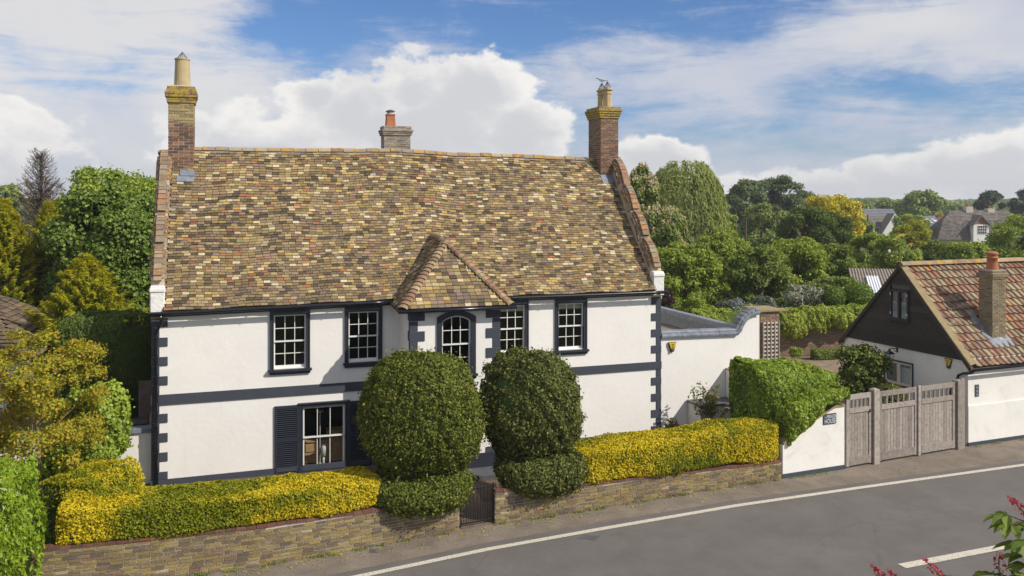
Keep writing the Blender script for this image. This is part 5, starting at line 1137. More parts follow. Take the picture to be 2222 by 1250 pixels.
# ================================================================ far houses
def gable_house(name, label, px0, px1, base_py, Y, h, rise, depth, wmat, rmat, ang=0, wins=(), chim=(), cat='house', rows=14):
    x0_ = (px0-1111)/F*Y; x1_ = (px1-1111)/F*Y; L = x1_-x0_
    o = empty(name, (x0_, Y, 0), ang, label=label, cat=cat); b = MB().box(0, L, 0, depth, 0, h)
    b.raw([(0, 0, h), (0, depth, h), (0, depth/2, h+rise), (L, 0, h), (L, depth, h), (L, depth/2, h+rise)], [(0, 1, 2), (3, 5, 4)]); b.build('wall', wmat, o)
    b = MB(); ov = .35; kk = rise/(depth/2)
    for f0, f1 in ((0, 1),): b.raw([(-ov, -ov, h-ov*kk), (L+ov, -ov, h-ov*kk), (L+ov, depth/2, h+rise), (-ov, depth/2, h+rise), (L+ov, depth+ov, h-ov*kk), (-ov, depth+ov, h-ov*kk)], [(0, 1, 2, 3), (3, 2, 4, 5)])
    rf = b.build('roof', rmat, o)
    ms = []; sl_ = math.hypot(depth/2+ov, rise+ov*kk); Yv = Vector((0, depth/2+ov, rise+ov*kk)).normalized(); Z = Vector((1, 0, 0)).cross(Yv)
    for r in range(rows):
        p = Vector((L/2, -ov, h-ov*kk))+Yv*(sl_*(r+.5)/rows)+Z*.05; ms.append(TRS(p, Vector((1, 0, 0)), Yv, Z, (L+2*ov, sl_/rows*1.05, .06)))
    tl = MB().raw([(-.5, -.5, 0), (.5, -.5, 0), (.5, .5, -1), (-.5, .5, -1), (-.5, -.5, 1), (.5, -.5, 1), (.5, .5, 0), (-.5, .5, 0)], [(4, 5, 6, 7), (0, 1, 5, 4)])
    pieces('tile_course', tl, ms, rmat, rf)
    for (wx, wz, ww, wh) in wins:
        f = box('window', 'white_paint', o, wx, wx+ww, -.06, -.003, wz, wz+wh); n = 2
        for i in range(n): box('pane', 'room_dark', f, wx+.08+i*(ww-.08)/n, wx+(i+1)*(ww-.08)/n, -.075, -.062, wz+.08, wz+wh-.08)
    for (cx, cz) in chim:
        c_ = box('chimney', 'stack_brick', rf, cx, cx+.9, depth/2-.4, depth/2+.5, h, h+rise+cz)
        for q in (.22, .66): MB().lathe(cx+q, depth/2, [(.16, h+rise+cz), (.13, h+rise+cz+.6)], 8).build('chimney_pot', 'pot_red', c_)
    return o
gable_house('far_house', 'low grey roofed building glimpsed between willow and pines', 1562, 1612, 510, 150, 3.6, 1.6, 8, 'pane_grey_wall', 'slate_far', rows=6)
hA = gable_house('far_house', 'cream bungalow with brown tiled roof and white edged front gable', 1862, 1936, 512, 190, 2.9, 1.9, 7, 'white_render', 'grey_tile', wins=((1.0, 1.3, 1.2, 1.1), (3.6, 1.3, .9, 1.1)), chim=((1.2, 1.0),), rows=9)
gable_house('far_house', 'grey slate roof rising directly behind the cream bungalow', 1888, 1950, 500, 205, 3.6, 2.6, 8, 'pane_grey_wall', 'slate_far', rows=8)
o = empty('bungalow_gable_wing', at(1917, 510, 187)[:2]+(0,), 0, label='white rendered gable wing of the cream bungalow facing the orchard', cat='house wing')
w_ = (1955-1917)/F*187; zb_ = at(0, 507, 187)[2]; za_ = at(0, 466, 187)[2]
MB().prism([(0, 0), (w_, 0), (w_, zb_), (w_/2+.4, za_-.3), (0, zb_)], 0, 3).build('wall', 'white_render', o)
for sgn in (0, 1):
    xe = -.3 if sgn == 0 else w_+.3; xa2 = w_/2+.4; b = MB(); b.raw([(xe, -.4, zb_-.35), (xa2, -.4, za_), (xa2, -.4, za_+.30), (xe-(.2 if sgn == 0 else -.2), -.4, zb_-.15), (xe, -.25, zb_-.35), (xa2, -.25, za_), (xa2, -.25, za_+.30), (xe, -.25, zb_-.15)], [(0, 1, 2, 3), (4, 7, 6, 5), (0, 4, 5, 1), (2, 6, 7, 3)]); b.build('bargeboard', 'white_paint', o)
    b = MB(); b.quad((xe, -.25, zb_-.05), (xa2, -.25, za_+.28), (xa2, 3.5, za_+.28), (xe, 3.5, zb_-.05)); b.build('roof_slope', 'grey_tile', o)
for q in (1.2, 1.9): box('window', 'room_dark', o, q, q+.4, -.03, -.003, zb_-.6, zb_-.1)
hB = gable_house('far_house', 'pale brick house with slate roof and two skylights', 2000, 2042, 515, 185, 3.0, 1.9, 7, 'cream_paint_and_lit_wood', 'slate_far', rows=5)
for q in (2.3, 3.6):
    b = MB(); kk = 1.9/3.5; b.raw([(q, .9, 3.0+.9*kk+.1), (q+.6, .9, 3.0+.9*kk+.1), (q+.1, 2.4, 3+2.4*kk+.1), (q-.5, 2.4, 3+2.4*kk+.1)], [(0, 1, 2, 3)]); b.build('skylight', 'white_sheet', hB)
# big mansard cottage, right
Y = 165; o = empty('mansard_house', at(2034, 525, Y)[:2]+(0,), 0, label='large old house with grey mansard tile roof, dormer and two chimneys', cat='house')
q = lambda px, py: ((px-2034)/F*Y, at(px, py, Y)[2])
b = MB(); pts = [q(2034, 520), q(2240, 520), q(2228, 478), q(2205, 458), q(2084, 458), q(2050, 480)]; MB().box(.4, q(2235, 0)[0], .5, 9, 0, q(0, 519)[1]).build('wall', 'cream_render', o)
yl = [0, 0, .8, 3.6, 3.6, .8]; P = [(a, y_, c) for (a, c), y_ in zip(pts, yl)]
b.raw(P+[(pts[0][0]+.2, 9, pts[0][1]), (pts[1][0], 9, pts[1][1])], [(0, 1, 2, 5), (5, 2, 3, 4), (4, 3, 7, 6), (0, 5, 4, 6), (1, 7, 3, 2)]); mr = b.build('roof', 'grey_tile', o)
ms = []; tl = MB().raw([(-.5, -.5, 0), (.5, -.5, 0), (.5, .5, -1), (-.5, .5, -1), (-.5, -.5, 1), (.5, -.5, 1), (.5, .5, 0), (-.5, .5, 0)], [(4, 5, 6, 7), (0, 1, 5, 4), (1, 2, 6, 5)])
def courses(a0, a1, b0, b1, rows):
    a0, a1, b0, b1 = map(Vector, (a0, a1, b0, b1)); rr_ = []
    for r in range(rows):
        s_ = (r+.5)/rows; l0 = a0.lerp(b0, s_); l1 = a1.lerp(b1, s_); X = (l1-l0).normalized(); Yv = (b0.lerp(b1, .5)-a0.lerp(a1, .5)); Yv = (Yv-X*Yv.dot(X)); g_ = Yv.length/rows; Yv.normalize(); Z = X.cross(Yv); n = int((l1-l0).length/.55)+1
        for k in range(n):
            w0 = (l1-l0).length/n; ms.append(TRS(l0+X*w0*(k+.5)+Z*(.05+J(.02)), X, Yv, Z, (w0-.03, g_*1.04, .05)))
courses(P[0], P[1], P[5], P[2], 12); courses(P[5], P[2], P[4], P[3], 7)
pieces('roof_slate', tl, ms, 'grey_tile', mr)
d0, z0_ = q(2107, 520); d1, _ = q(2140, 520); _, ze_ = q(0, 487); _, zp_ = q(0, 469)
MB().box(d0, d1, -.9, 2, z0_-1.0, ze_).build('dormer_wall', 'white_render', o, label='white rendered dormer front'); MB().prism([(d0-.1, ze_+.002), (d1+.1, ze_+.002), ((d0+d1)/2, zp_-.1)], -.85, 2.5).build('dormer_gable', 'brick_far', o)
for a, c in (((d0-.4, ze_-.2), ((d0+d1)/2, zp_+.2)), (((d0+d1)/2, zp_+.2), (d1+.4, ze_-.2))): b = MB(); b.raw([(a[0], -1.2, a[1]), (c[0], -1.2, c[1]), (c[0], -1.2, c[1]-.3), (a[0], -1.2, a[1]-.3), (a[0], 3.5, a[1]), (c[0], 3.5, c[1])], [(0, 1, 2, 3), (0, 4, 5, 1)]); b.build('dormer_roof', 'grey_tile', o)
wx0 = lerp(d0, d1, .28); wx1 = lerp(d0, d1, .85); wz0_ = q(0, 507)[1]; wz1_ = q(0, 489)[1]
f = box('window', 'white_paint', o, wx0, wx1, -.98, -.903, wz0_, wz1_)
for i in range(4):
    for j in range(3): box('pane', 'room_dark', f, lerp(wx0, wx1, (i+.14)/4), lerp(wx0, wx1, (i+.9)/4), -1.0, -.982, lerp(wz0_, wz1_, (j+.12)/3), lerp(wz0_, wz1_, (j+.9)/3))
for cx, w_ in ((2115, 15), (2163, 15)):
    a = q(cx, 0)[0]; zc_ = q(0, 449 if cx < 2140 else 453)[1]; c_ = MB().box(a, a+w_/F*Y, 3, 4.3, q(0, 480)[1], zc_).build('chimney', 'pane_grey_wall', mr); MB().lathe(a+.6, 3.6, [(.2, zc_), (.16, zc_+.55)], 8).build('chimney_pot', 'pot_red', c_)
o2 = empty('brick_chimney_house', at(2036, 485, 215)[:2]+(0,), 0, label='far brick chimney with two tall pots left of the mansard roof', cat='house')
MB().box(0, 1.4, 0, 1, 0, at(0, 472, 215)[2]).build('chimney', 'brick_far', o2); MB().box(-3, 3, .5, 6, 0, at(0, 486, 215)[2]).build('wall', 'brick_far', o2)
for k in (.3, 1.0): MB().lathe(k, .5, [(.2, at(0, 472, 215)[2]), (.16, at(0, 464, 215)[2])], 8).build('chimney_pot', 'pot_red', o2)
for px, py0, py1, Y in ((1597, 462, 492, 120), (1618, 473, 500, 110), (1861, 472, 500, 150), (1883, 466, 480, 150)):
    x_p, y_p, z_p = at(px, py0, Y); o = empty('utility_pole', (x_p, y_p, 0), 0, label={1597: 'wooden pole with wires left of the pine clump', 1618: 'second wooden pole standing before the pines', 1861: 'short grey pole beside the golden tree', 1883: 'thin pole by the bungalow chimney'}[px], cat='pole', group='utility poles')
    MB().tube([(0, 0, 0), (0, 0, z_p)], [.16, .12], 6).build('shaft', 'bark', o)
# neighbour's roof at far left
nY = 34; ax, ay_, az2 = at(-60, 700, nY); o = empty('neighbour_house', (0, 0, 0), 0, label='neighbouring house with old brown tiled roof behind the autumn shrub', cat='house')
A = Vector(at(-160, 640, 38)); Bv = Vector(at(0, 643, 38)); Cc = Vector(at(98, 735, 33)); Dd = Vector(at(70, 790, 31)); Ee = Vector(at(-200, 780, 31))
A, Bv = Vector((-29, 39.5, 4.55)), Vector((-24.2, 39.5, 4.75)); Cc = Vector((-18.0, 36.5, 2.55)); Ee = Vector((-29, 35.6, 2.35)); Dd = Vector((-19.2, 35.0, 2.3))
MB().raw([A, Bv, Dd, Ee, Bv+Vector((3.2, 3.5, -2.2))], [(3, 2, 1, 0), (1, 2, 4)]).build('roof', 'old_tile', o); rf = COL.objects[-1]
ms = []; courses(Ee, Dd, A, Bv, 20); courses(Dd, Bv+Vector((3.2, 3.5, -2.2)), Bv, Bv+Vector((.05, .02, 0)), 16); pieces('roof_tile', tl, ms, 'old_tile', rf, limit=300)
MB().raw([Ee+Vector((.2, .5, 0)), Dd+Vector((-.3, .5, 0)), Dd+Vector((-.3, .5, -2.3)), Ee+Vector((.2, .5, -2.4))], [(0, 1, 2, 3)]).build('wall', 'wall_white', o)
# small covers and a repair in the road surface
px_, py_ = ground(812, 1196); box('stopcock_cover', 'slate', None, px_-.11, px_+.11, py_-.10, py_+.10, .002, .012, bevel=.003, label='small iron stopcock cover set in the pavement left of the gate', cat='cover')
px_, py_ = ground(1278, 1166); b = MB(); b.raw([(px_+r*math.cos(a)*1.6, py_+r*math.sin(a), .0015) for a, r in [(k*.524, .17+.05*math.sin(k*2.1)) for k in range(12)]], [tuple(range(12))]); b.build('tar_patch', 'slate', None, kind='structure')
# ================================================================ foliage
def unit(a): return a/np.maximum(np.linalg.norm(a, axis=1, keepdims=True), 1e-9)
def waves(P, f, seed, n=5):
    r = np.random.default_rng(seed); k = r.normal(size=(n, 3))*f; ph = r.uniform(0, 6.28, n); return np.sin(P @ k.T+ph).mean(axis=1)*1.3
def leaf_mesh(name, P, N, L, Wd, mat, parent, tint=None, jit=.6, dirb=None, fold=.25, kind=None):
    """thousands of small folded leaves, four corners each"""
    n = len(P); N = unit(N+rng.normal(size=(n, 3))*jit)
    a = rng.normal(size=(n, 3)); 
    if dirb is not None: a = dirb+a*.35
    a = a-N*(a*N).sum(1, keepdims=True); a = unit(a); b = np.cross(N, a)
    s = rng.uniform(.65, 1.35, (n, 1)); Ls, Ws = L*s, Wd*s
    V = np.empty((n, 4, 3)); V[:, 0] = P-a*Ls*.5; V[:, 1] = P+b*Ws*.5+N*Ws*fold-a*Ls*.08; V[:, 2] = P+a*Ls*.5; V[:, 3] = P-b*Ws*.5+N*Ws*fold-a*Ls*.08
    me = bpy.data.meshes.new(name); me.vertices.add(4*n); me.vertices.foreach_set('co', V.reshape(-1).astype(np.float32))
    me.loops.add(4*n); me.loops.foreach_set('vertex_index', np.arange(4*n, dtype=np.int32)); me.polygons.add(n)
    me.polygons.foreach_set('loop_start', np.arange(0, 4*n, 4, dtype=np.int32)); me.polygons.foreach_set('loop_total', np.full(n, 4, dtype=np.int32))
    at_ = me.attributes.new('tint', 'FLOAT', 'FACE'); at_.data.foreach_set('value', (np.zeros(n) if tint is None else np.clip(tint, 0, 1)).astype(np.float32))
    me.update(); me.validate(); o = link(name, me, mat, parent)
    if kind: o['kind'] = kind
    return o
def sph(n):
    return unit(rng.normal(size=(n, 3)))
def limbs(b, base, top, r, targets, bend=.15, base_z=0):
    base, top = Vector(base), Vector(top); base.z = max(base.z, base_z); mid = base.lerp(top, .5)+Vector((J(bend), J(bend), 0)); b.tube([base, mid, top], [r, r*.75, r*.35], 8)
    for t in targets:
        t = Vector(t); s_ = random.uniform(.35, .9); a = base.lerp(top, s_); m = a.lerp(t, .5)+Vector((0, 0, (t-a).length*.08)); b.tube([a, m, t], [r*.35, r*.2, r*.06], 5)
def tree(name, label, box_, Y, mat, nleaf, L, Wd, nclump=40, cr=.30, dep=.85, cat='tree', group=None, base=0.0, jit=.7, tintf=None, flat=.75, up=.5, lo=.45, trunk='bark', bottom=None, core=None, extra=None, shape=None, dirmode=None, trunk_r=None, seed=None):
    px0, px1, py0, py1 = box_; x0, _, zt = at(px0, py0, Y); x1, _, zb = at(px1, py1, Y); zb = max(zb, base+.25)
    c = np.array([(x0+x1)/2, Y, (zt+zb)/2]); R = np.array([(x1-x0)/2, (x1-x0)/2*dep, (zt-zb)/2])
    root = empty(name, (c[0], c[1], base), 0, label=label, cat=cat, group=group); o0 = np.array([c[0], c[1], base]); cl = c-o0
    # clumps fill an uneven crown
    d = sph(nclump*3); d = d[d[:, 2] > -.75][:nclump]; nclump = len(d); rad = rng.uniform(lo, 1-cr*.75, (nclump, 1)); rad[:int(nclump*.7)] = rng.uniform(.78, 1.0, (int(nclump*.7), 1))*(1-cr*.75)
    C = np.sign(d)*np.abs(d)**.82*rad
    if shape == 'cone': hgt = (C[:, 2]+1)/2; C[:, :2] *= (1.12-hgt*.98)[:, None]; 
    if shape == 'dome': C[:, 2] = np.where(C[:, 2] < 0, C[:, 2]*.9, C[:, 2])
    cs = rng.uniform(.6, 1.25, (nclump, 1))*cr
    if shape == 'cone': cs *= (1.15-((C[:, 2]+1)/2)*.75)[:, None]
    rr = min(R[0], R[2]*1.2)
    wgt = (cs[:, 0]**2); wgt /= wgt.sum(); idx = rng.choice(nclump, nleaf, p=wgt); q = sph(nleaf); q[:, 2] = np.abs(q[:, 2])*np.where(rng.random(nleaf) < .8, 1, -1); q = unit(q+C[idx]*.5+np.array([0, 0, up*.3]))
    sh = rng.uniform(.55, 1.05, (nleaf, 1))**.5*(1+.22*waves(q*3+C[idx]*7, 1.5, 3)[:, None]); P = C[idx]*R+q*cs[idx]*sh*np.array([rr, rr*.95, rr*flat])
    P = P+rng.normal(size=(nleaf, 3))*(cs[idx]*rr*.16); N = unit(q+np.array([0, 0, .25])); P = P+cl
    tint = None
    if tintf is not None: tint = tintf(P, C, idx)
    else: tint = (rng.random(nclump)*.8)[idx]*rng.random(nleaf)
    P[:, 2] = np.maximum(P[:, 2], .05)
    db = None
    if dirmode == 'out': db = unit(q*np.array([1, 1, .3])+np.array([0, 0, .35]))
    if dirmode == 'down': db = np.tile([0, 0, -1.0], (nleaf, 1)); 
    cr_ = leaf_mesh('crown', P, N, L, Wd, mat, root, tint, jit, db)
    b = MB(); tr = trunk_r or max(.06, R[0]*.055); tg = [tuple(C[i]*R*.85+cl) for i in range(0, nclump, max(1, nclump//14))]
    limbs(b, (0, 0, 0), (0, 0, cl[2]+R[2]*.45), tr, tg, base_z=(max(0, cl[2]-R[2]*.8) if tr < .03 else 0)); b.build('trunk', trunk, root)
    if extra: extra(root, C, R, cl, cs, rr)
    return root
def panicles(mat='petal_cream', n=420, h=.42, w=.20, name='blossom'):
    def f(root, C, R, cl, cs, rr):
        k = rng.integers(0, len(C), n); q = sph(n); q[:, 2] = np.abs(q[:, 2]); q = unit(q+C[k]*.6); base = C[k]*R+q*cs[k]*rr*np.array([1, .95, .8])+cl
        m = 9; P = np.repeat(base, m, 0); t = np.tile(np.linspace(0, 1, m), n)[:, None]; an = rng.uniform(0, 6.28, (n*m, 1)); P = P+np.hstack([np.cos(an)*w*.5*(1-t*.8), np.sin(an)*w*.5*(1-t*.8), t*h])
        leaf_mesh(name, P, sph(n*m), w*.75, w*.6, mat, root, rng.random(n*m)*.5, 1.0, kind='stuff')
    return f
def hedge(name, label, path, hw, z0, z1, mat, nleaf, L, Wd, tintf=None, group=None, cat='hedge', e=.35, lump=.06, jit=.6, coremat=None, dirb=None, under=False):
    """clipped hedge along a ground path: leaves over a rounded-box skin with a solid dark core added inside to block the view through"""
    P0 = np.array(path, float); seg = np.linalg.norm(np.diff(P0, axis=0), axis=1); cum = np.concatenate([[0], np.cumsum(seg)]); Lt = cum[-1]; o = np.array([P0[0, 0], P0[0, 1], 0])
    root = empty(name, tuple(o), 0, label=label, cat=cat, group=group)
    H = (z1-z0)/2 if not hasattr(z1, '__len__') else None
    def zt(s_): return np.interp(s_/Lt, [a for a, _ in z1], [c for _, c in z1]) if hasattr(z1, '__len__') else np.full_like(s_, z1)
    def zb(s_): return np.interp(s_/Lt, [a for a, _ in z0], [c for _, c in z0]) if hasattr(z0, '__len__') else np.full_like(s_, z0)
    def place(s_, u, v):                   # u across -1..1, v up -1..1
        x = np.interp(s_, cum, P0[:, 0]); y = np.interp(s_, cum, P0[:, 1]); x2 = np.interp(np.minimum(s_+.1, Lt), cum, P0[:, 0]); y2 = np.interp(np.minimum(s_+.1, Lt), cum, P0[:, 1]); x1 = np.interp(np.maximum(s_-.1, 0), cum, P0[:, 0]); y1 = np.interp(np.maximum(s_-.1, 0), cum, P0[:, 1])
        T = unit(np.stack([x2-x1, y2-y1, np.zeros_like(x)], 1)); Nn = np.stack([-T[:, 1], T[:, 0], np.zeros_like(x)], 1)
        b_, t_ = zb(s_), zt(s_); z = (b_+t_)/2+(t_-b_)/2*v; return np.stack([x, y, z], 1)+Nn*(u*hw)[:, None]-o, T, Nn
    Hh = (np.mean([c for _, c in z1]) if hasattr(z1, '__len__') else z1)-(np.mean([c for _, c in z0]) if hasattr(z0, '__len__') else z0)
    tt = np.linspace(-.5*math.pi, math.pi*1.5, 4000); gu_ = np.sign(np.cos(tt))*np.abs(np.cos(tt))**e*hw; gv_ = np.sign(np.sin(tt))*np.abs(np.sin(tt))**e*Hh/2; ln = np.concatenate([[0], np.cumsum(np.hypot(np.diff(gu_), np.diff(gv_)))]); keep0 = np.interp(-.5*math.pi+.02, tt, ln)+hw*.75; keep1 = ln[-1]-hw*.75
    if under: keep0, keep1 = 0, ln[-1]
    n1 = int(nleaf*.88); s_ = rng.uniform(0, Lt, n1); al = rng.uniform(keep0, keep1, n1); u = np.interp(al, ln, gu_/hw); v = np.interp(al, ln, gv_/(Hh/2))
    du = np.interp(al+.03, ln, gu_)-np.interp(al-.03, ln, gu_); dv = np.interp(al+.03, ln, gv_)-np.interp(al-.03, ln, gv_); n_u, n_v = dv, -du
    # round the two ends
    endr = min(hw*.6, .5); de = np.minimum(s_, Lt-s_); k = np.clip(de/endr, 0, 1); sc = .80+.20*np.sqrt(1-(1-k)**2); P, T, Nn = place(s_, u*sc, v*(.9+.1*sc))
    N = Nn*n_u[:, None]+np.array([0, 0, 1])*n_v[:, None]
    n2 = nleaf-n1; uu, vv = rng.uniform(-1, 1, n2), rng.uniform(-1, 1, n2); s2 = np.where(rng.random(n2) < .5, 0.0, Lt); P2, T2, _ = place(s2, uu*.81, vv*.97); sg_ = np.where(s2 > 0, 1, -1)[:, None]; P2 = P2+T2*sg_*.03
    P = np.vstack([P, P2]); N = unit(np.vstack([N, T2*sg_])); w_ = waves(P+o, 3.2, 11)+.5*waves(P+o, 8, 12)
    P = P+N*(w_*lump+rng.uniform(-.06, .02, len(P)))[:, None]
    tint = tintf(P+o, N) if tintf else rng.random(len(P))*.6
    d = np.tile(dirb, (len(P), 1)) if dirb is not None else None
    leaf_mesh('leaves', P, N, L, Wd, mat, root, tint, jit, d)
    b = MB(); M_ = 24; prof = [(-.72, -.80), (-.82, .5), (-.70, .80), (.70, .80), (.82, .5), (.72, -.80)]; prof = [(a_*.55, c_*.6) for a_, c_ in prof] if lump > .18 and e > .72 else prof
    for i in range(M_+1):
        ss = np.full(len(prof), Lt*(.02+.96*i/M_)); q, _, _ = place(ss, np.array([p[0] for p in prof]), np.array([p[1] for p in prof])); b.V += [tuple(v_) for v_ in q]
    m_ = len(prof)
    for i in range(M_): b.F += [(i*m_+k2, i*m_+(k2+1) % m_, (i+1)*m_+(k2+1) % m_, (i+1)*m_+k2) for k2 in range(m_)]
    b.F += [tuple(range(m_)), tuple(M_*m_+k2 for k2 in reversed(range(m_)))]; b.build('dark_core', coremat or 'leaf_dark', root); return root  # solid dark core added so the leaf skin looks opaque
def blob(name, label, parts, mat, L, Wd, cat='topiary', group=None, lump=.07, jit=.7, dens=1500, tintf=None, core='leaf_dark', holes=0, e=1.0, stem=True):
    """clipped rounded forms: each part is an ellipsoid centre + radii, leaves on the skin"""
    c0 = parts[0][0]; o = np.array([c0[0], c0[1], 0.0]); root = empty(name, tuple(o), 0, label=label, cat=cat, group=group)
    for i, (c, R, nm) in enumerate(parts):
        R = np.array(R); area = 4*math.pi*((R[0]*R[1])**1.6/3+(R[0]*R[2])**1.6/3+(R[1]*R[2])**1.6/3)**(1/1.6); n = int(area*dens); d = sph(n)
        q = np.sign(d)*np.abs(d)**e; q = q/np.maximum(1e-6, (np.abs(q)**(2/e)).sum(1, keepdims=True)**(e/2)); P = q*R; N = unit(d/R)
        w_ = waves(P*1.0, 2.0, 21+i)*1.3+.6*waves(P, 6, 22+i)+.35*waves(P, 14, 25); P = P+N*(w_*lump)[:, None]-N*np.abs(rng.normal(size=(n, 1)))*.06
        stick = rng.random(n) < .05; P[stick] += N[stick]*rng.uniform(.02, .16, (stick.sum(), 1))
        if holes: 
            h = waves(P, 3.4, 33)+waves(P, 1.6, 34)*.6; keep = h > -holes; P[~keep] -= N[~keep]*.22
        P = P+np.array(c)-o
        leaf_mesh(nm, P, N, L, Wd, mat, root, tintf(P, N) if tintf else (rng.random(len(P)) < .05)*rng.random(len(P)), jit)
        b = MB(); m_ = 20; pr_ = [(max(.02, math.sin(math.pi*k/12))**e*(R[0]*.90), -math.cos(math.pi*k/12)*R[2]*.90) for k in range(13)]
        b.lathe(0, 0, pr_, m_); b.V = [(x+c[0]-o[0], y*R[1]/R[0]+c[1]-o[1], z+c[2]) for x, y, z in b.V]; b.build('dark_core', core, root)  # dark solid filling added behind the leaves to close the gaps
    if stem: MB().tube([(0, 0, 0), (0, 0, parts[0][0][2])], [.12, .09], 8).build('trunk', 'bark', root)
    return root
def goldmap(bias):
    def f(P, N):
        a = waves(P, .9, 51)+.7*waves(P, 2.6, 52)+.35*waves(P, 7, 53)+bias(P, N); t = 1/(1+np.exp(-a*7)); return t*(rng.random(len(P)) < .92)*rng.uniform(.6, 1, len(P))+(1-t)*rng.random(len(P))*.22
    return f
def shifted(path, d):
    return off(path, -d)
# golden privet hedges on the two walls
hp = shifted([p for p in LW if p[0] > -11.2 and p[0] < -3.0], .72); hp = [(-10.3, 20.15)]+[p for p in hp if p[0] > -10.1]+[(-3.75, 22.6)]
hp = [(-10.35, 20.2), (-8.9, 20.68), (-7.46, 21.18), (-6.05, 21.72), (-4.9, 22.25), (-3.65, 22.92)]
hedge('golden_hedge', 'long golden and green variegated hedge on the wall left of the big topiary', hp, .74, .98, [(0, 1.84), (.5, 1.70), (1, 1.60)], 'leaf_privet', 60000, .062, .040, goldmap(lambda P, N: -.16+.38*N[:, 2]+.32*(P[:, 2] < 1.22)), e=.18, group='golden hedges on the front walls')
hp2 = [(1.75, 25.25), (2.74, 25.65), (5.6, 26.95), (8.15, 28.12)]
hedge('golden_hedge', 'golden and green variegated hedge on the wall between the right topiary and the ivy', hp2, .72, [(0, .74), (1, .62)], [(0, 1.62), (1, 1.70)], 'leaf_privet', 46000, .064, .042, goldmap(lambda P, N: -.22+.32*N[:, 2]+.10*N[:, 2]-.6*(P[:, 0] > 6.6)*(N[:, 2] > .2)), e=.18, group='golden hedges on the front walls')
hedge('low_hedge', 'small loose yellow green hedge in front of the white side wall', [(-10.75, 21.0), (-10.35, 22.9)], .85, .3, 2.02, 'leaf_privet', 16000, .08, .035, goldmap(lambda P, N: -.15+.1*N[:, 2]), lump=.10, e=.35)
# topiary
cL = at(914, 898, 23.6); k_ = 23.6/F
blob('topiary_bush', 'larger clipped egg shaped topiary on a green ring left of the iron gate', [((cL[0], 23.6, cL[2]), (130*k_, 128*k_, 132*k_), 'crown'), ((at(906, 0, 23.3)[0], 23.3, at(0, 1056, 23.3)[2]), (113*k_, 1.25, 44*k_), 'skirt')], 'leaf_topiary', .070, .048, lump=.10, dens=1950, e=.88, holes=1.05, group='clipped topiary bushes by the gate')
cR = at(1150, 880, 25.0); k_ = 25.0/F
blob('topiary_bush', 'smaller looser topiary with bare patches right of the iron gate', [((cR[0], 25.0, cR[2]-.0), (108*k_, 104*k_, 118*k_), 'crown'), ((at(1168, 0, 24.8)[0], 24.8, at(0, 1018, 24.8)[2]), (100*k_, 1.15, 47*k_), 'skirt')], 'leaf_topiary_dark', .075, .050, lump=.15, dens=1600, holes=.75, e=.92, group='clipped topiary bushes by the gate')
# ivy mass over the gateside wall
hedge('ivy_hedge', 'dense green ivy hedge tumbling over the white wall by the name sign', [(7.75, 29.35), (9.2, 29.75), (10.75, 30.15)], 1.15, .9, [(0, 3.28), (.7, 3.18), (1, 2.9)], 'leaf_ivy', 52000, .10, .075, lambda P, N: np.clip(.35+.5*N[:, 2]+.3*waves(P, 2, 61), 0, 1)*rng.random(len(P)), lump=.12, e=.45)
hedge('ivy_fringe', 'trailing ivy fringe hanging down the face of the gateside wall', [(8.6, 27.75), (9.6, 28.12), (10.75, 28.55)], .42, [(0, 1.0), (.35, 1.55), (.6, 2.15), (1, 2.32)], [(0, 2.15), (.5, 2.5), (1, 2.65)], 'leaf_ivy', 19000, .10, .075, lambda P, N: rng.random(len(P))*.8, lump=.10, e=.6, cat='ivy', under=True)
# plants in the yard
def shrub(name, label, box_, Y, mat, n, L, Wd, **k): return tree(name, label, box_, Y, mat, n, L, Wd, cat=k.pop('cat', 'shrub'), trunk_r=.02, **k)
def rose(name, label, px, py0, py1, Y, n, w, flowers=0):
    x, y, zt = at(px, py0, Y); zb = 0.0; o = empty(name, (x, y, 0), 0, label=label, cat='shrub'); b = MB(); Pl = []
    for k in range(n):
        a = random.uniform(0, 6.28); r = random.uniform(.1, 1)*w; tip = Vector((r*math.cos(a), r*math.sin(a)*.6, zt*random.uniform(.55, 1))); m_ = Vector((tip.x*.3, tip.y*.3, tip.z*.6)); b.tube([(0, 0, 0), m_, tip], [.022, .014, .005], 5)
        for j in range(34): s_ = random.uniform(.35, 1.05); p = m_.lerp(tip, (s_-.35)/.65) if s_ > .35 else m_; Pl.append(tuple(p+Vector((J(.16), J(.14), J(.14)))))
    b.build('stems', 'pale_bark', o); P = np.array(Pl); leaf_mesh('leaves', P, sph(len(P))+np.array([0, 0, .6]), .13, .075, 'leaf_rose', o, rng.random(len(P))*.7, .5)
    if flowers:
        for k in range(flowers):
            q = Vector((J(w), J(w*.5), zt*random.uniform(.75, 1.0))); P = np.array([tuple(q)]*10)+rng.normal(size=(10, 3))*.035; b2 = leaf_mesh('flower', P, sph(10), .11, .09, 'petal_pink', o, None, 1.0)
    return o
rose('rose_bush', 'sparse green shrub with arching stems against the shaded white wall', 1545, 838, 940, 31.6, 13, .75)
rose('red_rose', 'little red flowered rose at the foot of the white wall', 1456, 912, 945, 31.4, 5, .28, 3)
shrub('climbing_shrub', 'dark leafy climbing shrub against the cottage gable beside the lantern', (1815, 1922, 740, 900), 33.4, 'leaf_dark', 12000, .13, .08, nclump=26, cr=.4, dep=.6, tintf=lambda P, C, i: rng.random(len(P))*.8)
shrub('gate_shrub', 'pale flecked low shrub behind the driveway gates', (1890, 1968, 830, 905), 31.6, 'leaf_rose', 2600, .10, .05, nclump=16, cr=.4, dep=.5)
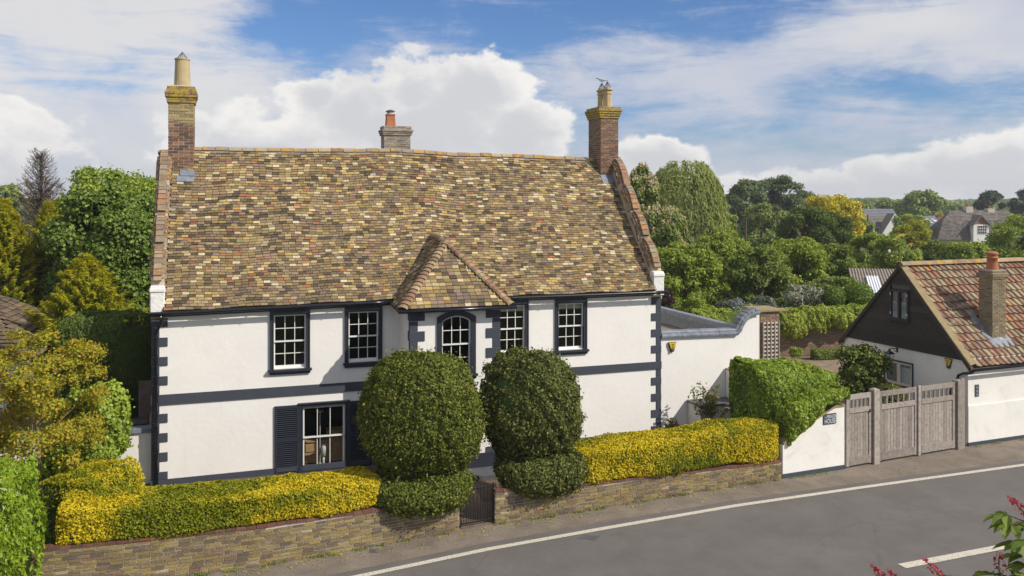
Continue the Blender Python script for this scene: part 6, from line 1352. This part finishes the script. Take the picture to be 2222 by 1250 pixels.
# left side planting
x, y, z = at(62, 1110, 18.9)
hedge('laurel_hedge', 'bright green laurel bush in the bottom left corner beside the brick wall', [(-12.2, 18.6), (-10.55, 19.25)], 1.15, 0, [(0, 3.35), (1, 3.0)], 'leaf_laurel', 24000, .15, .055, lambda P, N: rng.random(len(P)), lump=.20, e=.7, jit=.9, cat='bush', dirb=(0, -.2, .8))
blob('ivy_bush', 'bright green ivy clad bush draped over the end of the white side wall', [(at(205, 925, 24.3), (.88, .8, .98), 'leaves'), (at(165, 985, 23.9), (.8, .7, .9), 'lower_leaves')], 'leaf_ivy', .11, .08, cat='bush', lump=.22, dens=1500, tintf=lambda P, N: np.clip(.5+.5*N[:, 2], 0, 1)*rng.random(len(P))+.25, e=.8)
tree('autumn_shrub', 'tall orange and bronze leaved shrub with pale stems at left', (-90, 230, 705, 1060), 22.6, 'leaf_autumn', 25000, .085, .05, nclump=120, cr=.16, lo=.12, cat='shrub', trunk='pale_bark', tintf=lambda P, C, i: (rng.random(len(P)) < .5)*rng.random(len(P)), trunk_r=.07, dirmode='out')
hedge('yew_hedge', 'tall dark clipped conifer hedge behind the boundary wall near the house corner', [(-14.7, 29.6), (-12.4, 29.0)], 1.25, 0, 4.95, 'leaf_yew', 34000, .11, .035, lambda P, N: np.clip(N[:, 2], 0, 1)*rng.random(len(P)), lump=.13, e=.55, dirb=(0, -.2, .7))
def sprays(label, box_, Y, nb, group='golden conifers', per=120, spread=.9):
    px0, px1, py0, py1 = box_; x0, _, zt = at(px0, 0, Y)[0], 0, at(0, py0, Y)[2]; x1 = at(px1, 0, Y)[0]; zb = max(.2, at(0, py1, Y)[2]); R = (x1-x0)/2; cx = (x0+x1)/2
    o = empty('golden_conifer', (cx, Y, 0), 0, label=label, cat='tree', group=group); b = MB(); b.tube([(0, 0, 0), (0, 0, zt*.97)], [.16, .02], 7); P, D, N, T = [], [], [], []
    for k in range(nb):
        f = (k/nb)**.85; z = zb+(zt-zb)*f*.95; L = R*(1-f)**.95*random.uniform(.6, 1.15)+.16; a = k*2.39996+J(.4); up = .12+.75*f**2; d = np.array([math.cos(a), math.sin(a), up]); d /= np.linalg.norm(d)
        s_ = rng.uniform(.25, 1.03, (per, 1)); side = np.array([-math.sin(a), math.cos(a), 0]); w = rng.normal(size=(per, 1))*.12*L**.5*(1.12-s_); p = np.array([0, 0, z])+d*L*s_+side*w+np.array([0, 0, 1])*(-.22*L*s_*(1-s_)+rng.normal(size=(per, 1))*.05+.07*s_**3)
        P.append(p); D.append(unit(d+side*np.sign(w)*.55+np.array([0, 0, .1])+rng.normal(size=(per, 3))*.15)); N.append(np.tile([d[0]*.3, d[1]*.3, 1], (per, 1))); T.append((s_[:, 0]**2)*rng.uniform(.3, 1, per))
        if k % 3 == 0: b.tube([(0, 0, z), tuple(np.array([0, 0, z])+d*L*.8)], [.025, .006], 4, cap=False)
    b.build('trunk', 'bark', o); P = np.vstack(P); leaf_mesh('crown', P, np.vstack(N), .26, .045, 'leaf_gold_conifer', o, np.concatenate(T), .55, np.vstack(D)*3); return o
sprays('feathery golden conifer with a pointed top next to the dark hedge', (-5, 375, 548, 900), 38.6, 430, per=150)
sprays('large golden conifer with drooping sprays at the far left edge', (-150, 170, 422, 900), 43.0, 480, per=140)
sprays('golden conifer with bushy top just below the dead brown tree', (-30, 240, 428, 860), 45.0, 420, per=130)
sprays('third golden conifer tip between the dead tree and the broad leaved tree', (60, 200, 424, 700), 46.5, 240)
tree('lime_tree', 'broad leaved dark green tree close to the left gable of the house', (112, 385, 385, 960), 43.5, 'leaf_lime', 80000, .185, .145, nclump=170, cr=.22, dep=.7, flat=.8, jit=.55, base=0, tintf=lambda P, C, i: rng.random(len(P))**2)
tree('pale_tree', 'tall pale yellow green tree behind the broad leaved tree at left', (110, 400, 330, 740), 54, 'leaf_pale', 34000, .22, .13, nclump=120, cr=.22, jit=.7)
tree('far_left_tree', 'distant green tree peeping over the golden conifers at the left edge', (-30, 45, 398, 470), 120, 'leaf_far', 3500, .5, .35, nclump=24, cr=.35)
# dead conifer: bare ascending branches
x, y, zt = at(88, 328, 48.5); o = empty('dead_conifer', (x, y, 0), 0, label='dead brown conifer with bare upswept branches at left', cat='tree'); b = MB(); b.tube([(0, 0, 0), (0, 0, zt*.6), (.1, 0, zt)], [.22, .12, .015], 7); Pl = []; Dl = []
for k in range(170):
    z = zt*(.45+.53*(k/170)**.9); L = (1.0-(z/zt-.45)/.55)**.75*1.55+.25; a = k*2.4+J(.3); d = Vector((math.cos(a), math.sin(a), .75)); p0 = Vector((0, 0, z)); m_ = p0+d*L*.5+Vector((0, 0, -.05)); p1 = p0+d*L+Vector((0, 0, .12)); b.tube([p0, m_, p1], [.022, .014, .005], 4, cap=False)
    for j in range(44):
        s_ = random.uniform(.15, 1.02); p = p0.lerp(p1, s_)+Vector((J(.13), J(.13), J(.10))); 
        if z < zt*.80 or j < 12: Pl.append(tuple(p)); Dl.append(tuple(d))
b.build('trunk', 'dead_bark', o); leaf_mesh('dead_twigs', np.array(Pl), sph(len(Pl)), .30, .028, 'leaf_dead', o, None, .4, np.array(Dl))
x, y, z = at(315, 885, 28.3)
o = empty('garden_lean_to', (x, y, 0), .3, label='weathered timber lean to in deep shade behind the side wall', cat='shed'); box('panel', 'dead_bark', o, -.2, .5, 0, .06, 0, 2.9); MB().tube([(.1, -.1, 1.2), (.42, -.1, 3.1)], .04, 5).build('prop', 'pine_wood', o); box('table', 'slate', o, -.5, .1, -.4, .3, 1.6, 1.66)
# right side: trees in the middle distance and beyond
tree('horse_chestnut', 'upper crown of a horse chestnut covered in cream candles beside the gable', (1352, 1432, 342, 560), 74, 'leaf_chestnut', 26000, .24, .16, nclump=60, cr=.30, extra=panicles(n=900), jit=.6)
tree('horse_chestnut', 'lower spreading horse chestnut with cream candles in front of the willow', (1380, 1498, 452, 600), 68, 'leaf_chestnut', 24000, .24, .16, nclump=60, cr=.30, extra=panicles(n=900), jit=.6)
# willow: hanging curtains
x0_, Y_, zt_ = at(1400, 340, 90); x1_ = at(1572, 0, 90)[0]; c = np.array([(x0_+x1_)/2, 90.0, 0]); Rx = (x1_-x0_)/2; o = empty('weeping_willow', tuple(c), 0, label='big weeping willow with hanging curtains of foliage right of the house', cat='tree')
n = 900; d = sph(n*3); d = d[d[:, 2] > -.1][:n]; n = len(d); base_ = np.sign(d)*np.abs(d)**.72*np.array([Rx*.95, Rx*.8, zt_*.44])*(1+.10*waves(d*3, 2, 71)[:, None])+np.array([0, 0, zt_*.50]); P = []; Ln = rng.uniform(1.2, 4.6, n); m_ = 46
t = rng.uniform(0, 1, (n, m_)); out = np.sqrt((d[:, :2]**2).sum(1)); P = base_[:, None, :]+np.stack([d[:, 0:1]*t*.5, d[:, 1:2]*t*.5, -t*Ln[:, None]], 2)+rng.normal(size=(n, m_, 3))*.10; P = P.reshape(-1, 3); P[:, 2] = np.clip(P[:, 2], .5, 99)
NN = np.repeat(unit(d*np.array([1, 1, .5])), m_, 0); leaf_mesh('crown', P, NN, .50, .10, 'leaf_willow', o, np.repeat(rng.random(n), m_), .5, np.tile([0, 0, -1.0], (len(P), 1)))
b = MB(); limbs(b, (0, 0, 0), (0, 0, zt_*.8), .55, [tuple(base_[i]) for i in range(0, n, 90)]); b.build('trunk', 'bark', o)
tree('pine_tree', 'tall dark blue green pine at the left of the distant clump', (1572, 1668, 384, 520), 150, 'leaf_pine', 15000, .55, .22, nclump=42, cr=.28, flat=.5, group='dark pines beyond the gardens')
tree('pine_tree', 'highest dark blue green pine in the middle of the distant clump', (1622, 1740, 374, 520), 158, 'leaf_pine', 18000, .55, .22, nclump=52, cr=.26, flat=.5, group='dark pines beyond the gardens')
tree('pine_tree', 'low dark pine at the right end of the clump beside the golden tree', (1700, 1780, 402, 520), 162, 'leaf_pine', 9000, .55, .22, nclump=30, cr=.3, flat=.5, group='dark pines beyond the gardens')
tree('birch_tree', 'olive green rounded tree standing in front of the pines', (1598, 1722, 438, 560), 125, 'leaf_far', 12000, .38, .22, nclump=40, cr=.3)
tree('round_bush', 'light green bush beside the wooden pole', (1556, 1600, 455, 530), 110, 'leaf_pale', 4000, .32, .2, nclump=22, cr=.35, cat='bush')
tree('golden_tree', 'bright golden yellow tree above the dark yews', (1738, 1868, 418, 560), 112, 'leaf_golden', 16000, .30, .22, nclump=46, cr=.28, tintf=lambda P, C, i: np.clip(-(P[:, 2]-P[:, 2].mean()+1.4)*.5, 0, 1)*rng.random(len(P)))
tree('yew_tree', 'dark spreading yew at the foot of the golden tree', (1692, 1800, 442, 560), 98, 'leaf_yew', 16000, .26, .12, nclump=46, cr=.3, group='dark yews')
tree('yew_tree', 'dark yew overlapping the lower right side of the golden tree', (1760, 1852, 448, 560), 100, 'leaf_yew', 14000, .26, .12, nclump=40, cr=.3, group='dark yews')
orch = [('leafy fruit tree nearest the house gable', 1412, 1560, 520, 690, 56, 'leaf_mid'), ('fruit tree with a bushy rounded top left of the orchard centre', 1500, 1640, 496, 700, 60, 'leaf_mid'), ('dense fruit tree at the centre of the orchard', 1590, 1705, 520, 700, 55, 'leaf_chestnut'), ('tall leafy fruit tree behind the brick pier', 1668, 1790, 502, 700, 58, 'leaf_mid'), ('fruit tree beside the corrugated shed', 1750, 1850, 520, 700, 60, 'leaf_chestnut'), ('low olive fruit tree leaning over the shed roof', 1770, 1850, 590, 700, 54, 'leaf_far')]
for i, (lb, a, c, e, f, Y, m_) in enumerate(orch): tree('fruit_tree', lb, (a-12, c+12, e, f+40), Y, m_, 27000, .19, .11, nclump=110, cr=.22, lo=.4, group='orchard trees')
mids = [('dark leafed tree left of the wind vane', 1848, 1925, 500, 640, 80, 'leaf_mid'), ('rounded green tree behind the wind vane', 1895, 1990, 505, 650, 74, 'leaf_mid'), ('reddish olive tree right of the wind vane', 1940, 2020, 472, 640, 96, 'leaf_autumn'), ('shadowy tree filling the gap before the far houses', 2000, 2075, 525, 650, 90, 'leaf_chestnut'), ('green tree in front of the mansard house dormer', 2050, 2150, 522, 660, 82, 'leaf_mid'), ('big bright green tree over the mansard roof at right', 2150, 2290, 458, 660, 84, 'leaf_pale'), ('low bush between bungalow and golden tree', 1840, 1890, 470, 560, 140, 'leaf_far'), ('yellow green trees between the two far houses', 1942, 2010, 465, 540, 170, 'leaf_pale')]
for lb, a, c, e, f, Y, m_ in mids: tree('garden_tree', lb, (a-8, c+8, e, f+40), Y, m_, 16000, .24 if Y < 100 else .4, .14 if Y < 100 else .24, nclump=60, cr=.25, lo=.4, group='garden trees before the far houses', tintf=(lambda P, C, i: np.ones(len(P))*rng.random(len(P))) if m_ == 'leaf_autumn' else None)
far = [('rounded mid green tree at the left of the far treeline', 1838, 1900, 438, 500, 260), ('second rounded tree in the far treeline above the bungalow', 1885, 1945, 430, 500, 270), ('broad pale green tree standing highest in the far treeline', 1942, 2062, 418, 500, 230), ('small tree right of the broad far tree', 2040, 2100, 446, 500, 300), ('slender far tree by the mansard house chimney', 2170, 2205, 452, 490, 330)]
for lb, a, c, e, f, Y in far: tree('far_tree', lb, (a, c, e, f), Y, 'leaf_far', 7500, .85, .6, nclump=36, cr=.32, group='far tree line')
tree('dark_spruce', 'round dark evergreen standing above the mansard house chimney', (2116, 2178, 408, 500), 230, 'leaf_spruce', 9000, .8, .35, nclump=46, cr=.25, group='dark evergreens'); tree('dark_spruce', 'dark evergreen at the right edge of the picture', (2192, 2265, 410, 500), 225, 'leaf_spruce', 9000, .8, .35, nclump=46, cr=.25, group='dark evergreens')
def treeline(label, Y, px0, px1, h0, h1, n, mat, sz, seed):
    o = empty('distant_woodland', (0, 0, 0), 0); o['kind'] = 'stuff'
    x0, x1 = (px0-1111)/F*Y, (px1-1111)/F*Y; x = rng.uniform(x0, x1, n); hh = h0+(h1-h0)*(.5+.5*waves(np.stack([x/9, x*0, x*0], 1), 1.0, seed)+.35*waves(np.stack([x/3, x*0, x*0], 1), 1.0, seed+1)); z = hh*rng.uniform(0, 1, n)**.6; y = Y+rng.uniform(-8, 8, n)*(1.1-z/hh.max()); P = np.stack([x, y, z], 1); bpy.data.objects.remove(o)
    q = leaf_mesh('distant_woodland', P, np.tile([0, -1, .5], (n, 1)), sz, sz*.7, mat, None, None, .8, kind='stuff'); q['label'] = label; return q
treeline('hazy strip of woodland along the right horizon', 620, 900, 2300, 6, 9.0, 40000, 'leaf_far', 2.6, 81)
treeline('nearer strip of woodland behind the far gardens', 340, 1480, 2300, 4, 7.2, 22000, 'leaf_far', 1.6, 84)
treeline('woodland strip at the far left', 420, -200, 420, 5, 9.5, 9000, 'leaf_far', 2.0, 87)
# shrubs in front of the orchard
shrub('purple_shrub', 'dark purple leaved shrub beside the right house corner', (1432, 1462, 618, 690), 47, 'leaf_purple', 2500, .14, .08, nclump=16, cr=.4)
shrub('pale_shrub', 'light green shrub behind the sloping lead parapet', (1450, 1530, 635, 720), 47, 'leaf_pale', 6000, .12, .07, nclump=26, cr=.35)
shrub('ceanothus', 'blue flowering ceanothus left of the brick pier', (1545, 1640, 642, 740), 48, 'leaf_blue', 8000, .12, .06, nclump=36, cr=.3, tintf=lambda P, C, i: rng.random(len(P))*(waves(P, 2, 91) > -.1)); shrub('ceanothus', 'second blue flowering bush behind the brick pier', (1625, 1700, 640, 720), 50, 'leaf_blue', 6000, .12, .06, nclump=30, cr=.3, tintf=lambda P, C, i: rng.random(len(P))*(waves(P, 2, 92) > .1))
shrub('wisteria', 'wisteria with pale lilac flowers left of the clipped domes', (1702, 1790, 612, 705), 52, 'leaf_lilac', 8000, .13, .07, nclump=34, cr=.32, dirmode='down')
k_ = 51/F
for px, py, rx_, rz_, lb in ((1811, 650, 25, 30, 'left of two clipped bright green box domes by the cottage'), (1862, 646, 34, 34, 'right and larger clipped bright green box dome by the cottage')):
    c_ = at(px, py, 51); blob('box_dome', lb, [((c_[0], 51, c_[2]), (rx_*k_, rx_*k_, rz_*k_), 'leaves'), ((c_[0], 51, max(.6, c_[2]-1.4)), (rx_*k_*.95, rx_*k_*.95, 1.3), 'lower_leaves')], 'leaf_box', .10, .06, dens=260, lump=.03, group='clipped box domes')
hedge('wall_creeper', 'bright green creeper growing along the top of the rear brick wall', [(15.3, 48.7), (22.0, 50.3)], .5, 1.9, 2.65, 'leaf_ivy', 9000, .15, .1, lambda P, N: rng.random(len(P)), lump=.14, e=.6, cat='creeper')
hedge('rambling_shrub', 'rambling green shrub hanging over the left half of the rear brick wall', [(14.6, 47.9), (17.3, 48.6)], .40, 1.35, 2.6, 'leaf_mid', 8000, .13, .08, lambda P, N: rng.random(len(P)), lump=.30, e=.75, cat='shrub', under=True); hedge('rambling_shrub', 'thin green rambler on the right half of the rear brick wall', [(17.5, 48.75), (20.6, 49.5)], .28, 1.6, 2.35, 'leaf_mid', 6000, .13, .08, lambda P, N: rng.random(len(P)), lump=.26, e=.75, cat='shrub', under=True)
shrub('ground_shrub', 'small bush at the foot of the rear brick wall', (1712, 1742, 752, 782), 46.4, 'leaf_mid', 1400, .10, .06, nclump=12, cr=.4, dep=.5)
hedge('lavender_row', 'low grey green lavender row at the foot of the rear brick wall', [(16.4, 47.6), (21.0, 48.8)], .3, 0, .55, 'leaf_chestnut', 5000, .12, .04, None, lump=.08, e=.7, cat='lavender')
hedge('back_hedge', 'pale green hedge behind the flat roofed extension', [(9.4, 46.5), (13.2, 47.8)], .7, 0, 2.9, 'leaf_mid', 9000, .14, .09, None, lump=.15, e=.7)
# foreground red horse chestnut, bottom right: its crown top rises into view
tx_, ty_ = 3.9, 5.6
fc = empty('red_chestnut', (tx_, ty_, 0), 0, label='red flowering horse chestnut crown reaching into the bottom right corner', cat='tree'); b = MB(); b.tube([(0, 0, 0), (.05, 0, 3), (0, 0, 5.0)], [.18, .13, .07], 10)
lv = MB()
def leaflet(b, p, d, n, L, W_):
    s_ = d.cross(n).normalized(); pr = [(0, .06), (.3, .55), (.6, 1.0), (.82, .75), (1, .0)]; base = len(b.V)
    for (t, w) in pr:
        c = p+d*L*t-n*(L*.28*t*t); b.V += [tuple(c+s_*W_*w*.5+n*.02*w), tuple(c), tuple(c-s_*W_*w*.5+n*.02*w)]
    for i in range(len(pr)-1): q = base+i*3; b.F += [(q, q+1, q+4, q+3), (q+1, q+2, q+5, q+4)]
spots = [(1925, 1262, 6.0, 1), (1962, 1272, 6.0, 1), (2038, 1248, 5.9, 1), (2022, 1275, 5.8, 0), (2075, 1262, 5.7, 0), (2168, 1236, 5.6, 2), (2150, 1262, 5.5, 0), (2190, 1262, 5.6, 0), (2212, 1268, 5.5, 0), (2262, 1125, 5.8, 0), (2222, 1112, 5.9, 1), (2262, 1100, 5.9, 3), (2250, 1180, 5.8, 0), (2262, 1215, 5.7, 0), (2270, 1150, 5.7, 1), (2215, 1290, 5.4, 0), (2110, 1290, 5.5, 0), (2000, 1300, 5.8, 0), (2060, 1310, 5.6, 0), (2180, 1300, 5.4, 0), (2260, 1265, 5.5, 0), (1940, 1310, 5.9, 0)]
fl_P = []; fl_T = []
for (px, py, Y, kind) in spots:
    p = Vector(at(px, py, Y))-Vector((tx_, ty_, 0)); s0_ = Vector((0, 0, 3.9+random.uniform(0, 1))); m_ = s0_.lerp(p, .55)+Vector((0, 0, -.15)); b.tube([s0_, m_, p], [.035, .018, .007], 6)
    for w in range(4 if kind in (0,) else 3):
        az_ = random.uniform(0, 6.28); h = Vector((math.cos(az_), math.sin(az_), .25)).normalized(); q = p+h*.10-Vector((0, 0, .05+.05*w)); b.tube([p-Vector((0, 0, .06)), q], [.005, .003], 4)
        for k in range(5):
            a = (k-2)*.62; d = (Matrix.Rotation(a, 3, 'Z') @ h); d = Vector((d.x, d.y, d.z-.35)).normalized(); leaflet(lv, q, d, Vector((J(.2), J(.2), 1)).normalized(), random.uniform(.11, .19)*(1-.10*abs(k-2)), .065)
    if kind in (1, 2, 3):
        hgt = .11; m2 = 70 if kind != 2 else 45
        for j in range(m2): t = random.random(); r = .045*(1-t*.7); a = random.uniform(0, 6.28); fl_P.append((p.x+r*math.cos(a)+(-.10*t if kind != 2 else 0), p.y+r*math.sin(a), p.z+t*hgt)); fl_T.append(1.0 if kind == 2 else random.random()*.4)
        b.tube([p, p+Vector((-.1 if kind != 2 else 0, 0, hgt))], [.005, .002], 4)
b.build('trunk', 'bark', fc)
me = lv.mesh('leaves'); lo_ = link('leaves', me, 'leaf_chestnut', fc)
leaf_mesh('flower_candles', np.array(fl_P), sph(len(fl_P)), .020, .016, 'petal_pink', fc, np.array(fl_T), 1.0, kind='stuff')
# fallen leaves and grit along the wall foot
n = 260; s_ = rng.uniform(0, 1, n); P = np.stack([np.interp(s_, np.linspace(0, 1, len(LW+RW)), [p[0] for p in LW+RW]), np.interp(s_, np.linspace(0, 1, len(LW+RW)), [p[1] for p in LW+RW]), np.full(n, .012)], 1)-np.array([0, .15, 0])-np.abs(rng.normal(size=(n, 3)))*np.array([0, .25, 0]); P[:, 2] = .012
q = leaf_mesh('fallen_leaves', P, np.tile([0, 0, 1.0], (n, 1)), .06, .04, 'leaf_golden', None, None, .2, kind='stuff'); q['label'] = 'scattered yellow leaves on the pavement'

# weeds and moss tufts where the walls meet the pavement
Wt = []; 
for path, n in ((LW, 70), (RW, 46), ([(8.5, 27.4), (10.8, 28.37)], 8), ([(16.3, 31.0), (20, 32.5)], 14)):
    pp = np.array(path, float); cu_ = np.concatenate([[0], np.cumsum(np.hypot(*np.diff(pp, axis=0).T))])
    for k in range(n):
        t = rng.uniform(0, cu_[-1]); c_ = np.array([np.interp(t, cu_, pp[:, 0])+.02, np.interp(t, cu_, pp[:, 1])-.05-abs(rng.normal())*.03, .02]); m_ = int(rng.integers(6, 26)); Wt.append(c_+rng.normal(size=(m_, 3))*np.array([.06, .025, .015])+np.array([0, 0, .012]))
Wt = np.vstack(Wt); Wt[:, 2] = np.abs(Wt[:, 2]); q = leaf_mesh('weeds', Wt, np.tile([0, -1.0, .6], (len(Wt), 1)), .065, .02, 'grass_blade', None, None, .8, np.tile([0, 0, 1.0], (len(Wt), 1)), kind='stuff'); q['label'] = 'small weeds along the foot of the front walls'
# soft summer air: far things pale towards the sky
hb_ = MB().box(-500, 700, -40, 760, -1.1, 21).build('haze', None, kind='stuff'); hm = bpy.data.materials.new('air'); hm.use_nodes = True; hn = hm.node_tree; hn.nodes.clear()
pv = hn.nodes.new('ShaderNodeVolumePrincipled'); pv.inputs['Density'].default_value = .00035; pv.inputs['Color'].default_value = (.86, .90, .96, 1); pv.inputs['Anisotropy'].default_value = .2
om = hn.nodes.new('ShaderNodeOutputMaterial'); hn.links.new(pv.outputs[0], om.inputs['Volume']); hb_.data.materials.append(hm)
